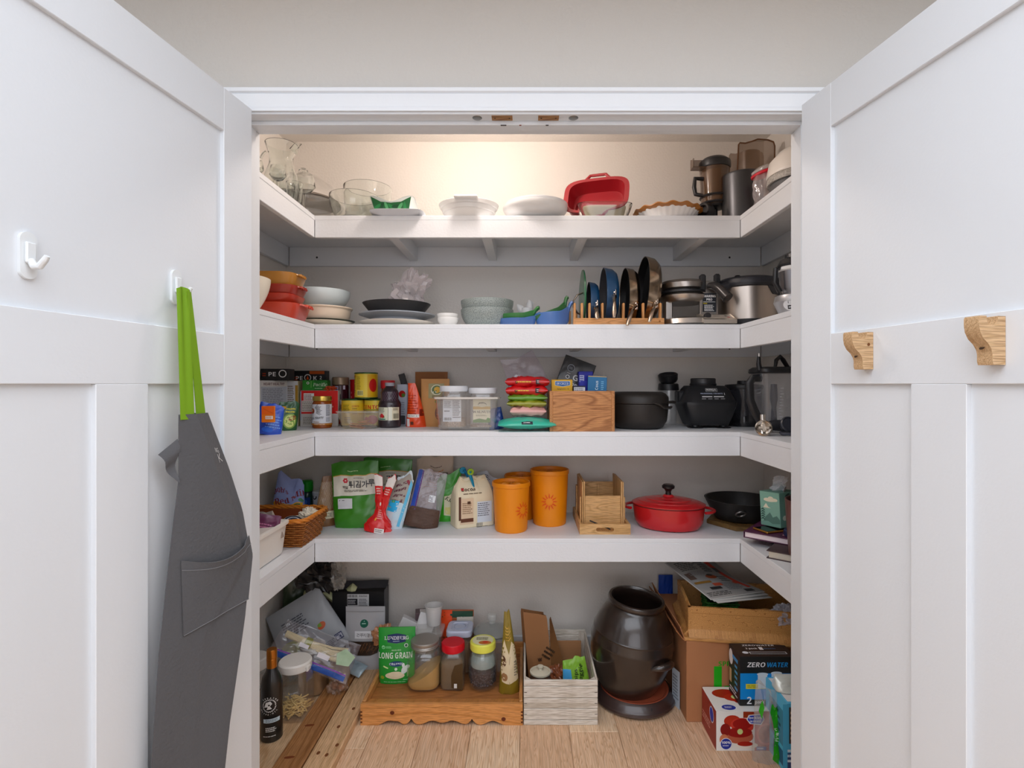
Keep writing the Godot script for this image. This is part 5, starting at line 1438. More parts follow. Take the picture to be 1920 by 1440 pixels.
	part(o, "lid", lt([[0.0, 0.168], [0.082, 0.168], [0.084, 0.18], [0.08, 0.188], [0.03, 0.192], [0.028, 0.206], [0.0, 0.206]], 40), blk)
	part(o, "base_ring", lt([[0.0, 0.0], [0.072, 0.0], [0.072, 0.05], [0.06, 0.056], [0.0, 0.056]], 40, 0.98), clear("2c2c30", 0.7, 0.1))
	# blender jug on the right arm
	o = thing("blender_jug", "square clear blender jug with black lid and handle, on right shelf arm", "blender", Vector3(0.988, S3, -2.12))
	part(o, "jug", lt([[0.0, 0.0], [0.048, 0.0], [0.052, 0.01], [0.07, 0.205], [0.074, 0.235], [0.071, 0.235], [0.067, 0.205], [0.049, 0.012], [0.0, 0.008]], 48, 1, 1, 6.0), clear("dcdce2", 0.07, 0.03))
	part(o, "lid", lt([[0.0, 0.233], [0.077, 0.233], [0.08, 0.238], [0.078, 0.25], [0.066, 0.258], [0.0, 0.26]], 48, 1, 1, 6.0), blk)
	part(o, "jug_handle", MB.new().tube([Vector3(-0.065, 0.215, 0.03), Vector3(-0.098, 0.214, 0.035), Vector3(-0.112, 0.195, 0.035), Vector3(-0.11, 0.13, 0.035), Vector3(-0.09, 0.08, 0.035), Vector3(-0.058, 0.03, 0.03)], [0.012, 0.012, 0.013, 0.013, 0.013, 0.011], 12, 1.3).done(), blk)
	part(o, "lid_loop", MB.new().tube([Vector3(0.0, 0.256, 0.01), Vector3(0.005, 0.285, 0.01), Vector3(0.02, 0.3, 0.01), Vector3(0.035, 0.285, 0.005), Vector3(0.055, 0.257, 0)], [0.006, 0.008, 0.008, 0.009, 0.008], 10).done(), blk)
	part(o, "lid_lock", MB.new().tube([Vector3(-0.075, 0.245, 0.04), Vector3(-0.078, 0.27, 0.04), Vector3(-0.077, 0.298, 0.04)], [0.011, 0.009, 0.006], 10).done(), blk)
	part(o, "lid_pin", MB.new().tube([Vector3(-0.077, 0.296, 0.04), Vector3(-0.077, 0.31, 0.04)], 0.003, 8).done(), steel)
	part(o, "blade_post", lt([[0.0, 0.01], [0.03, 0.01], [0.026, 0.03], [0.012, 0.045], [0.009, 0.1], [0.014, 0.13], [0.012, 0.19], [0.0, 0.192]], 20), mat("26262c", 0.35))
	var sc := Pr.new()
	for i in 11: sc.rect(0.0 - (0.004 if i % 2 else 0.0), -0.05 + i * 0.011, 0.014 - (i % 2) * 0.006, 0.0012, "e8e8ec")
	print_on(o, sc, flat(Vector3(0.0, 0.115, 0.0625), Vector3.RIGHT, Vector3(0, 0.2, 0.019).normalized()), 10.0, "scale_marks")
	# hand blender lying in front of it
	o = thing("hand_blender", "chrome and black hand blender lying with its coiled cable at the front", "hand blender", Vector3(0.905, S3, -1.985))
	var chrome := mat("cbc6c0", 0.12, 1.0)
	var lay := Transform3D(Basis(Vector3.UP, -0.5) * Basis(Vector3.RIGHT, PI / 2), Vector3(-0.026, 0.03, 0.02))
	part(o, "bell", lt([[0.012, -0.05], [0.014, -0.03], [0.026, -0.012], [0.03, 0.012], [0.029, 0.014], [0.024, -0.01], [0.0, -0.02]], 32), chrome, lay)
	part(o, "blade", MB.new().box(Vector3(0, 0.0, 0), Vector3(0.036, 0.002, 0.008)).box(Vector3(0, 0.002, 0), Vector3(0.008, 0.002, 0.03)).done(), chrome, lay)
	part(o, "collar", lt([[0.0, 0.0], [0.011, 0.0], [0.011, 0.022], [0.0, 0.022]], 20), chrome, Transform3D(Basis(), Vector3(-0.022, 0.056, 0.0)))
	part(o, "grip", MB.new().tube([Vector3(0.005, 0.033, -0.03), Vector3(0.03, 0.035, -0.035), Vector3(0.07, 0.033, -0.04), Vector3(0.085, 0.032, -0.042)], [0.012, 0.02, 0.022, 0.016], 18).done(), mat("26262a", 0.5))
	var cp := []
	for i in 40:
		var a := TAU * i / 20.0
		cp.append(Vector3(0.068 + cos(a) * (0.032 + 0.003 * sin(i)), 0.006 + 0.006 * i / 40.0, 0.02 + sin(a) * 0.024))
	part(o, "cable", MB.new().tube(cp, 0.0042, 8).done(), mat("3a3c46", 0.5))
	part(o, "plug", lt([[0.0, 0.0], [0.022, 0.0], [0.028, 0.006], [0.03, 0.022], [0.026, 0.026], [0.022, 0.02], [0.0, 0.018]], 28), mat("2c2e36", 0.35), Transform3D(Basis(Vector3.RIGHT, 1.2), Vector3(0.066, 0.035, 0.0)))

# ---------------------------------------------------------------- fourth shelf
const SY := {"twi": "0.6,9.5 3.8,9.5|0.9,7.6 3.6,7.6|0.9,9.5 0.9,5.6|0.9,5.6 4.2,5.6|0,4 6,4|3.2,4 3.2,1|8,10 8,0", "gim": "0.8,9.4 4.4,9.4 4,6 2.6,4.8|7.8,10 7.8,4.6|1.6,3.6 7.8,3.6 7.8,0.4 1.6,0.4 1.6,3.6", "ga": "0.6,8.6 4.4,8.6 4,4.6 1,2|7.2,10 7.2,0|7.2,5 9.6,5", "ru": "1.6,9.8 8,9.8 8,8 1.8,8 1.8,6 8.2,6|0,4.2 10,4.2|5,4.2 5,0", "baek": "0.8,9.6 0.8,5.4 4,5.4 4,9.6|0.8,7.6 4,7.6|6.4,10 6.4,4.6|8.6,10 8.6,4.6|6.4,7.4 8.6,7.4|1.6,3.2 8.6,3.2 8.6,0", "seol": "2.6,9.6 2,7.8 0.6,5.8|2.4,8 4.4,5.8|7.8,10 7.8,4.8|5,7.4 7.8,7.4|1.6,3.8 8,3.8 8,2.2 1.8,2.2 1.8,0.4 8.2,0.4", "ssal": "1.8,9.4 0.4,5.8|1.6,8 2.8,5.8|4,9.4 2.8,6|4,8 5.2,5.8|7.2,10 7.2,5|7.2,7.6 9.4,7.6|1.6,4 8,4 8,2.4 1.8,2.4 1.8,0.6 8.2,0.6", "geon": "0.6,9.4 4.4,9.4 4,6.4 1,4.4|7.8,10 7.8,3.4|5.2,7 7.8,7|1.8,3.6 1.8,0.6 8.2,0.6", "pu": "1,9.6 9,9.6|2.8,9.6 3.4,6.2|7.2,9.6 6.6,6.2|1,6.2 9,6.2|0,4.2 10,4.2|5,4.2 5,0", "ji": "0.8,9 5,9|2.8,9 0.4,3|2.6,6.4 5.2,3|8,10 8,0", "gaeng": "0.6,9.4 3.8,9.4 3.2,6 0.8,4.6|5.6,10 5.6,4.4|8,10 8,4.4|5.6,7 8,7|3.4,3.4 6.6,3.4 7.6,1.9 6.6,0.2 3.4,0.2 2.4,1.9 3.4,3.4", "i": "2.6,8.8 4.4,7 4.4,4 2.6,2 0.8,4 0.8,7 2.6,8.8|7.8,10 7.8,0", "dang": "0.8,9.4 4,9.4|0.8,9.4 0.8,5.8 4.2,5.8|7,10 7,4.6|7,7.4 9.2,7.4|3.4,3.6 6.6,3.6 7.6,2 6.6,0.3 3.4,0.3 2.4,2 3.4,3.6", "myeon": "0.8,9.4 4.2,9.4 4.2,5.8 0.8,5.8 0.8,9.4|7.6,10 7.6,3.6|4.6,8.4 7.6,8.4|4.6,6.8 7.6,6.8|1.8,3.4 1.8,0.6 8.2,0.6", "wan": "2.2,9.6 0.8,8 2.2,6.4 3.8,8 2.2,9.6|2.4,6 2.4,5|0.4,5 4.8,5|7.2,10 7.2,3.4|7.2,7 9.4,7|1.8,3.2 1.8,0.6 8,0.6"}
func sy(s: String) -> Array:
	var a := []
	for k in s.split(" "): a.append(SY[k])
	return a

func canister(label: String, at: Vector3, r: float, h: float, turn: float) -> void:
	var o := thing("canister", label, "canister", at, turn, "orange plastic canisters")
	var m := mat("e69626", 0.42)
	part(o, "body", lt([[0.0, 0.0], [r * 0.79, 0.0], [r * 0.84, 0.006], [r * 0.95, h - 0.018], [0.0, h - 0.018]], 56), m)
	part(o, "lid", lt([[r * 0.94, h - 0.02], [r * 0.99, h - 0.018], [r, h - 0.004], [r * 0.97, h], [r * 0.92, h - 0.002], [r * 0.9, h - 0.014], [0.0, h - 0.016]], 56), m)
	var mb := MB.new()
	for i in 18:
		var a := TAU * i / 18
		mb.tube([Vector3(cos(a) * r * 0.2, h - 0.0135, sin(a) * r * 0.2), Vector3(cos(a) * r * 0.45, h - 0.012, sin(a) * r * 0.45), Vector3(cos(a) * r * 0.52, h - 0.0145, sin(a) * r * 0.52)], [0.0015, 0.0035, 0.001], 6)
	var st := part(o, "sunburst_ribs", mb.done(), m)
	st.set_meta("kind", "stuff")
	var p := Pr.new()
	for i in 12:
		var a := TAU * i / 12
		var c := Vector2(cos(a), sin(a))
		p.circ(c.x * 0.019, c.y * 0.019, 0.0045, "d0561a", 0.6, a + 0.6).circ(c.x * 0.026, c.y * 0.026, 0.0045, "c8501a", 0.5, a).circ(c.x * 0.032, c.y * 0.032, 0.004, "d05a1c", 0.4, a + 0.5)
	print_on(o, p, func(q: Vector2, k: float) -> Vector3:
		var y := h * 0.46 + q.y
		var rr := r * lerpf(0.84, 0.95, y / h) + k
		return Vector3(sin(q.x / rr) * rr, y, cos(q.x / rr) * rr), 0.01, "printed_wreath")

func weave(o: Node3D, called: String, a0: float, a1: float, b0: float, b1: float, h: float, m: Material, rows := 11, stakes := 13) -> void:
	# wicker: strands wind in and out round the four flared sides
	var mb := MB.new()
	for k in rows:
		var t := (k + 0.5) / rows
		var hx := lerpf(a0, a1, t)
		var hz := lerpf(b0, b1, t)
		var pts := []
		for s in 4:
			for i in stakes:
				var f := -1.0 + 2.0 * i / stakes
				var wob := 0.0032 * (1.0 if (i + k + s) % 2 else -1.0)
				match s:
					0: pts.append(Vector3(f * hx, t * h, hz + wob))
					1: pts.append(Vector3(hx + wob, t * h, -f * hz))
					2: pts.append(Vector3(-f * hx, t * h, -hz - wob))
					3: pts.append(Vector3(-hx - wob, t * h, f * hz))
		mb.tube(pts, h / rows * 0.52, 6, 0.8, true)
	part(o, called, mb.done(60.0), m).set_meta("kind", "stuff")

func fourth_shelf() -> void:
	# white bin and wicker basket on the left arm
	var o := thing("white_bin", "cream white plastic bin with a rolled rim on the left arm of the lowest shelf", "bin", Vector3(-0.982, S4, -1.775))
	part(o, "body", lt([[0.0, 0.0], [0.098, 0.0], [0.105, 0.006], [0.114, 0.112], [0.11, 0.112], [0.101, 0.008], [0.0, 0.005]], 64, 1.0, 1.62, 14.0), mat("e2ddd6", 0.45))
	part(o, "rim", lt([[0.112, 0.104], [0.12, 0.107], [0.12, 0.117], [0.112, 0.12], [0.109, 0.112]], 64, 1.0, 1.6, 14.0), mat("e8e3dc", 0.45))
	var b := Bag.new(0.1, 0.13, 0.035, 61)
	b.wr = 0.005; b.fold = 0.1
	pouch("purple_pouch", "dark purple printed snack pouch standing in the white bin", "pouch", Vector3(-0.93, S4 + 0.03, -1.86), 0.3, b, glossy("5a1a44"), Pr.new().circ(0.002, 0.055, 0.02, "c9b49a").circ(0.002, 0.055, 0.015, "7a3a50").rows(0, 0.092, 0.06, 0.02, 2, "a86a8a", 3).rows(0.0, 0.02, 0.06, 0.02, 3, "9a7a8a", 4), Vector2(-0.1, -0.2))
	b = Bag.new(0.08, 0.11, 0.03, 62)
	b.wr = 0.006; b.fold = 0.2
	pouch("foil_pouch", "silver and light blue foil pouch behind the purple one in the bin", "pouch", Vector3(-0.9, S4 + 0.055, -1.905), 0.2, b, mat("9a8f86", 0.3, 0.4), Pr.new().rect(0.008, 0.055, 0.05, 0.035, "3fb0dc").circ(0.012, 0.058, 0.008, "1f6a8a").rect(0.012, 0.085, 0.04, 0.016, "d8dce0"), Vector2(0.1, 0.35))
	o = thing("wicker_basket", "honey brown wicker basket with a braided rim beside the white bin", "basket", Vector3(-0.972, S4, -2.1))
	var wk := speckle("8a4a1e", "c9853f", 20.0, 0.5, 0.3, 0.7)
	weave(o, "weave", 0.128, 0.152, 0.094, 0.12, 0.1, wk)
	part(o, "lining", lt([[0.0, 0.004], [0.125, 0.004], [0.147, 0.098], [0.145, 0.098], [0.122, 0.008], [0.0, 0.008]], 48, 1.0, 0.75, 12.0), mat("7a4018", 0.6))
	for k in 3:
		var pts := []
		for i in 80:
			var a := TAU * i / 80
			var s := pow(pow(absf(cos(a)), 9.0) + pow(absf(sin(a)), 9.0), -1.0 / 9.0)
			pts.append(Vector3(cos(a) * s * (0.152 + 0.005 * cos(i * 0.9 + k * TAU / 3)), 0.104 + 0.005 * sin(i * 0.9 + k * TAU / 3), sin(a) * s * (0.12 + 0.005 * cos(i * 0.9 + k * TAU / 3))))
		part(o, "rim_braid", MB.new().tube(pts, 0.0048, 6, 1.0, true).done(60.0), mat("c0803c", 0.5))
	o = thing("round_tin", "round tin with a dark blue and white printed lid in the wicker basket", "tin", Vector3(-0.9, S4 + 0.06, -2.06))
	o.rotation = Vector3(0.35, 0, -0.25)
	part(o, "body", lt([[0.0, 0.0], [0.034, 0.0], [0.036, 0.03], [0.0, 0.03]], 32), mat("b8b0a4", 0.35, 0.5))
	print_on(o, Pr.new().circ(0, 0, 0.0345, "1c2434").circ(0, 0, 0.026, "c9ccd2").circ(0, 0, 0.023, "232c40").rows(0, 0, 0.03, 0.018, 2, "c9ccd2", 3), flat(Vector3(0, 0.03, 0), Vector3.RIGHT, Vector3.FORWARD))
	crumpled("paper_wrap", "crumpled cream paper wrap in the wicker basket behind the round tin", "wrapper", Vector3(-0.872, S4 + 0.055, -2.15), Vector3(0.045, 0.055, 0.035), 14, mat("e0d8c8", 0.7))
	crumpled("paper_wrap", "crumpled pale paper wrap deep in the wicker basket by the jamb", "wrapper", Vector3(-1.02, S4 + 0.01, -2.1), Vector3(0.07, 0.06, 0.06), 15, mat("c9b8a0", 0.7))
	# flour bag in the corner
	b = Bag.new(0.15, 0.2, 0.085, 63)
	b.top = 0.7; b.wr = 0.006; b.fold = 0.35; b.full = 0.25; b.side = 0.06
	var p := Pr.new().rect(0, 0.052, 0.15, 0.1, "d8a838").rect(-0.04, 0.05, 0.07, 0.1, "b88a3c").text("Bob's", -0.035, 0.147, 0.017, "7a2436", 0.45, true, 1.0, 0.2, "Droid Serif").text("Red Mill", 0.008, 0.126, 0.024, "7a2436", 0.45, true, 1.0, 0.2, "Droid Serif").rect(0.024, 0.09, 0.05, 0.013, "2a5a30").circ(0.05, 0.112, 0.011, "4a7a5a", 0.7).text("ADOBE LIMA", 0.03, 0.064, 0.014, "30261c", 0.1, true, 0.8)
	pouch("flour_bag", "lavender and yellow flour bag folded at the top, behind the wicker basket", "bag", Vector3(-1.035, S4, -2.33), 0.25, b, mat("8f9ac4", 0.55), p)
	o = thing("green_bottle", "small dark bottle with a bright green cap in the corner behind the flour bag", "bottle", Vector3(-1.01, S4, -2.47))
	part(o, "body", lt([[0.0, 0.0], [0.03, 0.0], [0.032, 0.004], [0.032, 0.1], [0.02, 0.12], [0.0, 0.12]], 28), mat("1c3a34", 0.2))
	part(o, "cap", lt([[0.0, 0.12], [0.024, 0.12], [0.026, 0.13], [0.026, 0.165], [0.02, 0.17], [0.0, 0.171]], 28), mat("1f8a2c", 0.4))
	print_on(o, Pr.new().rect(0, 0.07, 0.05, 0.05, "1c3f7a").circ(0, 0.075, 0.012, "3a6ab0"), round_map(0.032, 0.0), 0.008)
	o = thing("white_tub", "low white tub with a black mark between green cap bottle and mesh bag", "tub", Vector3(-0.945, S4, -2.46))
	part(o, "body", lt([[0.0, 0.0], [0.03, 0.0], [0.034, 0.1], [0.036, 0.118], [0.033, 0.122], [0.0, 0.122]], 28), mat("c9ccd0", 0.4))
	print_on(o, Pr.new().circ(-0.016, 0.1, 0.012, "222226").circ(-0.016, 0.1, 0.007, "c9ccd0"), round_map(0.034, 0.0), 0.008)
	# bags, from left to right
	b = Bag.new(0.1, 0.215, 0.062, 64)
	b.top = 0.5; b.wr = 0.004; b.side = 0.06
	p = Pr.new().rect(0.0, 0.05, 0.06, 0.032, "d2cab0").bars(0.004, 0.05, 0.03, 0.018, "3a3830")
	for i in 22: p.stroke([Vector2(-0.045 + i * 0.004, 0.075), Vector2(-0.03 + i * 0.004, 0.19)], 0.0007, "d8ccb4")
	pouch("mesh_bag", "brown see-through bag of grain with a white barcode label, left of yellow bag", "bag", Vector3(-0.868, S4, -2.32), 0.5, b, glossy("7a5a3a"), p)
	b = Bag.new(0.14, 0.2, 0.05, 65)
	b.top = 0.9; b.wr = 0.005
	pouch("yellow_bag", "golden yellow bag, mostly hidden behind the front green flour bag", "bag", Vector3(-0.8, S4, -2.365), 0.0, b, glossy("d89a1c"))
	var flour := func(pp: Pr, w: float, h: float, txt: String, fs: float, tx: float) -> Pr:
		pp.rect(0, h * 0.645, w, h * 0.3, "d0ccc0").rect(0, h * 0.8, w, h * 0.012, "c9a860")
		for i in 6: pp.circ(-0.04 + cos(TAU * i / 6) * 0.0065, h * 0.72 + sin(TAU * i / 6) * 0.0065, 0.0045, "b8283a")
		pp.circ(-0.04, h * 0.72, 0.003, "e0c0b8").hangul(sy("baek seol"), -0.04, h * 0.62, 0.012, "4a4038")
		return pp.hangul(sy(txt), tx, h * 0.665, fs, "26262a", 0.0, 1.2).rows(0.01, h * 0.57, 0.11, 0.01, 2, "7a766c", 4).rows(0.02, h * 0.76, 0.05, 0.006, 1, "8a867c", 5).rows(0.0, h * 0.87, 0.06, 0.006, 1, "b8d0a0", 6)
	b = Bag.new(0.198, 0.275, 0.075, 66)
	b.top = 1.02; b.wr = 0.007; b.fold = 0.1; b.full = 0.35
	p = flour.call(Pr.new(), 0.186, 0.275, "twi gim ga ru", 0.027, 0.03)
	p.rect(-0.042, 0.105, 0.062, 0.042, "c9cacd").rows(-0.055, 0.118, 0.026, 0.006, 1, "5a5a5e", 7)
	var grn := glossy("3a7a1c")
	pouch("green_flour_bag", "green flour bag with white band of Korean lettering, front one of the pair", "bag", Vector3(-0.722, S4, -2.3), 0.05, b, grn, p, Vector2(-0.05, 0.06), "green flour bags")
	b = Bag.new(0.222, 0.285, 0.07, 67)
	b.top = 1.0; b.wr = 0.006; b.fold = 0.1; b.full = 0.35
	pouch("green_flour_bag", "green flour bag with white band, behind the red tied bag", "bag", Vector3(-0.64, S4, -2.425), 0.0, b, grn, flour.call(Pr.new(), 0.21, 0.285, "ga ru", 0.034, 0.035), Vector2(-0.04, -0.05), "green flour bags")
	# red bag tied in the middle
	o = thing("tied_red_bag", "red and white printed bag twisted shut with two upright ends", "bag", Vector3(-0.618, S4, -2.235))
	o.rotation.z = -0.14
	var nz := noise(1.0, 70, 3)
	var rings := []
	for i in 22:
		var t := i / 21.0
		var hw := lerpf(0.056, 0.02, smoothstep(0.1, 0.6, t)) if t < 0.6 else lerpf(0.02, 0.03, (t - 0.6) / 0.4)
		var r := PackedVector3Array()
		for j in 32:
			var a := TAU * j / 32
			var k := 1.0 + 0.22 * nz.get_noise_2d(a * 2.2, t * 5.0) + 0.1 * sin(a * 7.0) * smoothstep(0.2, 0.6, t)
			r.append(Vector3(cos(a) * hw * k, t * 0.15, sin(a) * hw * 0.62 * k))
		rings.append(r)
	part(o, "pouch", MB.new().loft(rings).done(40.0), glossy("c41c22"))
	for s in [-1, 1]:
		var q := Bag.new(0.032, 0.1, 0.014, 71 + s)
		q.top = 1.1; q.wr = 0.004; q.fold = 0.2
		var mb := MB.new()
		q.add(mb, 12, 14)
		var e := part(o, "twisted_end", mb.done(40.0), glossy("c41c22"), Transform3D(Basis(Vector3.BACK, -s * 0.2), Vector3(s * 0.012, 0.138, 0)))
		print_on(e, Pr.new().rect(0, 0.075, 0.04, 0.046, "dcd6d0").rows(0, 0.03, 0.02, 0.03, 3, "e8c8c0", 3), q.map(), 0.008)
	p = Pr.new().rows(0.012, 0.075, 0.05, 0.04, 5, "e0a098", 4).rect(0.018, 0.012, 0.05, 0.02, "d8d4d0").rows(0.018, 0.012, 0.044, 0.014, 2, "6a5a5a", 5).circ(0.0, 0.118, 0.008, "dcd8d0").circ(-0.018, 0.055, 0.006, "d8a030")
	print_on(o, p, func(q: Vector2, k: float) -> Vector3:
		var t: float = clampf(q.y / 0.15, 0.0, 1.0)
		var hw := lerpf(0.056, 0.02, smoothstep(0.1, 0.6, t)) if t < 0.6 else lerpf(0.02, 0.03, (t - 0.6) / 0.4)
		return Vector3(q.x * 0.8 * hw / 0.056, q.y, hw * 0.66 + 0.004 + k), 0.01)
	b = Bag.new(0.1, 0.24, 0.045, 72)
	b.top = 0.7; b.wr = 0.006; b.fold = 0.15
	p = Pr.new().rect(0.0, 0.16, 0.075, 0.14, "9a948c").rows(0.0, 0.16, 0.06, 0.1, 4, "5a3a40", 5).rect(0.02, 0.08, 0.05, 0.07, "c8dce6").rect(-0.015, 0.1, 0.04, 0.05, "45b0dc").circ(-0.02, 0.12, 0.007, "4a9a4a").circ(0.02, 0.2, 0.012, "8a3040", 0.6).rect(0.03, 0.12, 0.012, 0.2, "7ac8e8")
	pouch("blue_bag", "light blue and white printed bag leaning right of the tied red bag", "bag", Vector3(-0.575, S4, -2.275), 0.0, b, glossy("c9d4da"), p, Vector2(0, -0.3))
	# zip bag of brown grain leaning on a rice flour bag
	b = Bag.new(0.178, 0.275, 0.055, 73)
	b.top = 0.95; b.wr = 0.006; b.fold = 0.15; b.tt = 0.01
	p = Pr.new().rows(0.01, 0.235, 0.06, 0.006, 1, "4a3a30", 3).hangul(sy("ssal ga ru"), 0.02, 0.187, 0.03, "4a4640", 0.0, 0.9).rows(0.012, 0.213, 0.08, 0.01, 1, "c08a5a", 5).rows(0.0, 0.15, 0.1, 0.03, 3, "c9a480", 6).circ(0.03, 0.11, 0.026, "d8d4d0", 0.8)
	pouch("rice_flour_bag", "tall pale beige rice flour bag with brown lettering behind the zip bag", "bag", Vector3(-0.42, S4, -2.47), 0.0, b, mat("bfae9e", 0.5), p, Vector2(-0.05, 0.0))
	o = thing("zip_bag", "zip bag of brown grain with a blue zip strip, leaning on beige bag", "zip bag", Vector3(-0.45, S4, -2.285))
	o.rotation = Vector3(-0.12, 0.1, -0.22)
	var zb := Bag.new(0.15, 0.245, 0.035, 74)
	zb.top = 0.85; zb.wr = 0.006; zb.fold = 0.1
	var mz := MB.new()
	zb.add(mz)
	part(o, "film", mz.done(50.0), clear("b9aeb8", 0.3, 0.08))
	var fb := Bag.new(0.15, 0.085, 0.07, 75)
	fb.top = 0.9; fb.wr = 0.006; fb.tt = 0.035
	mz = MB.new()
	fb.add(mz)
	part(o, "grain", mz.done(50.0), speckle("3f2a1f", "6a4a38", 30.0, 0.5, 0.35, 0.65, 0.2))
	print_on(o, Pr.new().rect(-0.052, 0.13, 0.017, 0.225, "2a4a9a").rect(-0.04, 0.13, 0.004, 0.225, "5a2a7a").rect(0.022, 0.13, 0.028, 0.03, "d8dade").rows(0.02, 0.13, 0.022, 0.026, 4, "5a5a64", 4), zb.map(), 0.012, "zip_strip")
	b = Bag.new(0.108, 0.212, 0.05, 76)
	b.top = 1.0; b.wr = 0.004; b.fold = 0.25; b.side = 0.03
	p = Pr.new().poly(PackedVector2Array([Vector2(-0.018, 0.03), Vector2(0.05, 0.02), Vector2(0.053, 0.14), Vector2(-0.018, 0.118)]), "d8d4b8").text("Rice", 0.012, 0.1, 0.018, "3a3a22", -0.5, true, 1.0, 0.2, "Droid Serif").rect(0.012, 0.05, 0.05, 0.034, "d8cf90").circ(0.03, 0.07, 0.007, "a8703a")
	pouch("green_pouch", "bright green stand-up pouch with a pale label beside the beige coffee bag", "pouch", Vector3(-0.348, S4, -2.4), 0.1, b, glossy("3f9a22"), p)
	coffee_bag()
	b = Bag.new(0.13, 0.2, 0.06, 78)
	b.wr = 0.01; b.fold = 0.3
	pouch("blue_white_bag", "white bag with a blue corner behind the beige bag and orange canister", "bag", Vector3(-0.165, S4, -2.46), 0.0, b, mat("b8bcc4", 0.4), Pr.new().rect(0.04, 0.17, 0.05, 0.05, "24489a").rows(-0.02, 0.17, 0.06, 0.04, 5, "5a5f6a", 4))
	# orange canisters
	canister("medium orange canister with its printed wreath turned to the right, in front", Vector3(-0.06, S4, -2.253), 0.081, 0.205, 0.75)
	canister("tallest orange canister with a wreath print facing front", Vector3(0.107, S4, -2.36), 0.0865, 0.24, -0.06)
	canister("orange canister half hidden behind the other two", Vector3(-0.022, S4, -2.455), 0.075, 0.2, 2.0)
	slicer()
	fourth_right()

func coffee_bag() -> void:
	# block bag with a gusset, folded over and held by a clip
	var o := thing("coffee_bag", "beige paper block bag with brown panels, folded and held by a clip", "bag", Vector3(-0.232, S4, -2.335), 0.42)
	var nz := noise(1.0, 77, 3)
	var rings := []
	for q in [[0.0, 0.085, 0.046], [0.004, 0.088, 0.05], [0.06, 0.088, 0.05], [0.11, 0.087, 0.049], [0.145, 0.084, 0.044], [0.17, 0.078, 0.028], [0.19, 0.066, 0.014], [0.205, 0.06, 0.01], [0.212, 0.056, 0.014], [0.2, 0.05, 0.02]]:
		var r := PackedVector3Array()
		for j in 48:
			var a := TAU * j / 48
			var k := pow(pow(absf(cos(a)), 10.0) + pow(absf(sin(a)), 10.0), -0.1)
			var w := 1.0 + 0.07 * nz.get_noise_2d(a * 3.0, q[0] * 26.0) * smoothstep(0.08, 0.17, q[0])
			r.append(Vector3(cos(a) * k * q[1] * w, q[0] + 0.01 * nz.get_noise_2d(a * 2.0, 3.0) * smoothstep(0.12, 0.2, q[0]), sin(a) * k * q[2] * w))
		rings.append(r)
	part(o, "paper_bag", MB.new().loft(rings).done(28.0), mat("d8cdb4", 0.6))
	var p := Pr.new().rect(-0.042, 0.072, 0.06, 0.11, "cdb9a0").rect(-0.072, 0.085, 0.01, 0.1, "4f3022").rect(-0.04, 0.034, 0.056, 0.016, "5a3626").rows(-0.038, 0.085, 0.046, 0.05, 6, "8a705a", 3).rect(-0.032, 0.108, 0.014, 0.012, "4a3020").rect(0.038, 0.064, 0.066, 0.09, "c9d0d8").rows(0.038, 0.075, 0.06, 0.06, 7, "6a6f78", 4).bars(0.014, 0.008, 0.024, 0.018, "2a2a2a").poly(PackedVector2Array([Vector2(0.038, 0.002), Vector2(0.052, 0.002), Vector2(0.045, 0.015)]), "8a8478").rect(0.038, 0.012, 0.07, 0.016, "d8d2c0", ).bars(0.016, 0.012, 0.026, 0.014, "2a2a2a")
	print_on(o, p, flat(Vector3(0, 0, 0.0508), Vector3.RIGHT, Vector3.UP))
	p = Pr.new().text("Cocoa", -0.03, 0.02, 0.016, "4a3428", 0.0, true, 1.0, 0.1).rect(-0.056, 0.022, 0.012, 0.012, "a83a3a").rows(0.0, 0.0, 0.11, 0.007, 1, "5a4a3a", 6)
	print_on(o, p, flat(Vector3(0.0, 0.145, 0.0455), Vector3.RIGHT, Vector3(0, 0.025, -0.016).normalized()))
	p = Pr.new().rect(0.0, 0.075, 0.05, 0.09, "d8c8b4").circ(0.0, 0.1, 0.008, "5a4030").circ(0.0, 0.055, 0.008, "5a4030").rows(0.0, 0.082, 0.03, 0.012, 2, "6a5040", 3).rows(0.0, 0.036, 0.03, 0.012, 2, "6a5040", 4).rect(0, 0.123, 0.06, 0.003, "3a2418")
	print_on(o, p, flat(Vector3(0.0888, 0, 0), Vector3.FORWARD, Vector3.UP))
	var c := thing("bag_clip", "blue and lime green bag clip on top of the beige bag", "clip", Vector3(-0.245, S4 + 0.185, -2.318), 0.3)
	for s in [-1, 1]:
		part(c, "clip_jaw", MB.new().tube([Vector3(0.006 * s + 0.014, -0.02, 0.012 * s), Vector3(0.003 * s + 0.008, 0.012, 0.012 * s), Vector3(0.004 * s - 0.004, 0.04, 0.016 * s), Vector3(0.01 * s - 0.008, 0.055, 0.018 * s)], [0.006, 0.011, 0.013, 0.008], 12, 0.6).done(), mat("1486a8" if s > 0 else "0f6f9c", 0.4))
		part(c, "clip_disc", lt([[0.0, -0.004], [0.014, -0.004], [0.015, 0.0], [0.014, 0.004], [0.006, 0.004], [0.005, 0.0], [0.0, 0.0]], 24), mat("8aa82c" if s > 0 else "1486a8", 0.4), Transform3D(Basis(Vector3.RIGHT, PI / 2), Vector3(-0.01 + 0.012 * s, 0.052, 0.024 * s)))

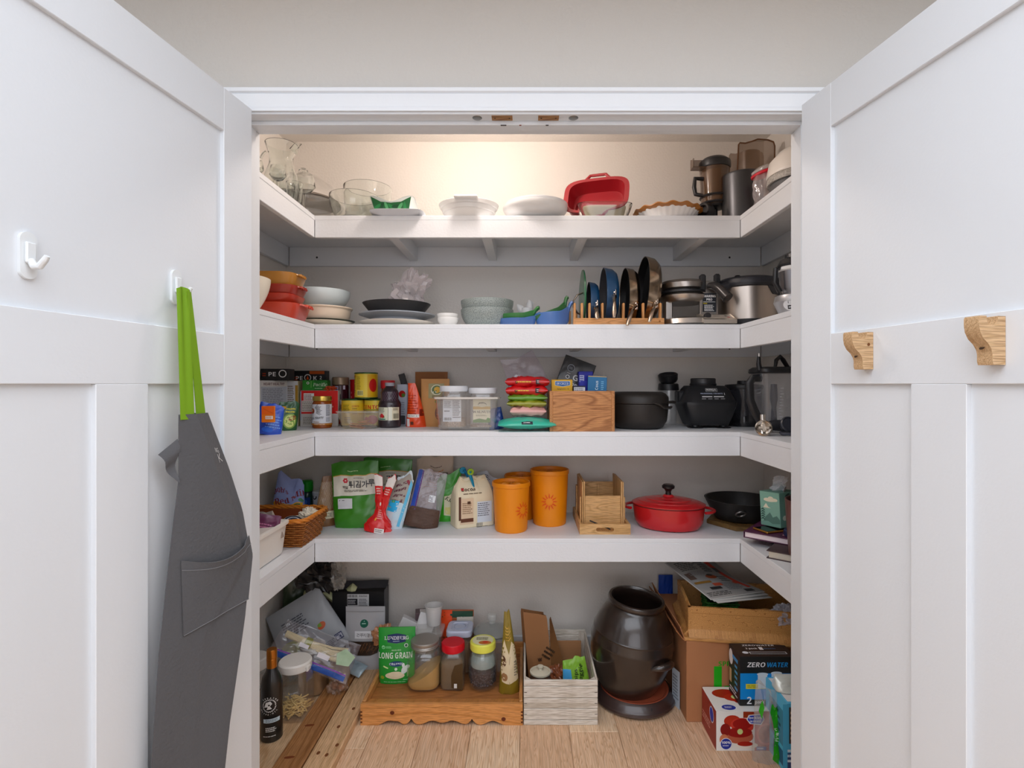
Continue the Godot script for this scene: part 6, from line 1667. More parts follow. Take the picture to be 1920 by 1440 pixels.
func slicer() -> void:
	var o := thing("bamboo_slicer", "bamboo slicer box with upright side boards on a handled tray", "slicer", Vector3(0.326, S4, -2.335))
	var wx := wood("ecbc80", "c99858", 0, 5, 0.5, 7.0, 0.9)
	var wz := wood("ecbc80", "c99858", 2, 5, 0.5, 7.0, 0.9)
	var bt := 0.042
	# the tray front has a rounded grip hole
	var front := PackedVector2Array()
	var hole := []
	for i in 12:
		var a := -PI / 2 + PI * i / 11.0
		hole.append(Vector2(0.028 + cos(a) * 0.0085, 0.02 + sin(a) * 0.0085))
	for i in 12:
		var a := PI / 2 + PI * i / 11.0
		hole.append(Vector2(-0.028 + cos(a) * 0.0085, 0.02 + sin(a) * 0.0085))
	# two halves round the hole keep it open
	var up := PackedVector2Array([Vector2(-0.104, 0.02), Vector2(-0.0365, 0.02)])
	for i in range(23, 11, -1): if hole[i].y >= 0.0199: up.append(hole[i])
	for i in range(11, -1, -1): if hole[i].y >= 0.0199: up.append(hole[i])
	up.append_array(PackedVector2Array([Vector2(0.0365, 0.02), Vector2(0.104, 0.02), Vector2(0.104, bt), Vector2(-0.104, bt)]))
	var lo := PackedVector2Array()
	for q in up: lo.append(Vector2(q.x, 0.04 - q.y) if q.y < bt - 0.001 else Vector2(q.x, 0.0))
	part(o, "tray_front", MB.new().prism(up, 0.144, 0.156).prism(lo, 0.144, 0.156).done(20.0), wx)
	part(o, "tray_rear", bx(Vector3(0, bt / 2, -0.15), Vector3(0.208, bt, 0.012), 0.001), wx)
	for s in [-1, 1]: part(o, "tray_side", bx(Vector3(s * 0.0985, bt / 2, 0), Vector3(0.011, bt, 0.288), 0.001), wz)
	part(o, "tray_floor", bx(Vector3(0, 0.006, 0), Vector3(0.186, 0.008, 0.288)), wz)
	part(o, "front_panel", bx(Vector3(0, 0.077, 0.085), Vector3(0.15, 0.134, 0.008), 0.001), wx)
	part(o, "rear_panel", bx(Vector3(0, 0.09, -0.1), Vector3(0.15, 0.16, 0.008), 0.001), wx)
	part(o, "rear_post", bx(Vector3(0.005, 0.13, -0.094), Vector3(0.01, 0.06, 0.004), 0.001), wx)
	for s in [-1, 1]:
		part(o, "side_board", bx(Vector3(s * 0.0785, 0.107, -0.012), Vector3(0.006, 0.196, 0.215), 0.001), wood("ecbc80", "c99858", 1, 5, 0.5, 7.0, 0.9))
		part(o, "side_board", bx(Vector3(s * 0.0855, 0.107, -0.012), Vector3(0.005, 0.192, 0.212), 0.001), wood("ecbc80", "c99858", 1, 5, 0.5, 7.0, 0.9))
		part(o, "corner_board", bx(Vector3(s * 0.0925, 0.073, 0.075), Vector3(0.006, 0.13, 0.018), 0.001), wz)
		part(o, "corner_board", bx(Vector3(s * 0.0925, 0.08, -0.1), Vector3(0.006, 0.15, 0.03), 0.001), wz)
	var r := thing("skewer", "thin black rod lying across the tray of the bamboo slicer", "rod", Vector3(0.326, S4 + 0.0105, -2.2))
	part(r, "rod", MB.new().tube([Vector3(-0.058, 0.036, -0.02), Vector3(0.025, 0.005, 0.0)], 0.003, 8).done(), mat("1c1714", 0.5))

func fourth_right() -> void:
	# red oval casserole
	var o := thing("red_casserole", "red enamelled oval casserole with a black lid knob", "casserole", Vector3(0.615, S4, -2.295), -0.32)
	var red := glossy("b0101e", 0.05)
	var sx := 1.3
	part(o, "pot_body", lt([[0.0, 0.0], [0.085, 0.0], [0.098, 0.006], [0.11, 0.03], [0.116, 0.095], [0.112, 0.098], [0.0, 0.098]], 64, sx), red)
	part(o, "rim", lt([[0.113, 0.096], [0.118, 0.097], [0.118, 0.1], [0.113, 0.101]], 64, sx), mat("4a2422", 0.4))
	part(o, "lid", lt([[0.0, 0.1], [0.118, 0.1], [0.119, 0.105], [0.106, 0.113], [0.1, 0.113], [0.098, 0.116], [0.08, 0.121], [0.074, 0.121], [0.072, 0.124], [0.05, 0.128], [0.046, 0.128], [0.044, 0.13], [0.02, 0.132], [0.014, 0.14], [0.0, 0.14]], 64, sx), red)
	part(o, "knob", lt([[0.0, 0.138], [0.013, 0.138], [0.011, 0.152], [0.016, 0.162], [0.026, 0.168], [0.027, 0.177], [0.02, 0.184], [0.0, 0.185]], 32), mat("1a1718", 0.35))
	for s in [-1, 1]:
		var hp := []
		for i in 11:
			var a := -1.35 + 2.7 * i / 10.0
			hp.append(Vector3(s * (0.142 + 0.044 * cos(a)), 0.083, sin(a) * 0.055))
		part(o, "pot_handle", MB.new().tube(hp, 0.0085, 10, 0.7).done(), red)
	# trivet and iron skillet in the corner
	o = thing("wooden_trivet", "hexagonal brown wooden board under the iron skillet", "trivet", Vector3(0.955, S4, -2.355))
	part(o, "board", lt([[0.0, 0.0], [0.15, 0.0], [0.154, 0.003], [0.154, 0.017], [0.15, 0.02], [0.0, 0.02]], 6), wood("8a6a3a", "5f4522", 0, 5))
	part(o, "inlay", lt([[0.0, 0.0195], [0.12, 0.0195], [0.122, 0.0225], [0.0, 0.0225]], 6), wood("7a5a30", "57401f", 2, 5))
	o = thing("iron_skillet", "black cast iron skillet with a helper handle, on the wooden board", "skillet", Vector3(0.952, S4 + 0.0228, -2.36))
	var iron := speckle("161514", "211f1d", 30.0, 0.45, 0.4, 0.6, 0.05)
	part(o, "pan_body", lt([[0.0, 0.0], [0.1, 0.0], [0.112, 0.006], [0.15, 0.082], [0.153, 0.088], [0.146, 0.088], [0.108, 0.01], [0.0, 0.007]], 56), iron)
	var lp := []
	for i in 13:
		var a := TAU * i / 13
		lp.append(Vector3(-0.055 + cos(a) * 0.02, 0.05 + sin(a) * 0.012, 0.138 + sin(a) * 0.012))
	part(o, "loop_handle", MB.new().tube(lp, 0.004, 8, 1.0, true).done(), mat("6a6866", 0.35, 0.8))
	# books, phone, tissue box, pots on the right arm
	o = thing("book", "dark brown closed book with a grey label, lowest on right shelf arm", "book", Vector3(0.97, S4, -1.905), 0.88)
	part(o, "pages", bx(Vector3(0, 0.0145, 0), Vector3(0.176, 0.022, 0.142)), mat("b8b0a4", 0.8))
	for y in [0.0018, 0.0272]: part(o, "cover", bx(Vector3(0, y, -0.002), Vector3(0.184, 0.0036, 0.152), 0.001), mat("3a2a2e", 0.55))
	print_on(o, Pr.new().rect(0.015, 0.02, 0.075, 0.04, "6a6468").rect(0.015, 0.02, 0.07, 0.035, "3a383c").rows(0.015, 0.02, 0.05, 0.02, 3, "a09a98", 4), flat(Vector3(0, 0.029, 0), Vector3.LEFT, Vector3.BACK))
	o = thing("book", "purple hardback with pink floral print under the phone", "book", Vector3(0.985, S4 + 0.0292, -2.045), 0.86)
	part(o, "pages", bx(Vector3(0, 0.0125, 0), Vector3(0.204, 0.018, 0.21)), mat("d8ccd0", 0.8))
	for y in [0.0016, 0.0234]: part(o, "cover", bx(Vector3(0, y, 0), Vector3(0.212, 0.0032, 0.22), 0.001), mat("4a2440", 0.5))
	part(o, "spine", bx(Vector3(0, 0.0125, -0.1085), Vector3(0.212, 0.024, 0.003), 0.001), mat("4a2440", 0.5))
	var p := Pr.new()
	for i in 14: p.circ(0.02 + 0.05 * sin(i * 2.3), 0.06 + 0.035 * cos(i * 1.7), 0.012 - 0.004 * (i % 3), ["b86a80", "d8a8b4", "8a3a50", "c98a9c"][i % 4], 0.6, i)
	print_on(o, p.stroke([Vector2(-0.1, 0.02), Vector2(0.1, 0.02)], 0.002, "2a1424"), flat(Vector3(0, 0.025, 0), Vector3.LEFT, Vector3.BACK))
	o = thing("phone", "black glass phone with a gold edge lying on the purple book", "phone", Vector3(0.96, S4 + 0.0545, -2.05), 0.35)
	part(o, "frame", bx(Vector3(0, 0.004, 0), Vector3(0.15, 0.008, 0.075), 0.003), mat("b08a50", 0.3, 0.8))
	part(o, "screen", bx(Vector3(0, 0.0083, 0), Vector3(0.142, 0.0012, 0.067)), mat("08080a", 0.08))
	o = thing("round_case", "small round navy case beside the phone on the purple book", "case", Vector3(0.985, S4 + 0.0545, -1.965))
	part(o, "body", lt([[0.0, 0.0], [0.028, 0.0], [0.031, 0.004], [0.031, 0.02], [0.027, 0.025], [0.0, 0.026]], 32), mat("262c48", 0.5))
	o = thing("tissue_box", "sage green tissue box with cloud pattern and a raised tissue", "tissue box", Vector3(0.995, S4 + 0.066, -2.08), 0.45)
	o.rotation = Vector3(0, -1.1, 0.06)
	part(o, "box_body", bx(Vector3(0, 0.066, 0), Vector3(0.088, 0.132, 0.11), 0.001), mat("6f958a", 0.55))
	p = Pr.new().rect(0, 0, 0.086, 0.13, "82a89a")
	p.circ(-0.01, 0.036, 0.016, "dcd8c4", 0.4).circ(0.006, 0.042, 0.012, "dcd8c4", 0.6).circ(0.022, 0.037, 0.014, "dcd8c4", 0.45).circ(0.0, 0.034, 0.026, "dcd8c4", 0.22)
	p.poly(PackedVector2Array([Vector2(-0.03, 0.004), Vector2(-0.016, 0.022), Vector2(-0.006, 0.008), Vector2(0.006, 0.004)]), "dcd8c4").poly(PackedVector2Array([Vector2(-0.04, -0.064), Vector2(-0.02, -0.03), Vector2(0.0, -0.012), Vector2(0.012, -0.03), Vector2(0.03, -0.022), Vector2(0.043, -0.036), Vector2(0.043, -0.064)]), "55756c").poly(PackedVector2Array([Vector2(-0.043, -0.064), Vector2(-0.043, -0.05), Vector2(-0.01, -0.046), Vector2(0.01, -0.055), Vector2(0.043, -0.05), Vector2(0.043, -0.064)]), "6f958a")
	for i in 5: p.circ(-0.034, -0.002 - i * 0.009, 0.007, "2a4440", 0.3, 0.5).circ(-0.027, -0.004 - i * 0.009, 0.006, "2a4440", 0.3, -0.5)
	print_on(o, p, flat(Vector3(0, 0.066, 0.055), Vector3.RIGHT, Vector3.UP))
	p = Pr.new().circ(0.0, 0.03, 0.02, "a8c0b4", 0.3).circ(0.01, 0.034, 0.012, "a8c0b4", 0.5).circ(-0.01, 0.055, 0.014, "2a4440", 0.35, 0.4).circ(0.016, 0.05, 0.014, "2a4440", 0.35, -0.3).circ(-0.03, -0.03, 0.012, "c9d4c8", 0.8)
	print_on(o, p, flat(Vector3(0.044, 0.066, 0), Vector3.FORWARD, Vector3.UP))
	var nz := noise(1.0, 81, 2)
	part(o, "tissue", MB.new().sheet(func(u, v): return Vector3((u - 0.5) * 0.075 * (1.0 - 0.35 * v) + 0.02 * v, 0.128 + v * 0.062, 0.016 * sin(u * 7.0 + v * 2.0) * (1.0 - 0.3 * v) + 0.02 * nz.get_noise_2d(u * 3.0, v * 3.0)), 20, 12, 0.0012).done(60.0), mat("c9c9cb", 0.8))
	bowl("brown_pot", "brown pot with a dark inside at the edge of right door jamb", "pot", Vector3(0.985, S4 + 0.029, -1.815), dish(0.092, 0.08, 0.19, 0.004, 1.2), mat("5a4440", 0.35))

# ---------------------------------------------------------------- on the floor, left half
func floor_left() -> void:
	var pine := wood("ecc498", "cda272", 2, 6, 0.6, 4.0, 0.2)
	var cedar := wood("b98452", "94602f", 2, 6, 0.6, 4.0, 0.2)
	var ply := wood("e6c49c", "c9a074", 2, 5, 0.6, 3.0, 0.2)
	var o := thing("pine_board", "pale pine board with knots lying on the floor beside the wooden tray", "board", Vector3(-0.69, 0, -2.03), 0.0, "boards lying on the floor")
	part(o, "board", bx(Vector3(0, 0.017, 0), Vector3(0.096, 0.034, 0.93), 0.004), pine)
	for q in [[0.0, 0.06], [0.03, 0.16], [-0.02, 0.2], [0.012, 0.21], [0.02, -0.05], [-0.028, 0.32]]: part(o, "knot", lt([[0.0, 0.0], [0.0045, 0.0], [0.006, 0.0005], [0.0, 0.0006]], 12, 1.0, 1.5), mat("6a4020", 0.7), Transform3D(Basis(), Vector3(q[0], 0.0339, q[1])))
	o = thing("cedar_board", "darker brown board lying between the pine board and the plywood", "board", Vector3(-0.791, 0, -2.03), 0.0, "boards lying on the floor")
	part(o, "board", bx(Vector3(0, 0.0165, 0), Vector3(0.096, 0.033, 0.93), 0.004), cedar)
	for q in [0.05, 0.22]: part(o, "knot", lt([[0.0, 0.0], [0.014, 0.0], [0.018, 0.0004], [0.0, 0.0006]], 14, 1.0, 0.35), mat("6a3a1c", 0.7), Transform3D(Basis(Vector3.UP, 0.15), Vector3(-0.01, 0.0329, q)))
	o = thing("plywood_board", "light plywood board under the dark bottle and pasta jar", "board", Vector3(-0.945, 0, -2.03), 0.0, "boards lying on the floor")
	part(o, "board", bx(Vector3(0, 0.008, 0), Vector3(0.208, 0.016, 0.9), 0.003), ply)
	# dark oil bottle
	o = thing("oil_bottle", "tall black bottle with white printed emblem and copper cap", "bottle", Vector3(-0.922, 0.016, -1.94))
	part(o, "body", lt([[0.0, 0.0], [0.034, 0.0], [0.037, 0.004], [0.037, 0.195], [0.033, 0.222], [0.02, 0.245], [0.016, 0.262], [0.0, 0.262]], 44), glossy("0c0c0d", 0.08))
	part(o, "cap", lt([[0.0, 0.255], [0.0175, 0.255], [0.018, 0.286], [0.0165, 0.288], [0.018, 0.29], [0.018, 0.318], [0.016, 0.321], [0.0, 0.321]], 32), mat("a8743c", 0.3, 0.8))
	var p := Pr.new()
	for i in 22:
		var a := TAU * i / 22
		p.circ(0.004 + cos(a) * 0.021, 0.135 + sin(a) * 0.021, 0.0032, "d8d8d6", 0.5, a + 0.9)
	p.poly(PackedVector2Array([Vector2(-0.006, 0.148), Vector2(0.008, 0.152), Vector2(0.014, 0.142), Vector2(0.007, 0.134), Vector2(0.013, 0.124), Vector2(-0.004, 0.122), Vector2(0.0, 0.132), Vector2(-0.012, 0.13)]), "e2e2e0").circ(0.004, 0.138, 0.003, "101010")
	for i in 7:
		var a := 2.3 - i * 0.3
		p.text("SARATOG"[i], 0.004 + cos(a) * 0.029, 0.135 + sin(a) * 0.029, 0.0052, "d8d8d6", a - PI / 2)
	for i in 9:
		var a := -2.6 + i * 0.24
		p.text("OLIVE OIL"[i] if i != 5 else ".", 0.004 + cos(a) * 0.029, 0.135 + sin(a) * 0.029, 0.0048, "d8d8d6", a + PI / 2)
	p.rect(0.012, 0.083, 0.05, 0.014, "c2d0d8").rows(0.014, 0.083, 0.04, 0.01, 2, "5a6670", 3).rows(0.012, 0.052, 0.036, 0.018, 3, "d8d8d6", 4).rows(0.008, 0.028, 0.044, 0.006, 1, "b8b8b6", 5)
	print_on(o, p, round_map(0.037, 0.0, 0.1), 0.006)
	# pasta jar, grain jar behind
	var lidw := mat("eceae6", 0.4)
	o = thing("pasta_jar", "square glass jar of dry pasta with a white pouring lid", "jar", Vector3(-0.895, 0.016, -2.075))
	part(o, "jar_body", lt([[0.0, 0.0], [0.054, 0.0], [0.06, 0.006], [0.061, 0.13], [0.052, 0.155], [0.05, 0.185], [0.047, 0.185], [0.049, 0.155], [0.058, 0.13], [0.057, 0.009], [0.0, 0.005]], 48, 1, 1, 4.5), clear("e6eae6", 0.025, 0.02))
	part(o, "lid", lt([[0.0, 0.181], [0.058, 0.181], [0.061, 0.185], [0.061, 0.207], [0.056, 0.213], [0.0, 0.214]], 44), lidw)
	part(o, "pour_flap", bx(Vector3(0.058, 0.191, 0.02), Vector3(0.012, 0.02, 0.03), 0.004), lidw)
	var g := RandomNumberGenerator.new()
	g.seed = 5
	var mb := MB.new()
	for i in 260:
		var a := Vector3(g.randf_range(-0.043, 0.043), g.randf_range(0.009, 0.055), g.randf_range(-0.043, 0.043))
		var d := Vector3(g.randf_range(-1, 1), g.randf_range(-0.35, 0.35), g.randf_range(-1, 1)).normalized() * 0.017
		var b := (a + d).clamp(Vector3(-0.053, 0.007, -0.053), Vector3(0.053, 0.06, 0.053))
		mb.tube([a - d * 0.3, b], 0.0026, 5)
	part(o, "pasta", mb.done(60.0), mat("d8bc84", 0.6)).set_meta("kind", "stuff")
	o = thing("grain_jar", "tall glass jar of brown grain behind the pasta jar", "jar", Vector3(-0.89, 0.0165, -2.235))
	part(o, "jar_body", lt([[0.0, 0.0], [0.05, 0.0], [0.055, 0.006], [0.055, 0.16], [0.047, 0.175], [0.044, 0.175], [0.052, 0.158], [0.052, 0.009], [0.0, 0.005]], 44, 1, 1, 4.0), clear("e6eae6", 0.025, 0.02))
	part(o, "grain", lt([[0.0, 0.006], [0.05, 0.006], [0.0515, 0.01], [0.0515, 0.1], [0.03, 0.105], [0.0, 0.11]], 40, 1, 1, 4.0), speckle("8a6238", "b98a55", 40.0, 0.7, 0.35, 0.65, 0.3))
	part(o, "lid", lt([[0.0, 0.172], [0.048, 0.172], [0.05, 0.176], [0.05, 0.192], [0.0, 0.193]], 40), mat("b8b6b0", 0.4))
	o = thing("white_lid_jar", "jar with a white lid half hidden by the left door jamb behind dark bottle", "jar", Vector3(-1.05, 0.016, -2.06))
	part(o, "jar_body", lt([[0.0, 0.0], [0.05, 0.0], [0.053, 0.005], [0.052, 0.18], [0.048, 0.19], [0.0, 0.19]], 36), clear("d8d8d4", 0.2, 0.03))
	part(o, "lid", lt([[0.0, 0.19], [0.051, 0.19], [0.053, 0.194], [0.053, 0.228], [0.048, 0.232], [0.0, 0.232]], 36), lidw)
	# small bags on the boards
	var bg := Bag.new(0.095, 0.13, 0.06, 91)
	bg.top = 0.7; bg.wr = 0.006
	pouch("grain_bag", "small clear bag of tan grain beside the pasta jar on dark board", "bag", Vector3(-0.795, 0.033, -2.28), 0.5, bg, speckle("8f6a42", "b8925f", 36.0, 0.35, 0.35, 0.65))
	o = crumpled("garlic_bag", "small net bag of brown bulbs lying on the dark board", "bag", Vector3(-0.775, 0.033, -2.2), Vector3(0.042, 0.05, 0.04), 93, clear("c9a890", 0.25, 0.06))
	for q in [[-0.012, 0.024, 0.0], [0.016, 0.022, 0.006], [0.002, 0.03, -0.016]]: part(o, "bulb", lt([[0.0, -0.018], [0.012, -0.015], [0.017, 0.0], [0.011, 0.013], [0.003, 0.019], [0.0, 0.022]], 18), mat("8a5f48", 0.5), Transform3D(Basis(Vector3.RIGHT, 1.2), Vector3(q[0], q[1], q[2])))
	bg = Bag.new(0.09, 0.06, 0.02, 94)
	bg.pillow = true; bg.wr = 0.006
	pouch("foil_sachet", "small pale blue foil sachet sticking out under the zip bag", "sachet", Vector3(-0.75, 0.052, -2.295), -0.5, bg, mat("a8b8c0", 0.3, 0.4), null, Vector2(-1.15, -0.1))
	# big zip bag of noodles across the jars
	o = thing("noodle_zip_bag", "zip bag with blue and purple strip holding white noodles tied with green", "zip bag", Vector3(-0.865, 0.2, -2.2))
	o.basis = Basis(Vector3.UP, 0.1) * Basis(Vector3.BACK, -0.42) * Basis(Vector3.RIGHT, -0.75)
	var zb := Bag.new(0.34, 0.15, 0.045, 95)
	zb.pillow = true; zb.wr = 0.009; zb.fold = 0.1
	mb = MB.new()
	zb.add(mb, 26, 20)
	part(o, "film", mb.done(45.0), clear("d0c8d4", 0.09, 0.05), Transform3D(Basis(), Vector3(0, -0.075, 0)))
	print_on(o, Pr.new().rect(0, 0.014, 0.31, 0.018, "3a5a9c").rect(0, 0.027, 0.31, 0.005, "7a4a9a"), func(q: Vector2, k: float) -> Vector3: return zb.map().call(q, k) + Vector3(0, -0.075, 0), 0.012, "zip_strip")
	mb = MB.new()
	for i in 60:
		var yy := g.randf_range(-0.02, 0.02)
		var zz := g.randf_range(-0.01, 0.012)
		mb.tube([Vector3(-0.14, 0.02 + yy * 0.5, zz), Vector3(-0.03, 0.015 + yy * 0.55, zz * 0.8), Vector3(0.06, 0.01 + yy * 1.2, zz), Vector3(0.12, 0.02 + yy * 1.5, zz)], 0.002, 5)
	part(o, "noodles", mb.done(60.0), mat("e0d4b4", 0.5)).set_meta("kind", "stuff")
	part(o, "green_tie", lt([[0.015, -0.014], [0.021, -0.012], [0.022, 0.012], [0.015, 0.014]], 24), mat("8a8a24", 0.45), Transform3D(Basis(Vector3.BACK, PI / 2), Vector3(-0.04, 0.016, 0)))
	print_on(o, Pr.new().poly(PackedVector2Array([Vector2(0.1, 0.05), Vector2(0.15, 0.06), Vector2(0.16, 0.1), Vector2(0.11, 0.12), Vector2(0.085, 0.09)]), "a8bca0").rect(-0.05, 0.07, 0.04, 0.016, "d8d4d8").rect(0.04, 0.06, 0.05, 0.02, "d4d0d4"), func(q: Vector2, k: float) -> Vector3: return zb.map().call(q, k) + Vector3(0, -0.075, 0), 0.012)
	# square grey noodle bag standing on one corner
	o = thing("noodle_bag", "large grey printed noodle bag resting on its corner, leaning back", "bag", Vector3(-0.965, 0.205, -2.36))
	o.basis = Basis(Vector3.UP, 0.15) * Basis(Vector3.RIGHT, -0.25) * Basis(Vector3.BACK, 0.52)
	bg = Bag.new(0.3, 0.285, 0.06, 96)
	bg.pillow = true; bg.wr = 0.004; bg.top = 0.82; bg.tt = 0.003
	mb = MB.new()
	bg.add(mb, 26, 26)
	part(o, "pouch", mb.done(50.0), mat("8f9296", 0.4), Transform3D(Basis(), Vector3(0, -0.14, 0)))
	p = Pr.new().circ(-0.085, 0.09, 0.06, "a8ac6a", 0.9).rect(-0.13, 0.12, 0.03, 0.03, "1a3a48").circ(-0.13, 0.12, 0.009, "5a9ab8").hangul(sy("wan dang myeon"), -0.085, 0.075, 0.022, "2c2c26", 0.1).rows(-0.02, 0.19, 0.11, 0.07, 7, "4a4c52", 3).circ(0.07, 0.13, 0.018, "b05a30", 0.8, 0.4).circ(0.064, 0.135, 0.01, "6a8a3a", 0.8).rect(0.0, 0.08, 0.055, 0.042, "c9cacc").rows(0.0, 0.08, 0.046, 0.034, 5, "5a5a60", 4).rows(0.05, 0.04, 0.11, 0.035, 5, "5a5c62", 5).rect(0.11, 0.05, 0.032, 0.03, "3a3f58").bars(0.11, 0.05, 0.026, 0.02, "c8c8d0")
	print_on(o, p, func(q: Vector2, k: float) -> Vector3: return bg.map().call(q, k) + Vector3(0, -0.14, 0), 0.012)
	# dark bags and clear bottles in the corner behind
	bg = Bag.new(0.2, 0.37, 0.12, 97)
	bg.wr = 0.01; bg.fold = 0.2; bg.top = 0.8
	pouch("seaweed_bag", "dark green glossy bag in the corner behind the noodle bag", "bag", Vector3(-1.035, 0, -2.48), 0.4, bg, glossy("24331a"), Pr.new().rect(0.02, 0.27, 0.06, 0.05, "9ab8c4").circ(0.03, 0.27, 0.012, "24506a").rows(-0.03, 0.2, 0.06, 0.08, 4, "4a6a2a", 4))
	crumpled("black_bag", "crinkled black plastic bag right under the lowest shelf in the corner", "bag", Vector3(-0.955, 0.36, -2.45), Vector3(0.1, 0.125, 0.07), 98, glossy("1b191a"))
	crumpled("clear_wrap", "crumpled clear film at the right edge of black bag under the shelf", "wrapper", Vector3(-0.855, 0.37, -2.44), Vector3(0.035, 0.11, 0.04), 99, clear("d8d4cc", 0.3, 0.08))
	bg = Bag.new(0.18, 0.36, 0.08, 100)
	bg.wr = 0.008; bg.fold = 0.15; bg.top = 1.1
	o = pouch("dark_pouch", "dark brown clear-fronted pouch with a cream folded top edge", "pouch", Vector3(-0.9, 0, -2.5), 0.1, bg, glossy("2c2320"), null, Vector2(0, 0.05))
	part(o, "folded_edge", MB.new().sheet(func(u, v): return Vector3((u - 0.5) * 0.22, 0.345 + 0.025 * sin(u * 7.0) - v * 0.045, 0.012 + 0.018 * sin(v * PI) + 0.006 * sin(u * 12.0)), 24, 6, 0.003).done(), mat("b9bc98", 0.5))
	part(o, "edge_curl", MB.new().tube([Vector3(0.095, 0.335, 0.02), Vector3(0.115, 0.345, 0.03), Vector3(0.128, 0.338, 0.03)], [0.016, 0.02, 0.012], 12).done(), mat("b9bc98", 0.5))
	part(o, "edge_strip", MB.new().tube([Vector3(0.092, 0.32, 0.02), Vector3(0.088, 0.22, 0.03), Vector3(0.094, 0.1, 0.03)], 0.005, 8).done(), mat("b9bc98", 0.5))
	for i in 3:
		o = thing("clear_bottle", ["clear plastic bottle lying by the left jamb under the noodle bag", "second clear bottle lying behind the zip bag's blue strip", "clear bottle lying lowest, just above the dark bottle cap"][i], "bottle", Vector3(-1.06 + 0.03 * i, 0.15 - 0.06 * i, -2.26 + 0.05 * i), 0.4)
		part(o, "body", lt([[0.0, -0.08], [0.03, -0.08], [0.034, -0.07], [0.034, 0.04], [0.014, 0.07], [0.0, 0.07]], 28), clear("d8d8d0", 0.16, 0.03), Transform3D(Basis(Vector3.BACK, PI / 2), Vector3()))
		part(o, "cap", lt([[0.0, 0.07], [0.015, 0.07], [0.015, 0.088], [0.0, 0.088]], 20), mat("3a3836", 0.4), Transform3D(Basis(Vector3.BACK, PI / 2), Vector3()))
	# black open box
	o = thing("black_box", "open black carton with a white shipping label, leaning at the back wall", "box", Vector3(-0.772, 0, -2.49))
	var bk := mat("1a1a1c", 0.5)
	part(o, "box_body", bx(Vector3(0, 0.17, 0.0), Vector3(0.24, 0.34, 0.055), 0.001), bk)
	part(o, "flap", bx(Vector3(0.122, 0.19, -0.005), Vector3(0.004, 0.32, 0.07), 0.001), mat("4a4a4e", 0.5))
	part(o, "flap", MB.new().sheet(func(u, v): return Vector3((u - 0.5) * 0.25, 0.343 + v * 0.03, -0.01 - 0.02 * v + 0.006 * sin(u * 5.0)), 10, 4, 0.002).done(), mat("2c2c30", 0.5))
	p = Pr.new().rect(-0.02, 0.0, 0.1, 0.06, "d8d8da").rect(-0.046, -0.006, 0.046, 0.03, "26262a").bars(-0.046, 0.021, 0.044, 0.012, "2a2a2c").rows(0.006, 0.021, 0.044, 0.01, 2, "5a5a5e", 3).rows(0.006, -0.008, 0.044, 0.036, 5, "6a6a6e", 4).rows(-0.046, -0.006, 0.04, 0.022, 3, "c8c8ca", 5).rect(-0.06, -0.11, 0.012, 0.02, "b8282a")
	print_on(o, p, flat(Vector3(0.02, 0.3, 0.0277), Vector3.RIGHT, Vector3.UP))
	# grey window pouch
	bg = Bag.new(0.176, 0.272, 0.07, 101)
	bg.top = 1.0; bg.wr = 0.003; bg.tt = 0.005
	p = Pr.new().circ(-0.002, 0.2, 0.018, "1c5a4a").rows(-0.002, 0.2, 0.02, 0.008, 1, "a8c8bc", 3).circ(-0.002, 0.21, 0.002, "a8c8bc").rect(0.0, 0.152, 0.085, 0.032, "d8d9dc").hangul(sy("geon pu ji gaeng i"), 0.004, 0.151, 0.014, "2a2a2c", 0.0, 0.9, 1.1).poly(PackedVector2Array([Vector2(-0.072, 0.125), Vector2(0.072, 0.125), Vector2(0.06, 0.075), Vector2(0.03, 0.066), Vector2(-0.03, 0.066), Vector2(-0.06, 0.075)]), "2c1d14").rect(0, 0.252, 0.172, 0.002, "8a8a8c")
	for i in 26: p.stroke([Vector2(-0.058 + i * 0.0045, 0.072 + 0.02 * absf(sin(i * 3.7))), Vector2(-0.06 + i * 0.0047 + 0.02 * sin(i * 2.1), 0.1 + 0.02 * absf(cos(i * 1.9)))], 0.0022, ["5a3f2a", "6e5038", "4a3020"][i % 3])
	pouch("window_pouch", "grey stand-up pouch with dark window and handwritten white label", "pouch", Vector3(-0.715, 0.034, -2.385), 0.0, bg, mat("a6a7aa", 0.35), p)
	tray_things()

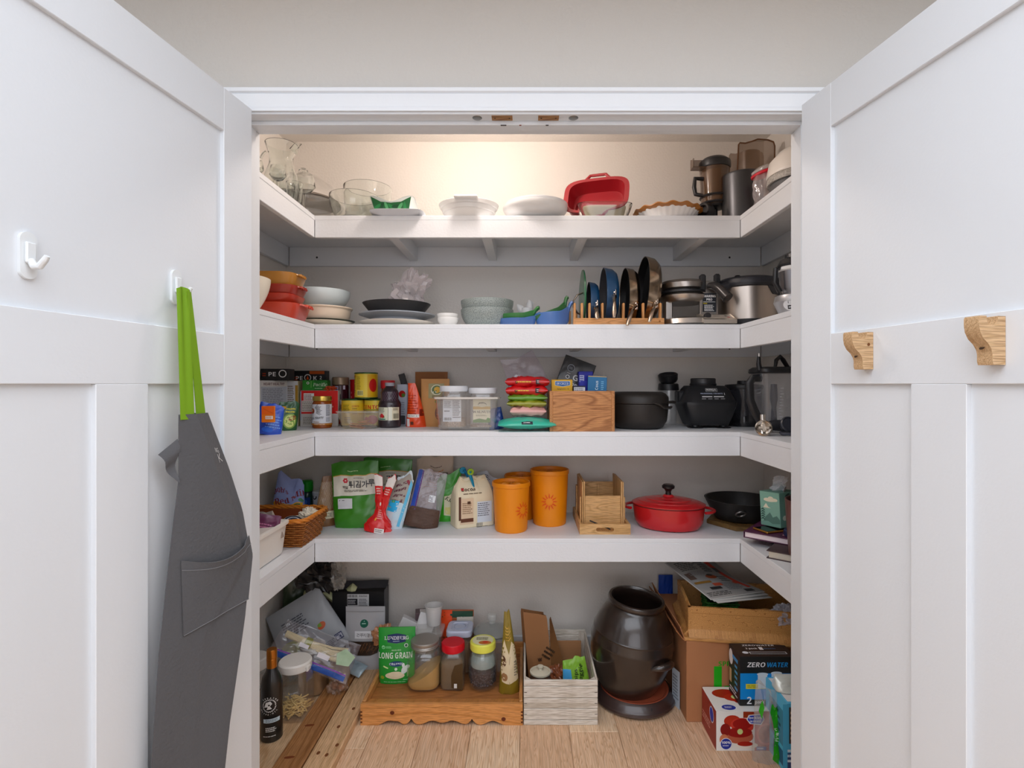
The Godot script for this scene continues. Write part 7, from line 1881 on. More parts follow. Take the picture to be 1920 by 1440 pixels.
func tray_things() -> void:
	# wooden tray with a scalloped front
	var o := thing("wooden_tray", "honey pine tray with scalloped dovetailed front carrying jars", "tray", Vector3(-0.319, 0, -2.26))
	var wx := wood("eca560", "cc863f", 0, 6, 0.4, 4.0, 0.3)
	var wz := wood("e8a866", "c88644", 2, 6, 0.4, 4.0, 0.3)
	var pl := PackedVector2Array()
	# scallops: low arches, two sharp cusps
	var ct := [[0.0, 0.0], [0.06, 0.0], [0.11, 0.018], [0.14, 0.016], [0.168, 0.0035], [0.1935, 0.026], [0.222, 0.003], [0.274, 0.018], [0.311, 0.01], [0.35, 0.0185], [0.4, 0.005], [0.4245, 0.025], [0.455, 0.002], [0.504, 0.0175], [0.555, 0.0], [0.618, 0.0]]
	for j in ct.size() - 1:
		for i in 7:
			var t := i / 7.0
			var e := 0.5 - 0.5 * cos(t * PI)
			if j in [4, 10]: e = t * t
			if j in [5, 11]: e = 1.0 - (1.0 - t) * (1.0 - t)
			pl.append(Vector2(lerpf(ct[j][0], ct[j + 1][0], t) - 0.309, lerpf(ct[j][1], ct[j + 1][1], e)))
	pl.append(Vector2(0.309, 0.0))
	pl.append(Vector2(0.309, 0.08))
	pl.append(Vector2(-0.309, 0.08))
	part(o, "front_board", MB.new().prism(pl, 0.215, 0.229).done(25.0), wx)
	part(o, "rear_board", bx(Vector3(0, 0.05, -0.222), Vector3(0.618, 0.1, 0.014), 0.002), wx)
	for s in [-1, 1]: part(o, "side_board", bx(Vector3(s * 0.302, 0.042, -0.003), Vector3(0.0135, 0.08, 0.424), 0.002), wz)
	part(o, "sloping_ledge", MB.new().prism(PackedVector2Array([Vector2(0.214, 0.078), Vector2(0.214, 0.05), Vector2(0.15, 0.05), Vector2(0.145, 0.052)]), -0.2945, 0.2945).done(20.0), wx, Transform3D(Basis(Vector3(0, 0, 1), Vector3(0, 1, 0), Vector3(-1, 0, 0)), Vector3.ZERO))
	part(o, "floor_board", bx(Vector3(0, 0.044, -0.003), Vector3(0.589, 0.01, 0.422)), wood("b97a44", "96602f", 0, 6, 0.5, 4.0, 0.3))
	for x in [-0.188, 0.236]: part(o, "knot", lt([[0.0, 0.0], [0.006, 0.0], [0.0085, 0.0008], [0.0, 0.001]], 16, 1.0, 0.9), mat("5a2a12", 0.5), Transform3D(Basis(Vector3.RIGHT, PI / 2), Vector3(x, 0.048 if x < 0 else 0.024, 0.2288)))
	for s in [-1, 1]:
		for i in 4: part(o, "dovetail", bx(Vector3(s * 0.3055, 0.012 + 0.013 * i, 0.2293), Vector3(0.007, 0.006, 0.0008)), mat("5a3014", 0.6))
	var ty := 0.0495
	# green rice bag
	var bg := Bag.new(0.15, 0.228, 0.065, 111)
	bg.top = 1.02; bg.wr = 0.003; bg.full = 0.35; bg.tt = 0.006
	var p := Pr.new().poly(PackedVector2Array([Vector2(-0.038, 0.198), Vector2(0.0, 0.204), Vector2(0.038, 0.198), Vector2(0.038, 0.17), Vector2(0.0, 0.164), Vector2(-0.038, 0.17)]), "1c3058").text("LUNDBERG", 0, 0.186, 0.014, "e8ecf0", 0.0, true, 0.9, 0.0, "Droid Serif").rows(0, 0.173, 0.03, 0.004, 1, "b8c4d8", 3)
	p.circ(-0.054, 0.15, 0.007, "a8d8b0").circ(-0.054, 0.15, 0.005, "2a9a44").rows(-0.03, 0.15, 0.028, 0.01, 2, "8ad09a", 4).circ(0.04, 0.156, 0.008, "dfe8e0").circ(0.04, 0.156, 0.006, "2a5a44")
	p.text("LONG GRAIN", -0.004, 0.117, 0.024, "e6f0e4", 0.0, true, 0.68).text("WHITE RICE", 0, 0.138, 0.005, "c8e8c8").circ(0.0, 0.084, 0.029, "1f3f6a", 0.36).text("ORGANIC", 0, 0.084, 0.0085, "e0e8f0", 0.0, true, 1.05).circ(0.0, 0.064, 0.006, "e0f0e0").rect(0.045, 0.02, 0.03, 0.003, "8ad09a")
	p.circ(-0.004, 0.038, 0.04, "cfc4a8", 0.36).circ(0.0, 0.044, 0.03, "d8cdb2", 0.36).circ(0.035, 0.06, 0.012, "e4ece6", 1.4, -0.5).circ(0.03, 0.078, 0.006, "e4ece6", 1.5).circ(0.045, 0.07, 0.012, "dfe8e2", 0.7, 0.6).stroke([Vector2(-0.05, 0.075), Vector2(-0.035, 0.068)], 0.005, "c8d8a0").circ(-0.056, 0.03, 0.008, "8a9a3a", 0.9).rows(0.0, 0.012, 0.1, 0.004, 1, "a8d8b0", 8)
	pouch("rice_bag", "bright green rice bag lettered LONG GRAIN standing in the pine tray", "bag", Vector3(-0.54, ty, -2.245), 0.06, bg, glossy("118a34"), p)
	# cartons and a bag behind it
	for i in 2:
		o = carton("white_carton", ["white carton leaning left behind the green rice bag", "white carton leaning right behind the green rice bag"][i], Vector3(-0.585 + 0.105 * i, ty + 0.045 + i * 0.02, -2.37), Vector3(0.075, 0.17, 0.045), 0.0, mat("c6c4c4", 0.5), {"front": Pr.new().rows(0.0, -0.03, 0.05, 0.04, 3, "a8a4a4", 3 + i).circ(0.03, -0.02, 0.006, "3a2a4a")}, "box", "white cartons behind the rice bag")
		o.rotation = Vector3(-0.1, 0.1, -0.45 if i == 0 else -0.3)
	crumpled("bread_bag", "clear bag of orange brown snacks peeping over the green rice bag", "bag", Vector3(-0.615, ty + 0.12, -2.33), Vector3(0.055, 0.07, 0.04), 112, glossy("a87a58"))
	carton("foil_pack", "dark printed pack with a silver top corner behind the white cartons", Vector3(-0.455, ty, -2.43), Vector3(0.09, 0.22, 0.05), 0.2, mat("5a4a4e", 0.4), {"top": Pr.new().rect(0, 0, 0.05, 0.03, "d8d8d8"), "front": Pr.new().rows(0, 0.02, 0.07, 0.1, 5, "8a7a7c", 4)}, "packet")
	# jars along the front
	var gl := clear("e6eae6", 0.02, 0.02)
	o = thing("millet_jar", "wide glass jar of golden millet with a grey metal lid", "jar", Vector3(-0.418, ty, -2.222))
	part(o, "jar_body", lt([[0.0, 0.0], [0.055, 0.0], [0.067, 0.008], [0.07, 0.03], [0.07, 0.12], [0.06, 0.142], [0.052, 0.15], [0.052, 0.168], [0.049, 0.168], [0.049, 0.15], [0.057, 0.14], [0.067, 0.12], [0.067, 0.03], [0.06, 0.01], [0.0, 0.006]], 52, 1, 1, 3.2), gl)
	var rings := []
	for i in 9:
		var r := PackedVector3Array()
		for j in 44:
			var a := TAU * j / 44
			var k := pow(pow(absf(cos(a)), 3.2) + pow(absf(sin(a)), 3.2), -1.0 / 3.2)
			var f: float = [0.0, 0.9, 1.0, 1.0, 1.0, 0.75, 0.5, 0.25, 0.0][i]
			var y: float = [0.007, 0.008, 0.02, 0.03, 0.0, 0.0, 0.0, 0.0, 0.0][i]
			var x := cos(a) * k * 0.0655 * f
			if i >= 4: y = 0.062 + x * 0.62 + 0.003 * sin(a * 3.0)
			r.append(Vector3(x, y, sin(a) * k * 0.0655 * f))
		rings.append(r)
	part(o, "millet", MB.new().loft(rings).done(40.0), speckle("b8863a", "dcb468", 60.0, 0.7, 0.3, 0.7, 0.3))
	part(o, "lid", lt([[0.0, 0.162], [0.053, 0.162], [0.055, 0.165], [0.053, 0.168], [0.055, 0.171], [0.053, 0.174], [0.055, 0.178], [0.055, 0.186], [0.052, 0.189], [0.0, 0.188]], 44, 1.05, 1.05), mat("98948f", 0.45, 0.7))
	o = thing("spice_jar", "square glass jar of brown powder with a red lid", "jar", Vector3(-0.3, ty, -2.218))
	part(o, "jar_body", lt([[0.0, 0.0], [0.045, 0.0], [0.05, 0.005], [0.05, 0.125], [0.045, 0.138], [0.041, 0.144], [0.041, 0.152], [0.038, 0.152], [0.042, 0.138], [0.047, 0.124], [0.047, 0.008], [0.0, 0.005]], 44, 1, 1, 5.0), gl)
	part(o, "powder", lt([[0.0, 0.006], [0.045, 0.006], [0.0465, 0.009], [0.0465, 0.108], [0.03, 0.116], [0.0, 0.108]], 44, 1, 1, 5.0), speckle("5f4a30", "8f7650", 40.0, 0.8, 0.35, 0.65, 0.2))
	part(o, "lid", lt([[0.0, 0.148], [0.046, 0.148], [0.048, 0.152], [0.048, 0.176], [0.045, 0.18], [0.0, 0.18]], 44), mat("c01c34", 0.4))
	print_on(o, Pr.new().poly(PackedVector2Array([Vector2(0.0, 0.01), Vector2(0.045, 0.0), Vector2(0.045, 0.11), Vector2(0.012, 0.1), Vector2(-0.002, 0.06)]), "4a3822").rect(0.016, 0.018, 0.012, 0.018, "d0d0cc"), flat(Vector3(0, 0.005, 0.0502), Vector3.RIGHT, Vector3.UP))
	o = thing("bean_jar", "round glass jar of black beans with a yellow lid", "jar", Vector3(-0.176, ty, -2.212))
	part(o, "jar_body", lt([[0.0, 0.0], [0.045, 0.0], [0.055, 0.01], [0.0615, 0.05], [0.061, 0.11], [0.05, 0.142], [0.045, 0.15], [0.045, 0.16], [0.042, 0.16], [0.047, 0.14], [0.058, 0.11], [0.0585, 0.05], [0.05, 0.012], [0.0, 0.006]], 48), gl)
	part(o, "bean_bed", lt([[0.0, 0.018], [0.048, 0.02], [0.056, 0.05], [0.055, 0.075], [0.03, 0.088], [0.0, 0.084]], 40), mat("221d24", 0.5))
	var g := RandomNumberGenerator.new()
	g.seed = 8
	var mb := MB.new()
	for i in 420:
		var a := g.randf_range(-PI, PI)
		var y := g.randf_range(0.02, 0.088)
		var r := lerpf(0.05, 0.0535, clampf((y - 0.02) / 0.03, 0, 1)) if y < 0.076 else g.randf_range(0.0, 0.05)
		mb.xf = Transform3D(Basis.from_euler(Vector3(g.randf() * 6, g.randf() * 6, g.randf() * 6)), Vector3(sin(a) * r, y, cos(a) * r))
		mb.lathe([[0.0, -0.004], [0.0034, -0.002], [0.0034, 0.002], [0.0, 0.004]], 6)
	mb.xf = Transform3D()
	part(o, "beans", mb.done(70.0), glossy("2a2730")).set_meta("kind", "stuff")
	part(o, "inner_film", lt([[0.05, 0.09], [0.052, 0.1], [0.05, 0.12], [0.044, 0.138], [0.0, 0.14]], 36), clear("c8dcd8", 0.4, 0.1))
	part(o, "lid", lt([[0.0, 0.156], [0.051, 0.156], [0.053, 0.16], [0.053, 0.184], [0.049, 0.189], [0.0, 0.188]], 44), mat("dcdc6a", 0.45))
	print_on(o, Pr.new().circ(0, 0, 0.046, "d8d4b4").circ(0.01, -0.022, 0.026, "c07a3a", 0.6).rect(0, 0.0, 0.001, 0.001, "d8d4b4").rows(0.0, 0.012, 0.055, 0.024, 2, "3a342a", 3).circ(0.012, -0.018, 0.012, "c8503a", 0.7), flat(Vector3(0, 0.1885, 0), Vector3.RIGHT, Vector3.FORWARD))
	# tall pouch, seen edge on
	bg = Bag.new(0.09, 0.315, 0.075, 113)
	bg.top = 0.25; bg.wr = 0.006; bg.side = -0.03; bg.fold = 0.1
	p = Pr.new().poly(PackedVector2Array([Vector2(-0.03, 0.05), Vector2(0.0, 0.042), Vector2(0.036, 0.055), Vector2(0.034, 0.17), Vector2(0.012, 0.2), Vector2(0.0, 0.16), Vector2(-0.016, 0.21), Vector2(-0.036, 0.14)]), "c9bca0").circ(-0.026, 0.13, 0.014, "5a3f2c", 1.6).circ(-0.02, 0.07, 0.012, "8a6a4a", 1.3).rows(0.026, 0.1, 0.014, 0.06, 6, "7a7468", 4).stroke([Vector2(0.002, 0.03), Vector2(0.0, 0.05)], 0.0015, "8a7a2a").stroke([Vector2(0.0, 0.12), Vector2(0.004, 0.15)], 0.0015, "8a7a62").rows(0.0, 0.24, 0.02, 0.06, 5, "b89a50", 6)
	pouch("tall_pouch", "tall narrow olive and cream pouch at the right end of tray", "pouch", Vector3(-0.066, ty, -2.175), 0.1, bg, glossy("7a6a22"), p)
	# second row
	o = thing("clip_lid_jar", "clear square container with a pale blue clip lid behind the red lid jar", "container", Vector3(-0.287, ty, -2.345))
	part(o, "body", lt([[0.0, 0.0], [0.048, 0.0], [0.05, 0.005], [0.052, 0.165], [0.049, 0.165], [0.047, 0.006], [0.0, 0.004]], 44, 1, 1, 6.0), gl)
	part(o, "contents", lt([[0.0, 0.005], [0.045, 0.005], [0.047, 0.01], [0.047, 0.13], [0.0, 0.134]], 40, 1, 1, 6.0), speckle("7a5a3a", "a07a50", 40.0, 0.7))
	part(o, "lid", lt([[0.0, 0.16], [0.054, 0.16], [0.056, 0.164], [0.056, 0.182], [0.052, 0.187], [0.036, 0.187], [0.034, 0.184], [0.0, 0.184]], 48, 1, 1, 6.0), mat("b4b8c6", 0.4))
	part(o, "lid_ring", MB.new().tube(range(24).map(func(i): return Vector3(cos(TAU * i / 24) * 0.026, 0.185, sin(TAU * i / 24) * 0.026)), 0.002, 6, 1.0, true).done(), mat("9aa0b0", 0.4))
	o = thing("clear_container", "clear rectangular container with ridged lid behind the millet jar", "container", Vector3(-0.425, ty, -2.36))
	part(o, "body", lt([[0.0, 0.0], [0.05, 0.0], [0.053, 0.005], [0.056, 0.155], [0.053, 0.155], [0.05, 0.006], [0.0, 0.004]], 44, 1.05, 0.9, 7.0), clear("dcdcd8", 0.14, 0.04))
	part(o, "lid", lt([[0.0, 0.153], [0.06, 0.153], [0.062, 0.158], [0.062, 0.168], [0.05, 0.172], [0.048, 0.188], [0.0, 0.188]], 44, 1.05, 0.9, 7.0), clear("e4e2dc", 0.3, 0.06))
	o = thing("measuring_cup", "translucent white cup standing on the lid of the clear container", "cup", Vector3(-0.405, ty + 0.1885, -2.36))
	part(o, "body", lt([[0.0, 0.0], [0.028, 0.0], [0.03, 0.003], [0.037, 0.078], [0.04, 0.08], [0.04, 0.085], [0.035, 0.085], [0.028, 0.004], [0.0, 0.003]], 36), clear("eceae8", 0.55, 0.25))
	bg = Bag.new(0.17, 0.225, 0.07, 114)
	bg.top = 1.0; bg.wr = 0.004
	p = Pr.new().rect(0.0, 0.206, 0.164, 0.028, "123a26").rect(-0.038, 0.15, 0.052, 0.15, "d2541c").rect(0.05, 0.16, 0.08, 0.07, "b8b2a8").rows(0.045, 0.17, 0.05, 0.008, 1, "3a342e", 3).hangul(sy("baek seol ga ru"), 0.03, 0.13, 0.024, "3a2a22", 0.0, 1.6).rows(0.0, 0.08, 0.13, 0.07, 5, "8a4018", 5)
	pouch("orange_pouch", "brown pouch with orange stripe and dark green top behind the clip lid container", "pouch", Vector3(-0.32, ty, -2.425), 0.0, bg, mat("8a5230", 0.4), p)
	o = thing("cookie_jar", "large round glass jar with a knobbed glass lid at the back of tray", "jar", Vector3(-0.148, ty, -2.375))
	part(o, "jar_body", lt([[0.0, 0.0], [0.07, 0.0], [0.08, 0.006], [0.088, 0.05], [0.088, 0.12], [0.078, 0.15], [0.075, 0.15], [0.085, 0.12], [0.085, 0.05], [0.075, 0.01], [0.0, 0.006]], 52), clear("e2e6e2", 0.1, 0.02))
	part(o, "lid", lt([[0.0, 0.19], [0.02, 0.188], [0.06, 0.178], [0.08, 0.162], [0.084, 0.154], [0.08, 0.15], [0.076, 0.158], [0.058, 0.173], [0.018, 0.183], [0.0, 0.184]], 52), clear("d8dcd8", 0.2, 0.02))
	part(o, "knob", lt([[0.0, 0.186], [0.013, 0.188], [0.012, 0.196], [0.02, 0.204], [0.021, 0.22], [0.017, 0.226], [0.0, 0.227]], 28), clear("e0e4e0", 0.25, 0.02))
	part(o, "rim", lt([[0.079, 0.147], [0.084, 0.149], [0.084, 0.153], [0.079, 0.155]], 52), mat("6a6a66", 0.3))

# ---------------------------------------------------------------- on the floor, right half
func floor_right() -> void:
	# whitewashed crate
	var o := thing("white_crate", "whitewashed slatted wooden crate on the floor beside the tray", "crate", Vector3(0.135, 0, -2.245))
	var ww := wood("efe8dd", "d0c6b6", 0, 6, 0.7, 5.0, 0.25)
	var wz := wood("e8e0d4", "c8bcac", 2, 6, 0.7, 5.0, 0.25)
	var hs := [[0.0, 0.019], [0.021, 0.062], [0.064, 0.102], [0.104, 0.147], [0.149, 0.171]]
	for q in hs:
		for z in [0.2085, -0.2085]: part(o, "slat", bx(Vector3(0, (q[0] + q[1]) / 2, z), Vector3(0.282, q[1] - q[0], 0.009), 0.0015), ww)
		for s in [-1, 1]: part(o, "slat", bx(Vector3(s * 0.1375, (q[0] + q[1]) / 2, 0), Vector3(0.008, q[1] - q[0], 0.407), 0.0015), wz)
	part(o, "base", bx(Vector3(0, 0.006, 0), Vector3(0.264, 0.008, 0.4)), wz)
	for s in [-1, 1]:
		for e in [-1, 1]: part(o, "corner_post", MB.new().prism(PackedVector2Array([Vector2(0, 0), Vector2(-s * 0.024, 0), Vector2(0, e * 0.024)]), 0.011, 0.168).done(20.0), wz, Transform3D(Basis(Vector3.RIGHT, -PI / 2), Vector3(s * 0.133, 0, e * 0.2035)))
	for s in [-1, 1]:
		for y in [0.042, 0.083, 0.125]: part(o, "staple", bx(Vector3(s * 0.134, y, 0.2135), Vector3(0.01, 0.0015, 0.001)), mat("3a3430", 0.5))
	# paper bag and what else is in the crate
	o = thing("paper_bag", "tall folded brown paper bag leaning in the left corner of crate", "paper bag", Vector3(0.06, 0.011, -2.3))
	o.rotation = Vector3(-0.12, 0.2, 0.0)
	var mb := MB.new()
	var rings := []
	for q in [[0.0, 0.05, 0.035], [0.15, 0.052, 0.036], [0.28, 0.052, 0.03], [0.295, 0.05, 0.026]]:
		var r := PackedVector3Array()
		for v in [[-1, -1], [0, -0.82], [1, -1], [0.75, 0], [1, 1], [0.3, 0.86], [-0.4, 1.06], [-1, 1], [-0.75, 0]]: r.append(Vector3(v[0] * q[1] + q[0] * -0.06, q[0] - 0.04 * q[0] * v[0], v[1] * q[2]))
		rings.append(r)
	part(o, "bag_body", mb.loft(rings, true, false).done(25.0), mat("8a6444", 0.75))
	part(o, "side_fold", MB.new().sheet(func(u, v): return Vector3(0.045 + u * 0.075 * (1.0 - v * 0.85), 0.03 + v * 0.24, 0.036 - u * 0.03), 6, 10, 0.002).done(), mat("7c5838", 0.75))
	var p := Pr.new().text("W", -0.005, 0.09, 0.014, "2c2018", 0.1).rows(0.035, 0.11, 0.05, 0.05, 3, "3a2a1e", 3, -0.6)
	print_on(o, p, flat(Vector3(0.002, 0.02, 0.0395), Vector3.RIGHT, Vector3.UP))
	o = thing("stoneware_cover", "pale round stoneware lid with a knob at the front of the crate", "lid", Vector3(0.06, 0.143, -2.13))
	part(o, "disc", lt([[0.0, 0.0], [0.034, 0.0], [0.042, 0.006], [0.042, 0.012], [0.036, 0.014], [0.034, 0.011], [0.026, 0.016], [0.0, 0.017]], 40), mat("b8b2a2", 0.5))
	part(o, "knob", lt([[0.0, 0.016], [0.008, 0.017], [0.007, 0.022], [0.012, 0.027], [0.012, 0.032], [0.0, 0.035]], 24), mat("b8b2a2", 0.5))
	o = thing("lid_crock", "brown crock under the pale lid inside the crate", "crock", Vector3(0.06, 0.011, -2.13))
	part(o, "body", lt([[0.0, 0.0], [0.036, 0.0], [0.042, 0.02], [0.042, 0.118], [0.034, 0.1315], [0.0, 0.1315]], 32), mat("4a3428", 0.4))
	var bg := Bag.new(0.125, 0.15, 0.055, 121)
	bg.wr = 0.006; bg.fold = 0.15; bg.top = 0.75
	pouch("green_snack_bag", "lime green and blue snack bag with slanted lettering in the crate", "bag", Vector3(0.212, 0.03, -2.16), 0.2, bg, glossy("7fa83c"), Pr.new().rect(-0.036, 0.06, 0.034, 0.12, "58a0cc").text("Veggie", 0.022, 0.09, 0.016, "24301a", PI / 2 - 0.1, true, 1.0, 0.2).text("Chips", 0.0, 0.085, 0.014, "24301a", PI / 2 - 0.1, true, 1.0, 0.2), Vector2(-0.1, 0.08))
	crumpled("brown_packet", "crumpled brown clear packet between paper bag and green snack bag", "packet", Vector3(0.135, 0.06, -2.19), Vector3(0.05, 0.07, 0.05), 122, glossy("7a4a30"))
	carton("kraft_card", "thin brown cardboard sheet lying at the back inside the crate", Vector3(0.185, 0.05, -2.39), Vector3(0.13, 0.1, 0.006), 0.0, mat("9a7454", 0.75), {}, "card")
	# earthenware jar in its upturned lid
	var clay := glossy("241c18", 0.12)
	clay.roughness = 0.3
	o = thing("jar_saucer", "dark brown glazed lid used as a saucer under the earthenware jar", "saucer", Vector3(0.452, 0, -2.215))
	part(o, "body", lt([[0.0, 0.0], [0.13, 0.0], [0.158, 0.004], [0.166, 0.014], [0.164, 0.022], [0.158, 0.026], [0.15, 0.044], [0.136, 0.052], [0.128, 0.05], [0.124, 0.03], [0.11, 0.02], [0.0, 0.018]], 64), glossy("2e201e", 0.15))
	part(o, "bare_rim", lt([[0.124, 0.046], [0.129, 0.0515], [0.136, 0.0535], [0.1385, 0.052], [0.13, 0.047]], 64), mat("8a4a34", 0.7))
	part(o, "glaze_hole", lt([[0.0, 0.0], [0.0045, 0.0], [0.006, 0.001], [0.0, 0.0015]], 12), mat("0c0a0a", 0.6), Transform3D(Basis(Vector3.RIGHT, 1.1), Vector3(0.035, 0.037, 0.1475)))
	o = thing("earthenware_jar", "big glazed dark brown earthenware jar, open and tilted to the right", "jar", Vector3(0.42, 0.026, -2.225))
	o.rotation = Vector3(0.06, 0, -0.1)
	mb = MB.new()
	mb.lathe([[0.0, 0.0], [0.09, 0.0], [0.1, 0.006], [0.128, 0.05], [0.152, 0.105], [0.166, 0.165], [0.1695, 0.215], [0.1685, 0.222], [0.1705, 0.226], [0.168, 0.232], [0.164, 0.258], [0.1625, 0.262], [0.164, 0.266], [0.16, 0.272], [0.145, 0.312], [0.122, 0.35], [0.108, 0.362], [0.104, 0.37], [0.114, 0.376], [0.117, 0.386], [0.113, 0.396], [0.104, 0.397], [0.098, 0.388], [0.098, 0.368], [0.115, 0.346], [0.155, 0.26], [0.155, 0.16], [0.1, 0.02], [0.0, 0.014]], 72)
	part(o, "jar_body", mb.done(50.0), clay)
	for s in [1, -1]:
		var hp := []
		for i in 9:
			var a := -0.34 + 0.68 * i / 8.0
			var ang := 0.62 if s > 0 else PI + 0.62
			var rr := 0.166 + 0.024 * (1.0 - pow(absf(i - 4) / 4.0, 2.0))
			hp.append(Vector3(sin(ang + a) * rr, 0.188 + 0.018 * (1.0 - pow(absf(i - 4) / 4.0, 2.0)), cos(ang + a) * rr))
		part(o, "lug_handle", MB.new().tube(hp, [0.005, 0.011, 0.013, 0.014, 0.014, 0.014, 0.013, 0.011, 0.005], 12).done(), clay)
	# paper tag hanging at the jar and a blue bag behind
	o = thing("price_tag", "pale printed tag propped between the earthenware jar and the cardboard box", "tag", Vector3(0.607, 0.0, -2.15), -1.25)
	part(o, "card", bx(Vector3(0, 0.075, 0), Vector3(0.05, 0.15, 0.0015)), mat("a8b0b8", 0.6))
	print_on(o, Pr.new().rows(0, 0.08, 0.04, 0.1, 8, "6a7078", 4), flat(Vector3(0, 0, 0.0009), Vector3.RIGHT, Vector3.UP))
	bg = Bag.new(0.07, 0.395, 0.05, 123)
	bg.wr = 0.008
	pouch("blue_sack", "bright blue ribbed sack squeezed behind the cardboard box", "bag", Vector3(0.665, 0, -2.528), 0.0, bg, mat("1c4a9a", 0.5))
	boxes_right()

func boxes_right() -> void:
	var card := mat("9c7152", 0.8)
	card = card.duplicate()
	card.heightmap_enabled = true
	card.heightmap_texture = fine_streak
	card.uv1_triplanar = true
	card.uv1_scale = Vector3(25, 0.4, 25)
	card.heightmap_scale = 0.03
	var o := thing("cardboard_box", "large brown cardboard box with green print, its side flap folded open", "cardboard box", Vector3(0.865, 0, -2.285))
	part(o, "box_body", bx(Vector3(0, 0.155, 0), Vector3(0.49, 0.31, 0.47), 0.002), card)
	part(o, "flap", bx(Vector3.ZERO, Vector3(0.004, 0.06, 0.46), 0.001), card, Transform3D(Basis(Vector3.BACK, 0.35), Vector3(-0.258, 0.337, 0.0)))
	part(o, "flap", bx(Vector3.ZERO, Vector3(0.004, 0.05, 0.46), 0.001), mat("8a5f40", 0.8), Transform3D(Basis(Vector3.BACK, 0.7), Vector3(-0.266, 0.328, 0.0)))
	part(o, "closure_tape", bx(Vector3(-0.1, 0.31, 0.2), Vector3(0.2, 0.001, 0.06)), mat("a88058", 0.5))
	var p := Pr.new().text("SPRING R", -0.06, 0.06, 0.018, "2a8a24", 0.0, true, 1.1).rect(-0.125, -0.0, 0.03, 0.1, "2a9a24").rect(-0.055, -0.038, 0.09, 0.026, "2a9a24").rect(-0.02, 0.0, 0.028, 0.1, "2a9a24").rect(0.06, 0.0, 0.03, 0.1, "2a9a24")
	print_on(o, p, flat(Vector3(0.0, 0.165, 0.235), Vector3.RIGHT, Vector3.UP))
	# wooden tray box on top
	o = thing("wooden_box", "golden brown wooden box with a flared base on the cardboard box", "wooden box", Vector3(0.876, 0.3105, -2.185), -0.14)
	var wd := wood("d8a05c", "a87038", 0, 12, 0.5, 8.0, 1.0)
	var wz := wood("d8a05c", "a87038", 2, 12, 0.5, 8.0, 1.0)
	part(o, "base_board", bx(Vector3(0, 0.006, 0), Vector3(0.49, 0.012, 0.33), 0.002), wd)
	for s in [-1, 1]:
		# walls with a sloping foot
		var wall := PackedVector2Array([Vector2(0.0, 0.013), Vector2(0.022, 0.013), Vector2(0.02, 0.018), Vector2(0.006, 0.032), Vector2(0.002, 0.042), Vector2(0.002, 0.1), Vector2(0.004, 0.102), Vector2(0.004, 0.124), Vector2(-0.008, 0.124), Vector2(-0.008, 0.013)])
		var bz := Transform3D(Basis(Vector3(0, 0, s), Vector3(0, 1, 0), Vector3(-s, 0, 0)), Vector3(0, 0, s * 0.142))
		part(o, "front_wall" if s > 0 else "rear_wall", MB.new().prism(wall, -0.225, 0.225).done(25.0), wd, bz)
		var bxx := Transform3D(Basis(Vector3(s, 0, 0), Vector3(0, 1, 0), Vector3(0, 0, s)), Vector3(s * 0.222, 0, 0))
		part(o, "side_wall", MB.new().prism(wall, -0.146, 0.146).done(25.0), wz, bxx)
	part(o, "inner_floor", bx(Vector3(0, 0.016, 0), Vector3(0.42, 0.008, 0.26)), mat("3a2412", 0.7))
	var w1 := thing("green_basket", "dark green woven basket inside the wooden box under the newspaper", "basket", Vector3(0.8, 0.331, -2.2), -0.14)
	weave(w1, "weave", 0.05, 0.06, 0.05, 0.06, 0.09, mat("2c5a22", 0.6), 9, 9)
	part(w1, "lining", lt([[0.0, 0.004], [0.046, 0.004], [0.056, 0.088], [0.054, 0.088], [0.044, 0.008], [0.0, 0.008]], 36, 1, 1, 10.0), mat("1f4018", 0.7))
	o = thing("straw_mat", "round straw mat standing inside the wooden box, right of green basket", "mat", Vector3(0.965, 0.331, -2.16))
	o.rotation = Vector3(-1.2, 0.0, -0.1)
	mb_mat(o)
	crumpled("plastic_wrap", "pale crumpled plastic and red wrapper at the right end of wooden box", "wrapper", Vector3(1.0, 0.37, -2.06), Vector3(0.06, 0.07, 0.05), 131, clear("c8c8d4", 0.5, 0.15))
	# newspaper draped over the box
	o = thing("newspaper", "folded newspaper with red and black advertisements lying across wooden box", "newspaper", Vector3(0.79, 0.44, -2.22))
	var sheet := func(u: float, v: float) -> Vector3:
		var x := lerpf(-0.185, 0.075, u) + v * 0.115
		var z := lerpf(-0.1, 0.15, v) - u * 0.11
		return Vector3(x, 0.052 + 0.03 * sin(u * 3.0 + 0.3) * (1.0 - v) - 0.05 * v + 0.02 * (1.0 - u) - 0.012 * sin(v * 4.0) * u, z)
	for k in 3: part(o, "leaf", MB.new().sheet(func(u, v): return sheet.call(u, v) + Vector3(0.012 * k, -0.004 * k - 0.006 * k * u, 0.006 * k), 16, 16, 0.0012).done(60.0), mat("b0b0ae", 0.8))
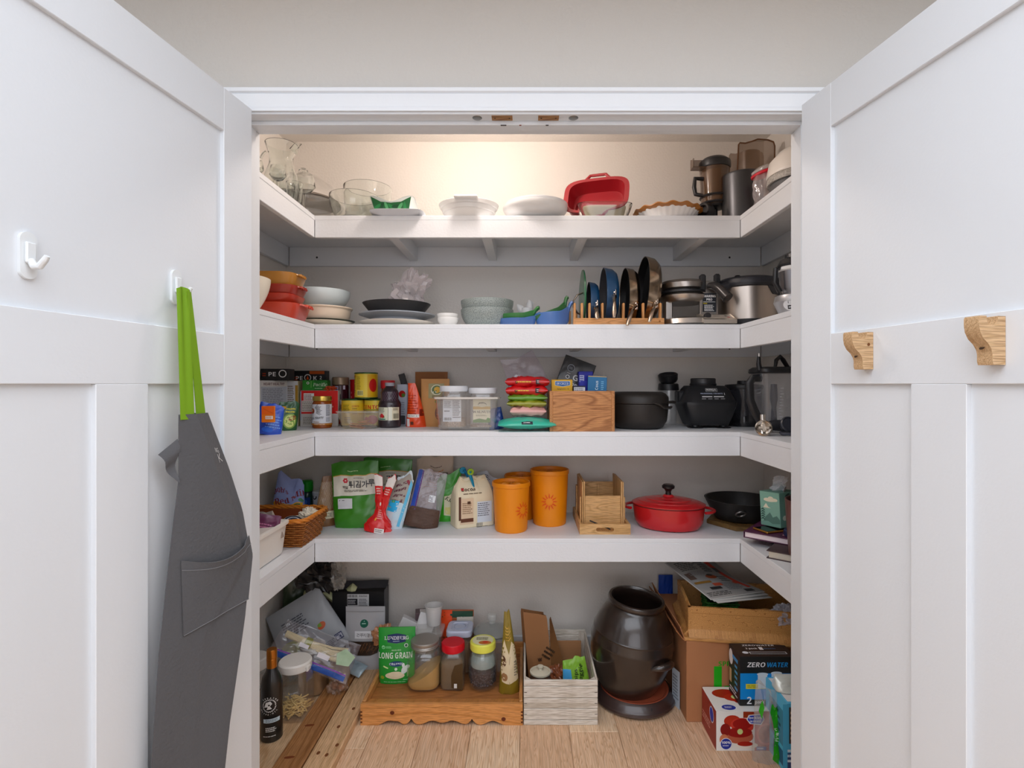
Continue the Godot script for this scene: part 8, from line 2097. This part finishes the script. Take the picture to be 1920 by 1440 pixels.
	var p2 := Pr.new().rect(0.5, 0.5, 0.97, 0.97, "8f8d8b").poly(PackedVector2Array([Vector2(0.62, 0.03), Vector2(0.76, 0.03), Vector2(0.94, 0.8), Vector2(0.86, 0.82)]), "b83a24").rect(0.5, 0.1, 0.18, 0.12, "2a2a2c").rows(0.26, 0.2, 0.34, 0.22, 6, "3a3836", 3).rows(0.3, 0.9, 0.5, 0.1, 3, "3c3a38", 9).rect(0.12, 0.45, 0.12, 0.16, "5a4a42").rect(0.8, 0.9, 0.16, 0.08, "2a2a2a").rows(0.56, 0.28, 0.2, 0.2, 4, "1f1f20", 4).rect(0.74, 0.3, 0.1, 0.12, "3a3838").circ(0.46, 0.5, 0.1, "8a4a2c", 0.5).circ(0.46, 0.46, 0.06, "2c2a26", 0.4).rows(0.66, 0.55, 0.2, 0.16, 3, "3a3a3c", 5).rect(0.2, 0.62, 0.3, 0.05, "8a6a3a").rect(0.4, 0.7, 0.16, 0.07, "b05a44").rect(0.3, 0.78, 0.2, 0.06, "2c2c2c").rows(0.64, 0.76, 0.34, 0.2, 6, "6a6a6c", 6).rows(0.28, 0.4, 0.3, 0.1, 3, "7a7876", 7).circ(0.76, 0.66, 0.04, "b0503a")
	print_on(o, p2, func(q: Vector2, k: float) -> Vector3: return sheet.call(clampf(q.x, 0, 1), clampf(q.y, 0, 1)) + Vector3(0, k + 0.0008, 0), 0.06)
	# white and red food box with a black filter box on top of it
	p = Pr.new().rect(-0.035, 0, 0.134, 0.14, "d2d0cc").rect(0.068, 0, 0.068, 0.14, "9a2028")
	p.circ(-0.045, 0.035, 0.03, "a83a2a", 0.7).circ(-0.01, 0.02, 0.042, "b8463a", 0.62, -0.1).circ(-0.01, 0.025, 0.034, "8f1c18", 0.55).circ(-0.02, -0.02, 0.05, "a8604a", 0.5).circ(-0.02, -0.005, 0.045, "8a1614", 0.4).circ(-0.018, -0.002, 0.01, "b8c48a").circ(-0.07, 0.005, 0.018, "7a1a1c", 1.2).circ(0.005, -0.05, 0.04, "dcd6cc", 0.3).circ(0.0, -0.045, 0.028, "9a2c20", 0.3).circ(-0.075, -0.03, 0.016, "b8785a", 1.2).rect(0.018, 0.058, 0.05, 0.022, "8a3a1c")
	p.circ(-0.068, -0.045, 0.021, "e6e6ea").circ(-0.068, -0.045, 0.019, "2a3a8a").text("100%", -0.068, -0.04, 0.009, "f0f0f4").rows(-0.068, -0.051, 0.024, 0.006, 1, "d8d8e4", 3)
	p.poly(PackedVector2Array([Vector2(0.012, 0.058), Vector2(0.06, 0.062), Vector2(0.068, 0.042), Vector2(0.056, 0.022), Vector2(0.016, 0.026), Vector2(0.004, 0.042)]), "e6e6ea").poly(PackedVector2Array([Vector2(0.014, 0.055), Vector2(0.058, 0.059), Vector2(0.065, 0.042), Vector2(0.054, 0.025), Vector2(0.018, 0.029), Vector2(0.008, 0.042)]), "2440a0").text("berkley", 0.036, 0.047, 0.009, "f0f0f4").text("jensen", 0.035, 0.035, 0.009, "f0f0f4")
	p.circ(0.075, -0.01, 0.03, "7a1418", 1.1).circ(0.075, -0.01, 0.036, "b85a5c", 1.1).circ(0.075, -0.01, 0.029, "8a161c", 1.1).rect(0.056, -0.06, 0.034, 0.013, "2a3a8a").rows(0.056, -0.06, 0.028, 0.008, 1, "d8d8e4", 4)
	var left := Pr.new().rect(0, 0, 0.152, 0.138, "8a3a34").circ(0.03, 0.03, 0.022, "dcdce4", 1.3).circ(0.03, 0.03, 0.019, "2f44a0", 1.3).rows(-0.02, -0.02, 0.1, 0.03, 3, "c89a90", 5)
	var top := Pr.new().rect(0, 0, 0.2, 0.15, "d2d0cc").circ(-0.03, 0.03, 0.05, "9a2f22", 0.6).circ(0.0, 0.005, 0.045, "a83a2a", 0.55).circ(-0.005, 0.008, 0.012, "b8c48a").circ(0.03, 0.05, 0.03, "b86a2a", 0.6).circ(-0.05, -0.055, 0.028, "e6e6ea", 0.62).circ(-0.05, -0.055, 0.025, "2a3a8a", 0.62).rows(-0.05, -0.055, 0.03, 0.012, 2, "e0e0ea", 5).circ(0.025, -0.02, 0.04, "8f2a1c", 0.4).rect(0.06, -0.01, 0.03, 0.02, "24389a")
	carton("food_box", "white and red food carton with tomato pictures on the floor", Vector3(0.779, 0, -1.967), Vector3(0.204, 0.14, 0.152), 0.0, mat("d2d0cc", 0.45), {"front": p, "left": left, "top": top})
	p = Pr.new().rect(0, 0, 0.2, 0.176, "141416").rect(0, -0.018, 0.2, 0.094, "1f8ac8").text("ZERO", -0.042, 0.06, 0.017, "e8e8ea", 0.0, true, 1.15, 0.2).text("WATER", 0.034, 0.06, 0.017, "2f8fc8", 0.0, true, 0.98, 0.2).rect(-0.02, -0.018, 0.12, 0.018, "c8c04a").rows(-0.02, -0.018, 0.11, 0.01, 2, "8a8430", 4).circ(-0.02, 0.026, 0.02, "c9d2da", 0.3).rect(-0.02, 0.0, 0.034, 0.05, "d8dee4").circ(0.03, 0.03, 0.02, "c9d2da", 0.3).rect(0.03, 0.0, 0.036, 0.06, "d8dee4").text("2", -0.068, -0.068, 0.026, "e8e8ea").text("pack", -0.03, -0.075, 0.011, "e8e8ea")
	left = Pr.new().rect(0, 0, 0.098, 0.176, "17181c").rows(0.02, -0.005, 0.03, 0.1, 5, "5a9ac8", 4).circ(-0.03, 0.05, 0.018, "c9c8c8", 1.6).rect(-0.034, -0.02, 0.02, 0.05, "b89a7a").rect(0.01, 0.06, 0.05, 0.014, "4a8ab8").rows(0.0, -0.066, 0.08, 0.02, 2, "c8c8cc", 6)
	top = Pr.new().rect(0, 0, 0.2, 0.098, "1a191b").text("ZEROWATER", 0.0, 0.033, 0.011, "c0c0c2", 0.0, true, 1.35, 0.2).text("2 pack", -0.035, 0.008, 0.01, "dcdcde").rect(0.0, 0.009, 0.014, 0.02, "dcdcde").rows(0.035, 0.008, 0.05, 0.008, 1, "4a6a8a", 3).rect(0.012, -0.024, 0.135, 0.016, "b8bcc2").rect(0.012, -0.024, 0.129, 0.011, "24262c").circ(-0.07, -0.022, 0.011, "c8ccd2", 0.8)
	carton("filter_box", "black and blue water filter box standing on the food carton", Vector3(0.874, 0.1405, -1.971), Vector3(0.204, 0.177, 0.1), 0.0, mat("18181b", 0.45), {"front": p, "left": left, "top": top})
	# plastic bag, foil pack and blue box by the jamb
	var bg := Bag.new(0.105, 0.265, 0.05, 132)
	bg.top = 0.7; bg.wr = 0.01; bg.fold = 0.25
	p = Pr.new().poly(PackedVector2Array([Vector2(0.012, 0.02), Vector2(0.034, 0.0), Vector2(0.044, 0.08), Vector2(0.036, 0.21), Vector2(0.016, 0.225), Vector2(0.006, 0.19), Vector2(0.02, 0.12)]), "3a9a24").text("Pine O", 0.026, 0.11, 0.012, "e8f0e0", PI / 2, true, 1.0, 0.15).poly(PackedVector2Array([Vector2(-0.03, 0.17), Vector2(-0.018, 0.215), Vector2(-0.012, 0.2), Vector2(-0.02, 0.15)]), "3a9a24")
	pouch("produce_bag", "wrinkled clear bag with a green printed band in front of cartons", "bag", Vector3(0.834, 0, -1.84), -0.15, bg, clear("d8d6d0", 0.2, 0.08), p)
	bg = Bag.new(0.15, 0.052, 0.09, 133)
	bg.wr = 0.008; bg.full = 0.25
	o = thing("foil_bag", "silver white foil pack lying on the light blue box by right jamb", "bag", Vector3(0.93, 0.247, -1.84))
	var mb := MB.new()
	bg.add(mb)
	part(o, "pouch", mb.done(50.0), mat("c9ccc6", 0.3, 0.3))
	p = Pr.new().rect(0.0, 0, 0.19, 0.24, "58a0bc").rect(-0.06, 0.05, 0.03, 0.12, "3a3430").rows(-0.06, 0.05, 0.02, 0.1, 6, "c8b090", 3).text("0", -0.045, 0.1, 0.02, "d86a7a").rect(-0.04, -0.07, 0.08, 0.06, "3a4a70").rows(-0.05, -0.05, 0.06, 0.05, 3, "d8e0e8", 5)
	left = Pr.new().rect(0, 0, 0.15, 0.24, "5fa8c4").rect(0.0, 0.02, 0.1, 0.12, "4a7a94").rows(0.0, 0.03, 0.07, 0.08, 4, "2a3a4a", 6).rect(0.02, -0.08, 0.08, 0.05, "3a5a7a").circ(-0.02, 0.0, 0.02, "5a3a24", 1.5)
	carton("blue_carton", "light blue printed carton at the edge of the right door jamb", Vector3(0.945, 0, -1.84), Vector3(0.16, 0.246, 0.16), 0.0, mat("5fa8c4", 0.45), {"front": p, "left": left, "top": Pr.new().rect(0, 0, 0.15, 0.14, "d8d4d2").text("0", -0.05, 0.0, 0.03, "d86a7a")})

func mb_mat(o: Node3D) -> void:
	var pts := []
	for i in 220:
		var a := i * 0.35
		var r := 0.004 + 0.00032 * i * 1.0
		pts.append(Vector3(cos(a) * r * 1.1, 0.003 + 0.0006 * sin(a * 9.0), sin(a) * r))
	part(o, "straw_coil", MB.new().tube(pts, 0.0042, 6).done(60.0), speckle("8a5a2a", "b9864a", 30.0, 0.7))

# ---------------------------------------------------------------- hooks, apron and brackets on the doors
func on_door(called: String, label: String, cat: String, s: int, t: float, y: float) -> Node3D:
	var o := thing(called, label, cat)
	var f := door_frame(s)
	o.transform = Transform3D(f.basis, f * Vector3(s * t, y, 0))
	return o

func wall_hook(o: Node3D, z: float) -> void:
	var ol := PackedVector2Array()
	for i in 24:
		var a := TAU * i / 24
		ol.append(Vector2(cos(a) * 0.0135, sin(a) * 0.0135 + (0.0245 if sin(a) >= 0 else -0.0245)))
	var w := mat("e6e9ea", 0.35)
	part(o, "plate", MB.new().prism(ol, z, z + 0.006).done(30.0), w)
	part(o, "hook_stem", bx(Vector3(0, 0.004, z + 0.009), Vector3(0.016, 0.034, 0.006), 0.002), w)
	part(o, "hook_arm", MB.new().tube([Vector3(0, -0.008, z + 0.01), Vector3(0, -0.018, z + 0.016), Vector3(0, -0.018, z + 0.026), Vector3(0, -0.008, z + 0.036), Vector3(0, -0.002, z + 0.04)], [0.006, 0.006, 0.0055, 0.005, 0.004], 10).done(), w)

func on_doors() -> void:
	wall_hook(on_door("adhesive_hook", "empty white adhesive hook on the left door's upper panel", "hook", -1, 0.556, 1.508), -0.0099)
	wall_hook(on_door("adhesive_hook", "white adhesive hook carrying the apron's green straps", "hook", -1, 0.249, 1.512), -0.0099)
	apron()
	# pine brackets on the right door
	for i in 2:
		var o := on_door("wooden_bracket", ["pine bracket with a notched top on the door, nearer the pantry", "pine bracket with a chipped notch, nearer the room on the right door"][i], "bracket", 1, 0.222 + 0.276 * i, 1.332)
		var pf := PackedVector2Array([Vector2(0.0005, 0.0), Vector2(0.024, 0.0), Vector2(0.026, 0.006), Vector2(0.026, 0.018), Vector2(0.028, 0.026), Vector2(0.034, 0.035), Vector2(0.044, 0.044), Vector2(0.05, 0.055), Vector2(0.052, 0.066), Vector2(0.052, 0.078), Vector2(0.05, 0.081), Vector2(0.038, 0.081)])
		for k in 11:
			var a := 0.2 - (PI + 0.4) * k / 10.0
			pf.append(Vector2(0.0265 + cos(a) * 0.011, 0.0775 + sin(a) * 0.0125))
		pf.append_array(PackedVector2Array([Vector2(0.015, 0.081), Vector2(0.0005, 0.081)]))
		var bz := Transform3D(Basis(Vector3(0, 0, 1), Vector3(0, 1, 0), Vector3(-1, 0, 0)), Vector3.ZERO)
		part(o, "bracket_body", MB.new().prism(pf, -0.013, 0.013).done(35.0), wood("e0bd92", "c09868", 0, 7, 0.6, 8.0, 1.0), bz)
		part(o, "screw_hole", lt([[0.0, 0.0], [0.0036, 0.0], [0.0044, 0.001], [0.0, 0.0012]], 14), mat("3a2a1c", 0.7), Transform3D(Basis(Vector3.RIGHT, 0.9), Vector3(0, 0.0285, 0.0305)))
		if i == 0: part(o, "knot", lt([[0.0, 0.0], [0.0028, 0.0], [0.0034, 0.0006], [0.0, 0.0008]], 14), mat("6a4422", 0.7), Transform3D(Basis(Vector3.BACK, -PI / 2), Vector3(0.0131, 0.054, 0.012)))

func apron() -> void:
	var o := on_door("apron", "dark grey cloth apron with lime green straps hanging from the hook", "apron", -1, 0.0, 0.0)
	var cloth := mat("4c4c4e", 0.85).duplicate()
	cloth.rim_enabled = true
	cloth.rim = 0.3
	cloth.uv1_triplanar = true
	cloth.uv1_scale = Vector3(9, 9, 9)
	cloth.heightmap_enabled = true
	cloth.heightmap_texture = orange_peel
	cloth.heightmap_scale = 0.05
	# rows: height, then (along the door, off the door) for left edge, front fold, right edge, tucked back
	var rows := [[1.236, 0.298, 0.042, 0.266, 0.056, 0.225, 0.05, 0.245, 0.022], [1.1, 0.292, 0.036, 0.216, 0.07, 0.158, 0.052, 0.2, 0.018], [1.0, 0.303, 0.03, 0.176, 0.079, 0.138, 0.07, 0.17, 0.03], [0.89, 0.318, 0.028, 0.15, 0.084, 0.126, 0.082, 0.15, 0.04], [0.75, 0.336, 0.026, 0.25, 0.062, 0.146, 0.08, 0.17, 0.034], [0.53, 0.353, 0.024, 0.275, 0.055, 0.188, 0.072, 0.21, 0.03], [0.3, 0.37, 0.022, 0.27, 0.055, 0.222, 0.068, 0.24, 0.028], [0.12, 0.378, 0.02, 0.268, 0.055, 0.24, 0.066, 0.255, 0.026]]
	var at := func(u: float, v: float) -> Vector3:
		var y := lerpf(1.236, 0.12, v)
		var i := 0
		while i < rows.size() - 2 and rows[i + 1][0] > y: i += 1
		var f := clampf((rows[i][0] - y) / (rows[i][0] - rows[i + 1][0]), 0.0, 1.0)
		var k := []
		for c in range(1, 9): k.append(lerpf(rows[i][c], rows[i + 1][c], f))
		var s := u * 3.0
		var j := mini(int(s), 2)
		var g := s - j
		var p := Vector2(k[j * 2], k[j * 2 + 1]).lerp(Vector2(k[j * 2 + 2], k[j * 2 + 3]), g)
		return Vector3(-p.x, y, p.y + 0.004 * sin(u * 9.0 + v * 3.0) * smoothstep(0.0, 0.2, v))
	part(o, "cloth_body", MB.new().sheet(at, 60, 60, 0.0022).done(16.0), cloth)
	# a loose corner sticks out on the left
	part(o, "loose_corner", MB.new().sheet(func(u, v): return Vector3(-0.294 - 0.028 * u * (1.0 - v), 1.185 - 0.03 * u * (1.0 - v) - v * 0.095, 0.036 - 0.02 * u * (1.0 - v) + 0.006 * sin(v * 8.0)), 10, 12, 0.0022).done(60.0), cloth)
	# pocket with a drooping top and its seam
	var pk := func(u: float, v: float) -> Vector3:
		var top := 0.93 + 0.008 * u - 0.026 * sin(u * PI) * (1.0 - v)
		var y := lerpf(top, lerpf(0.772, 0.79, u), v)
		# the point of the cloth at this place along the door
		var w := (1.236 - y) / 1.116
		var right: Vector3 = at.call(0.664, w)
		var want := lerpf(-0.293, right.x, u)
		var lo := 0.0
		var hi := 0.664
		for i in 12:
			var mid := (lo + hi) / 2.0
			if at.call(mid, w).x < want: lo = mid
			else: hi = mid
		var q: Vector3 = at.call(lo, w)
		return q + Vector3(0.0, 0.0, 0.004 + 0.016 * sin(u * PI) * pow(1.0 - v, 3.0)) + Vector3(0.002, 0, 0) * u
	part(o, "pocket", MB.new().sheet(pk, 30, 20, 0.002).done(70.0), cloth)
	var seam := []
	for i in 31: seam.append(pk.call(i / 30.0, 0.13) + Vector3(0.0, 0, 0.0014))
	part(o, "seam", MB.new().tube(seam, 0.0009, 5).done(), mat("6a6a6c", 0.8))
	seam = []
	for i in 31: seam.append(pk.call(i / 30.0, 0.995) + Vector3(0.0, 0, 0.0014))
	part(o, "seam", MB.new().tube(seam, 0.0009, 5).done(), mat("6a6a6c", 0.8))
	# straps
	var green := mat("6a8a12", 0.75)
	part(o, "strap", MB.new().sheet(func(u, v): return Vector3(-lerpf(lerpf(0.281, 0.253, u), lerpf(0.297, 0.267, u), v), lerpf(1.503, 1.225, v) + 0.006 * sin(u * PI) * (1.0 - v), 0.022 + 0.024 * v + 0.006 * u + 0.003 * sin(u * 9.0) * (1.0 - v)), 10, 20, 0.002).done(60.0), green)
	part(o, "strap", MB.new().sheet(func(u, v): return Vector3(-lerpf(lerpf(0.262, 0.25, u), lerpf(0.256, 0.229, u), v), lerpf(1.5, 1.215, v), 0.03 + 0.02 * v), 8, 20, 0.002).done(60.0), green)
	# embroidery on the folded back half
	var e := Pr.new().text("NG", 0.0, 0.016, 0.011, "c8c8c8", -0.12, false, 1.1).stroke([Vector2(-0.008, -0.012), Vector2(-0.006, 0.006)], 0.0022, "c8c8c8").stroke([Vector2(-0.007, -0.004), Vector2(0.008, 0.007)], 0.0022, "c8c8c8").stroke([Vector2(-0.003, -0.002), Vector2(0.01, -0.011)], 0.0022, "c8c8c8")
	print_on(o, e, func(q: Vector2, k: float) -> Vector3: return at.call(0.52 + q.x * 4.2, (1.236 - 1.135 - q.y) / 1.116) + Vector3(0.0, 0, 0.0016 + k), 0.006, "embroidery")
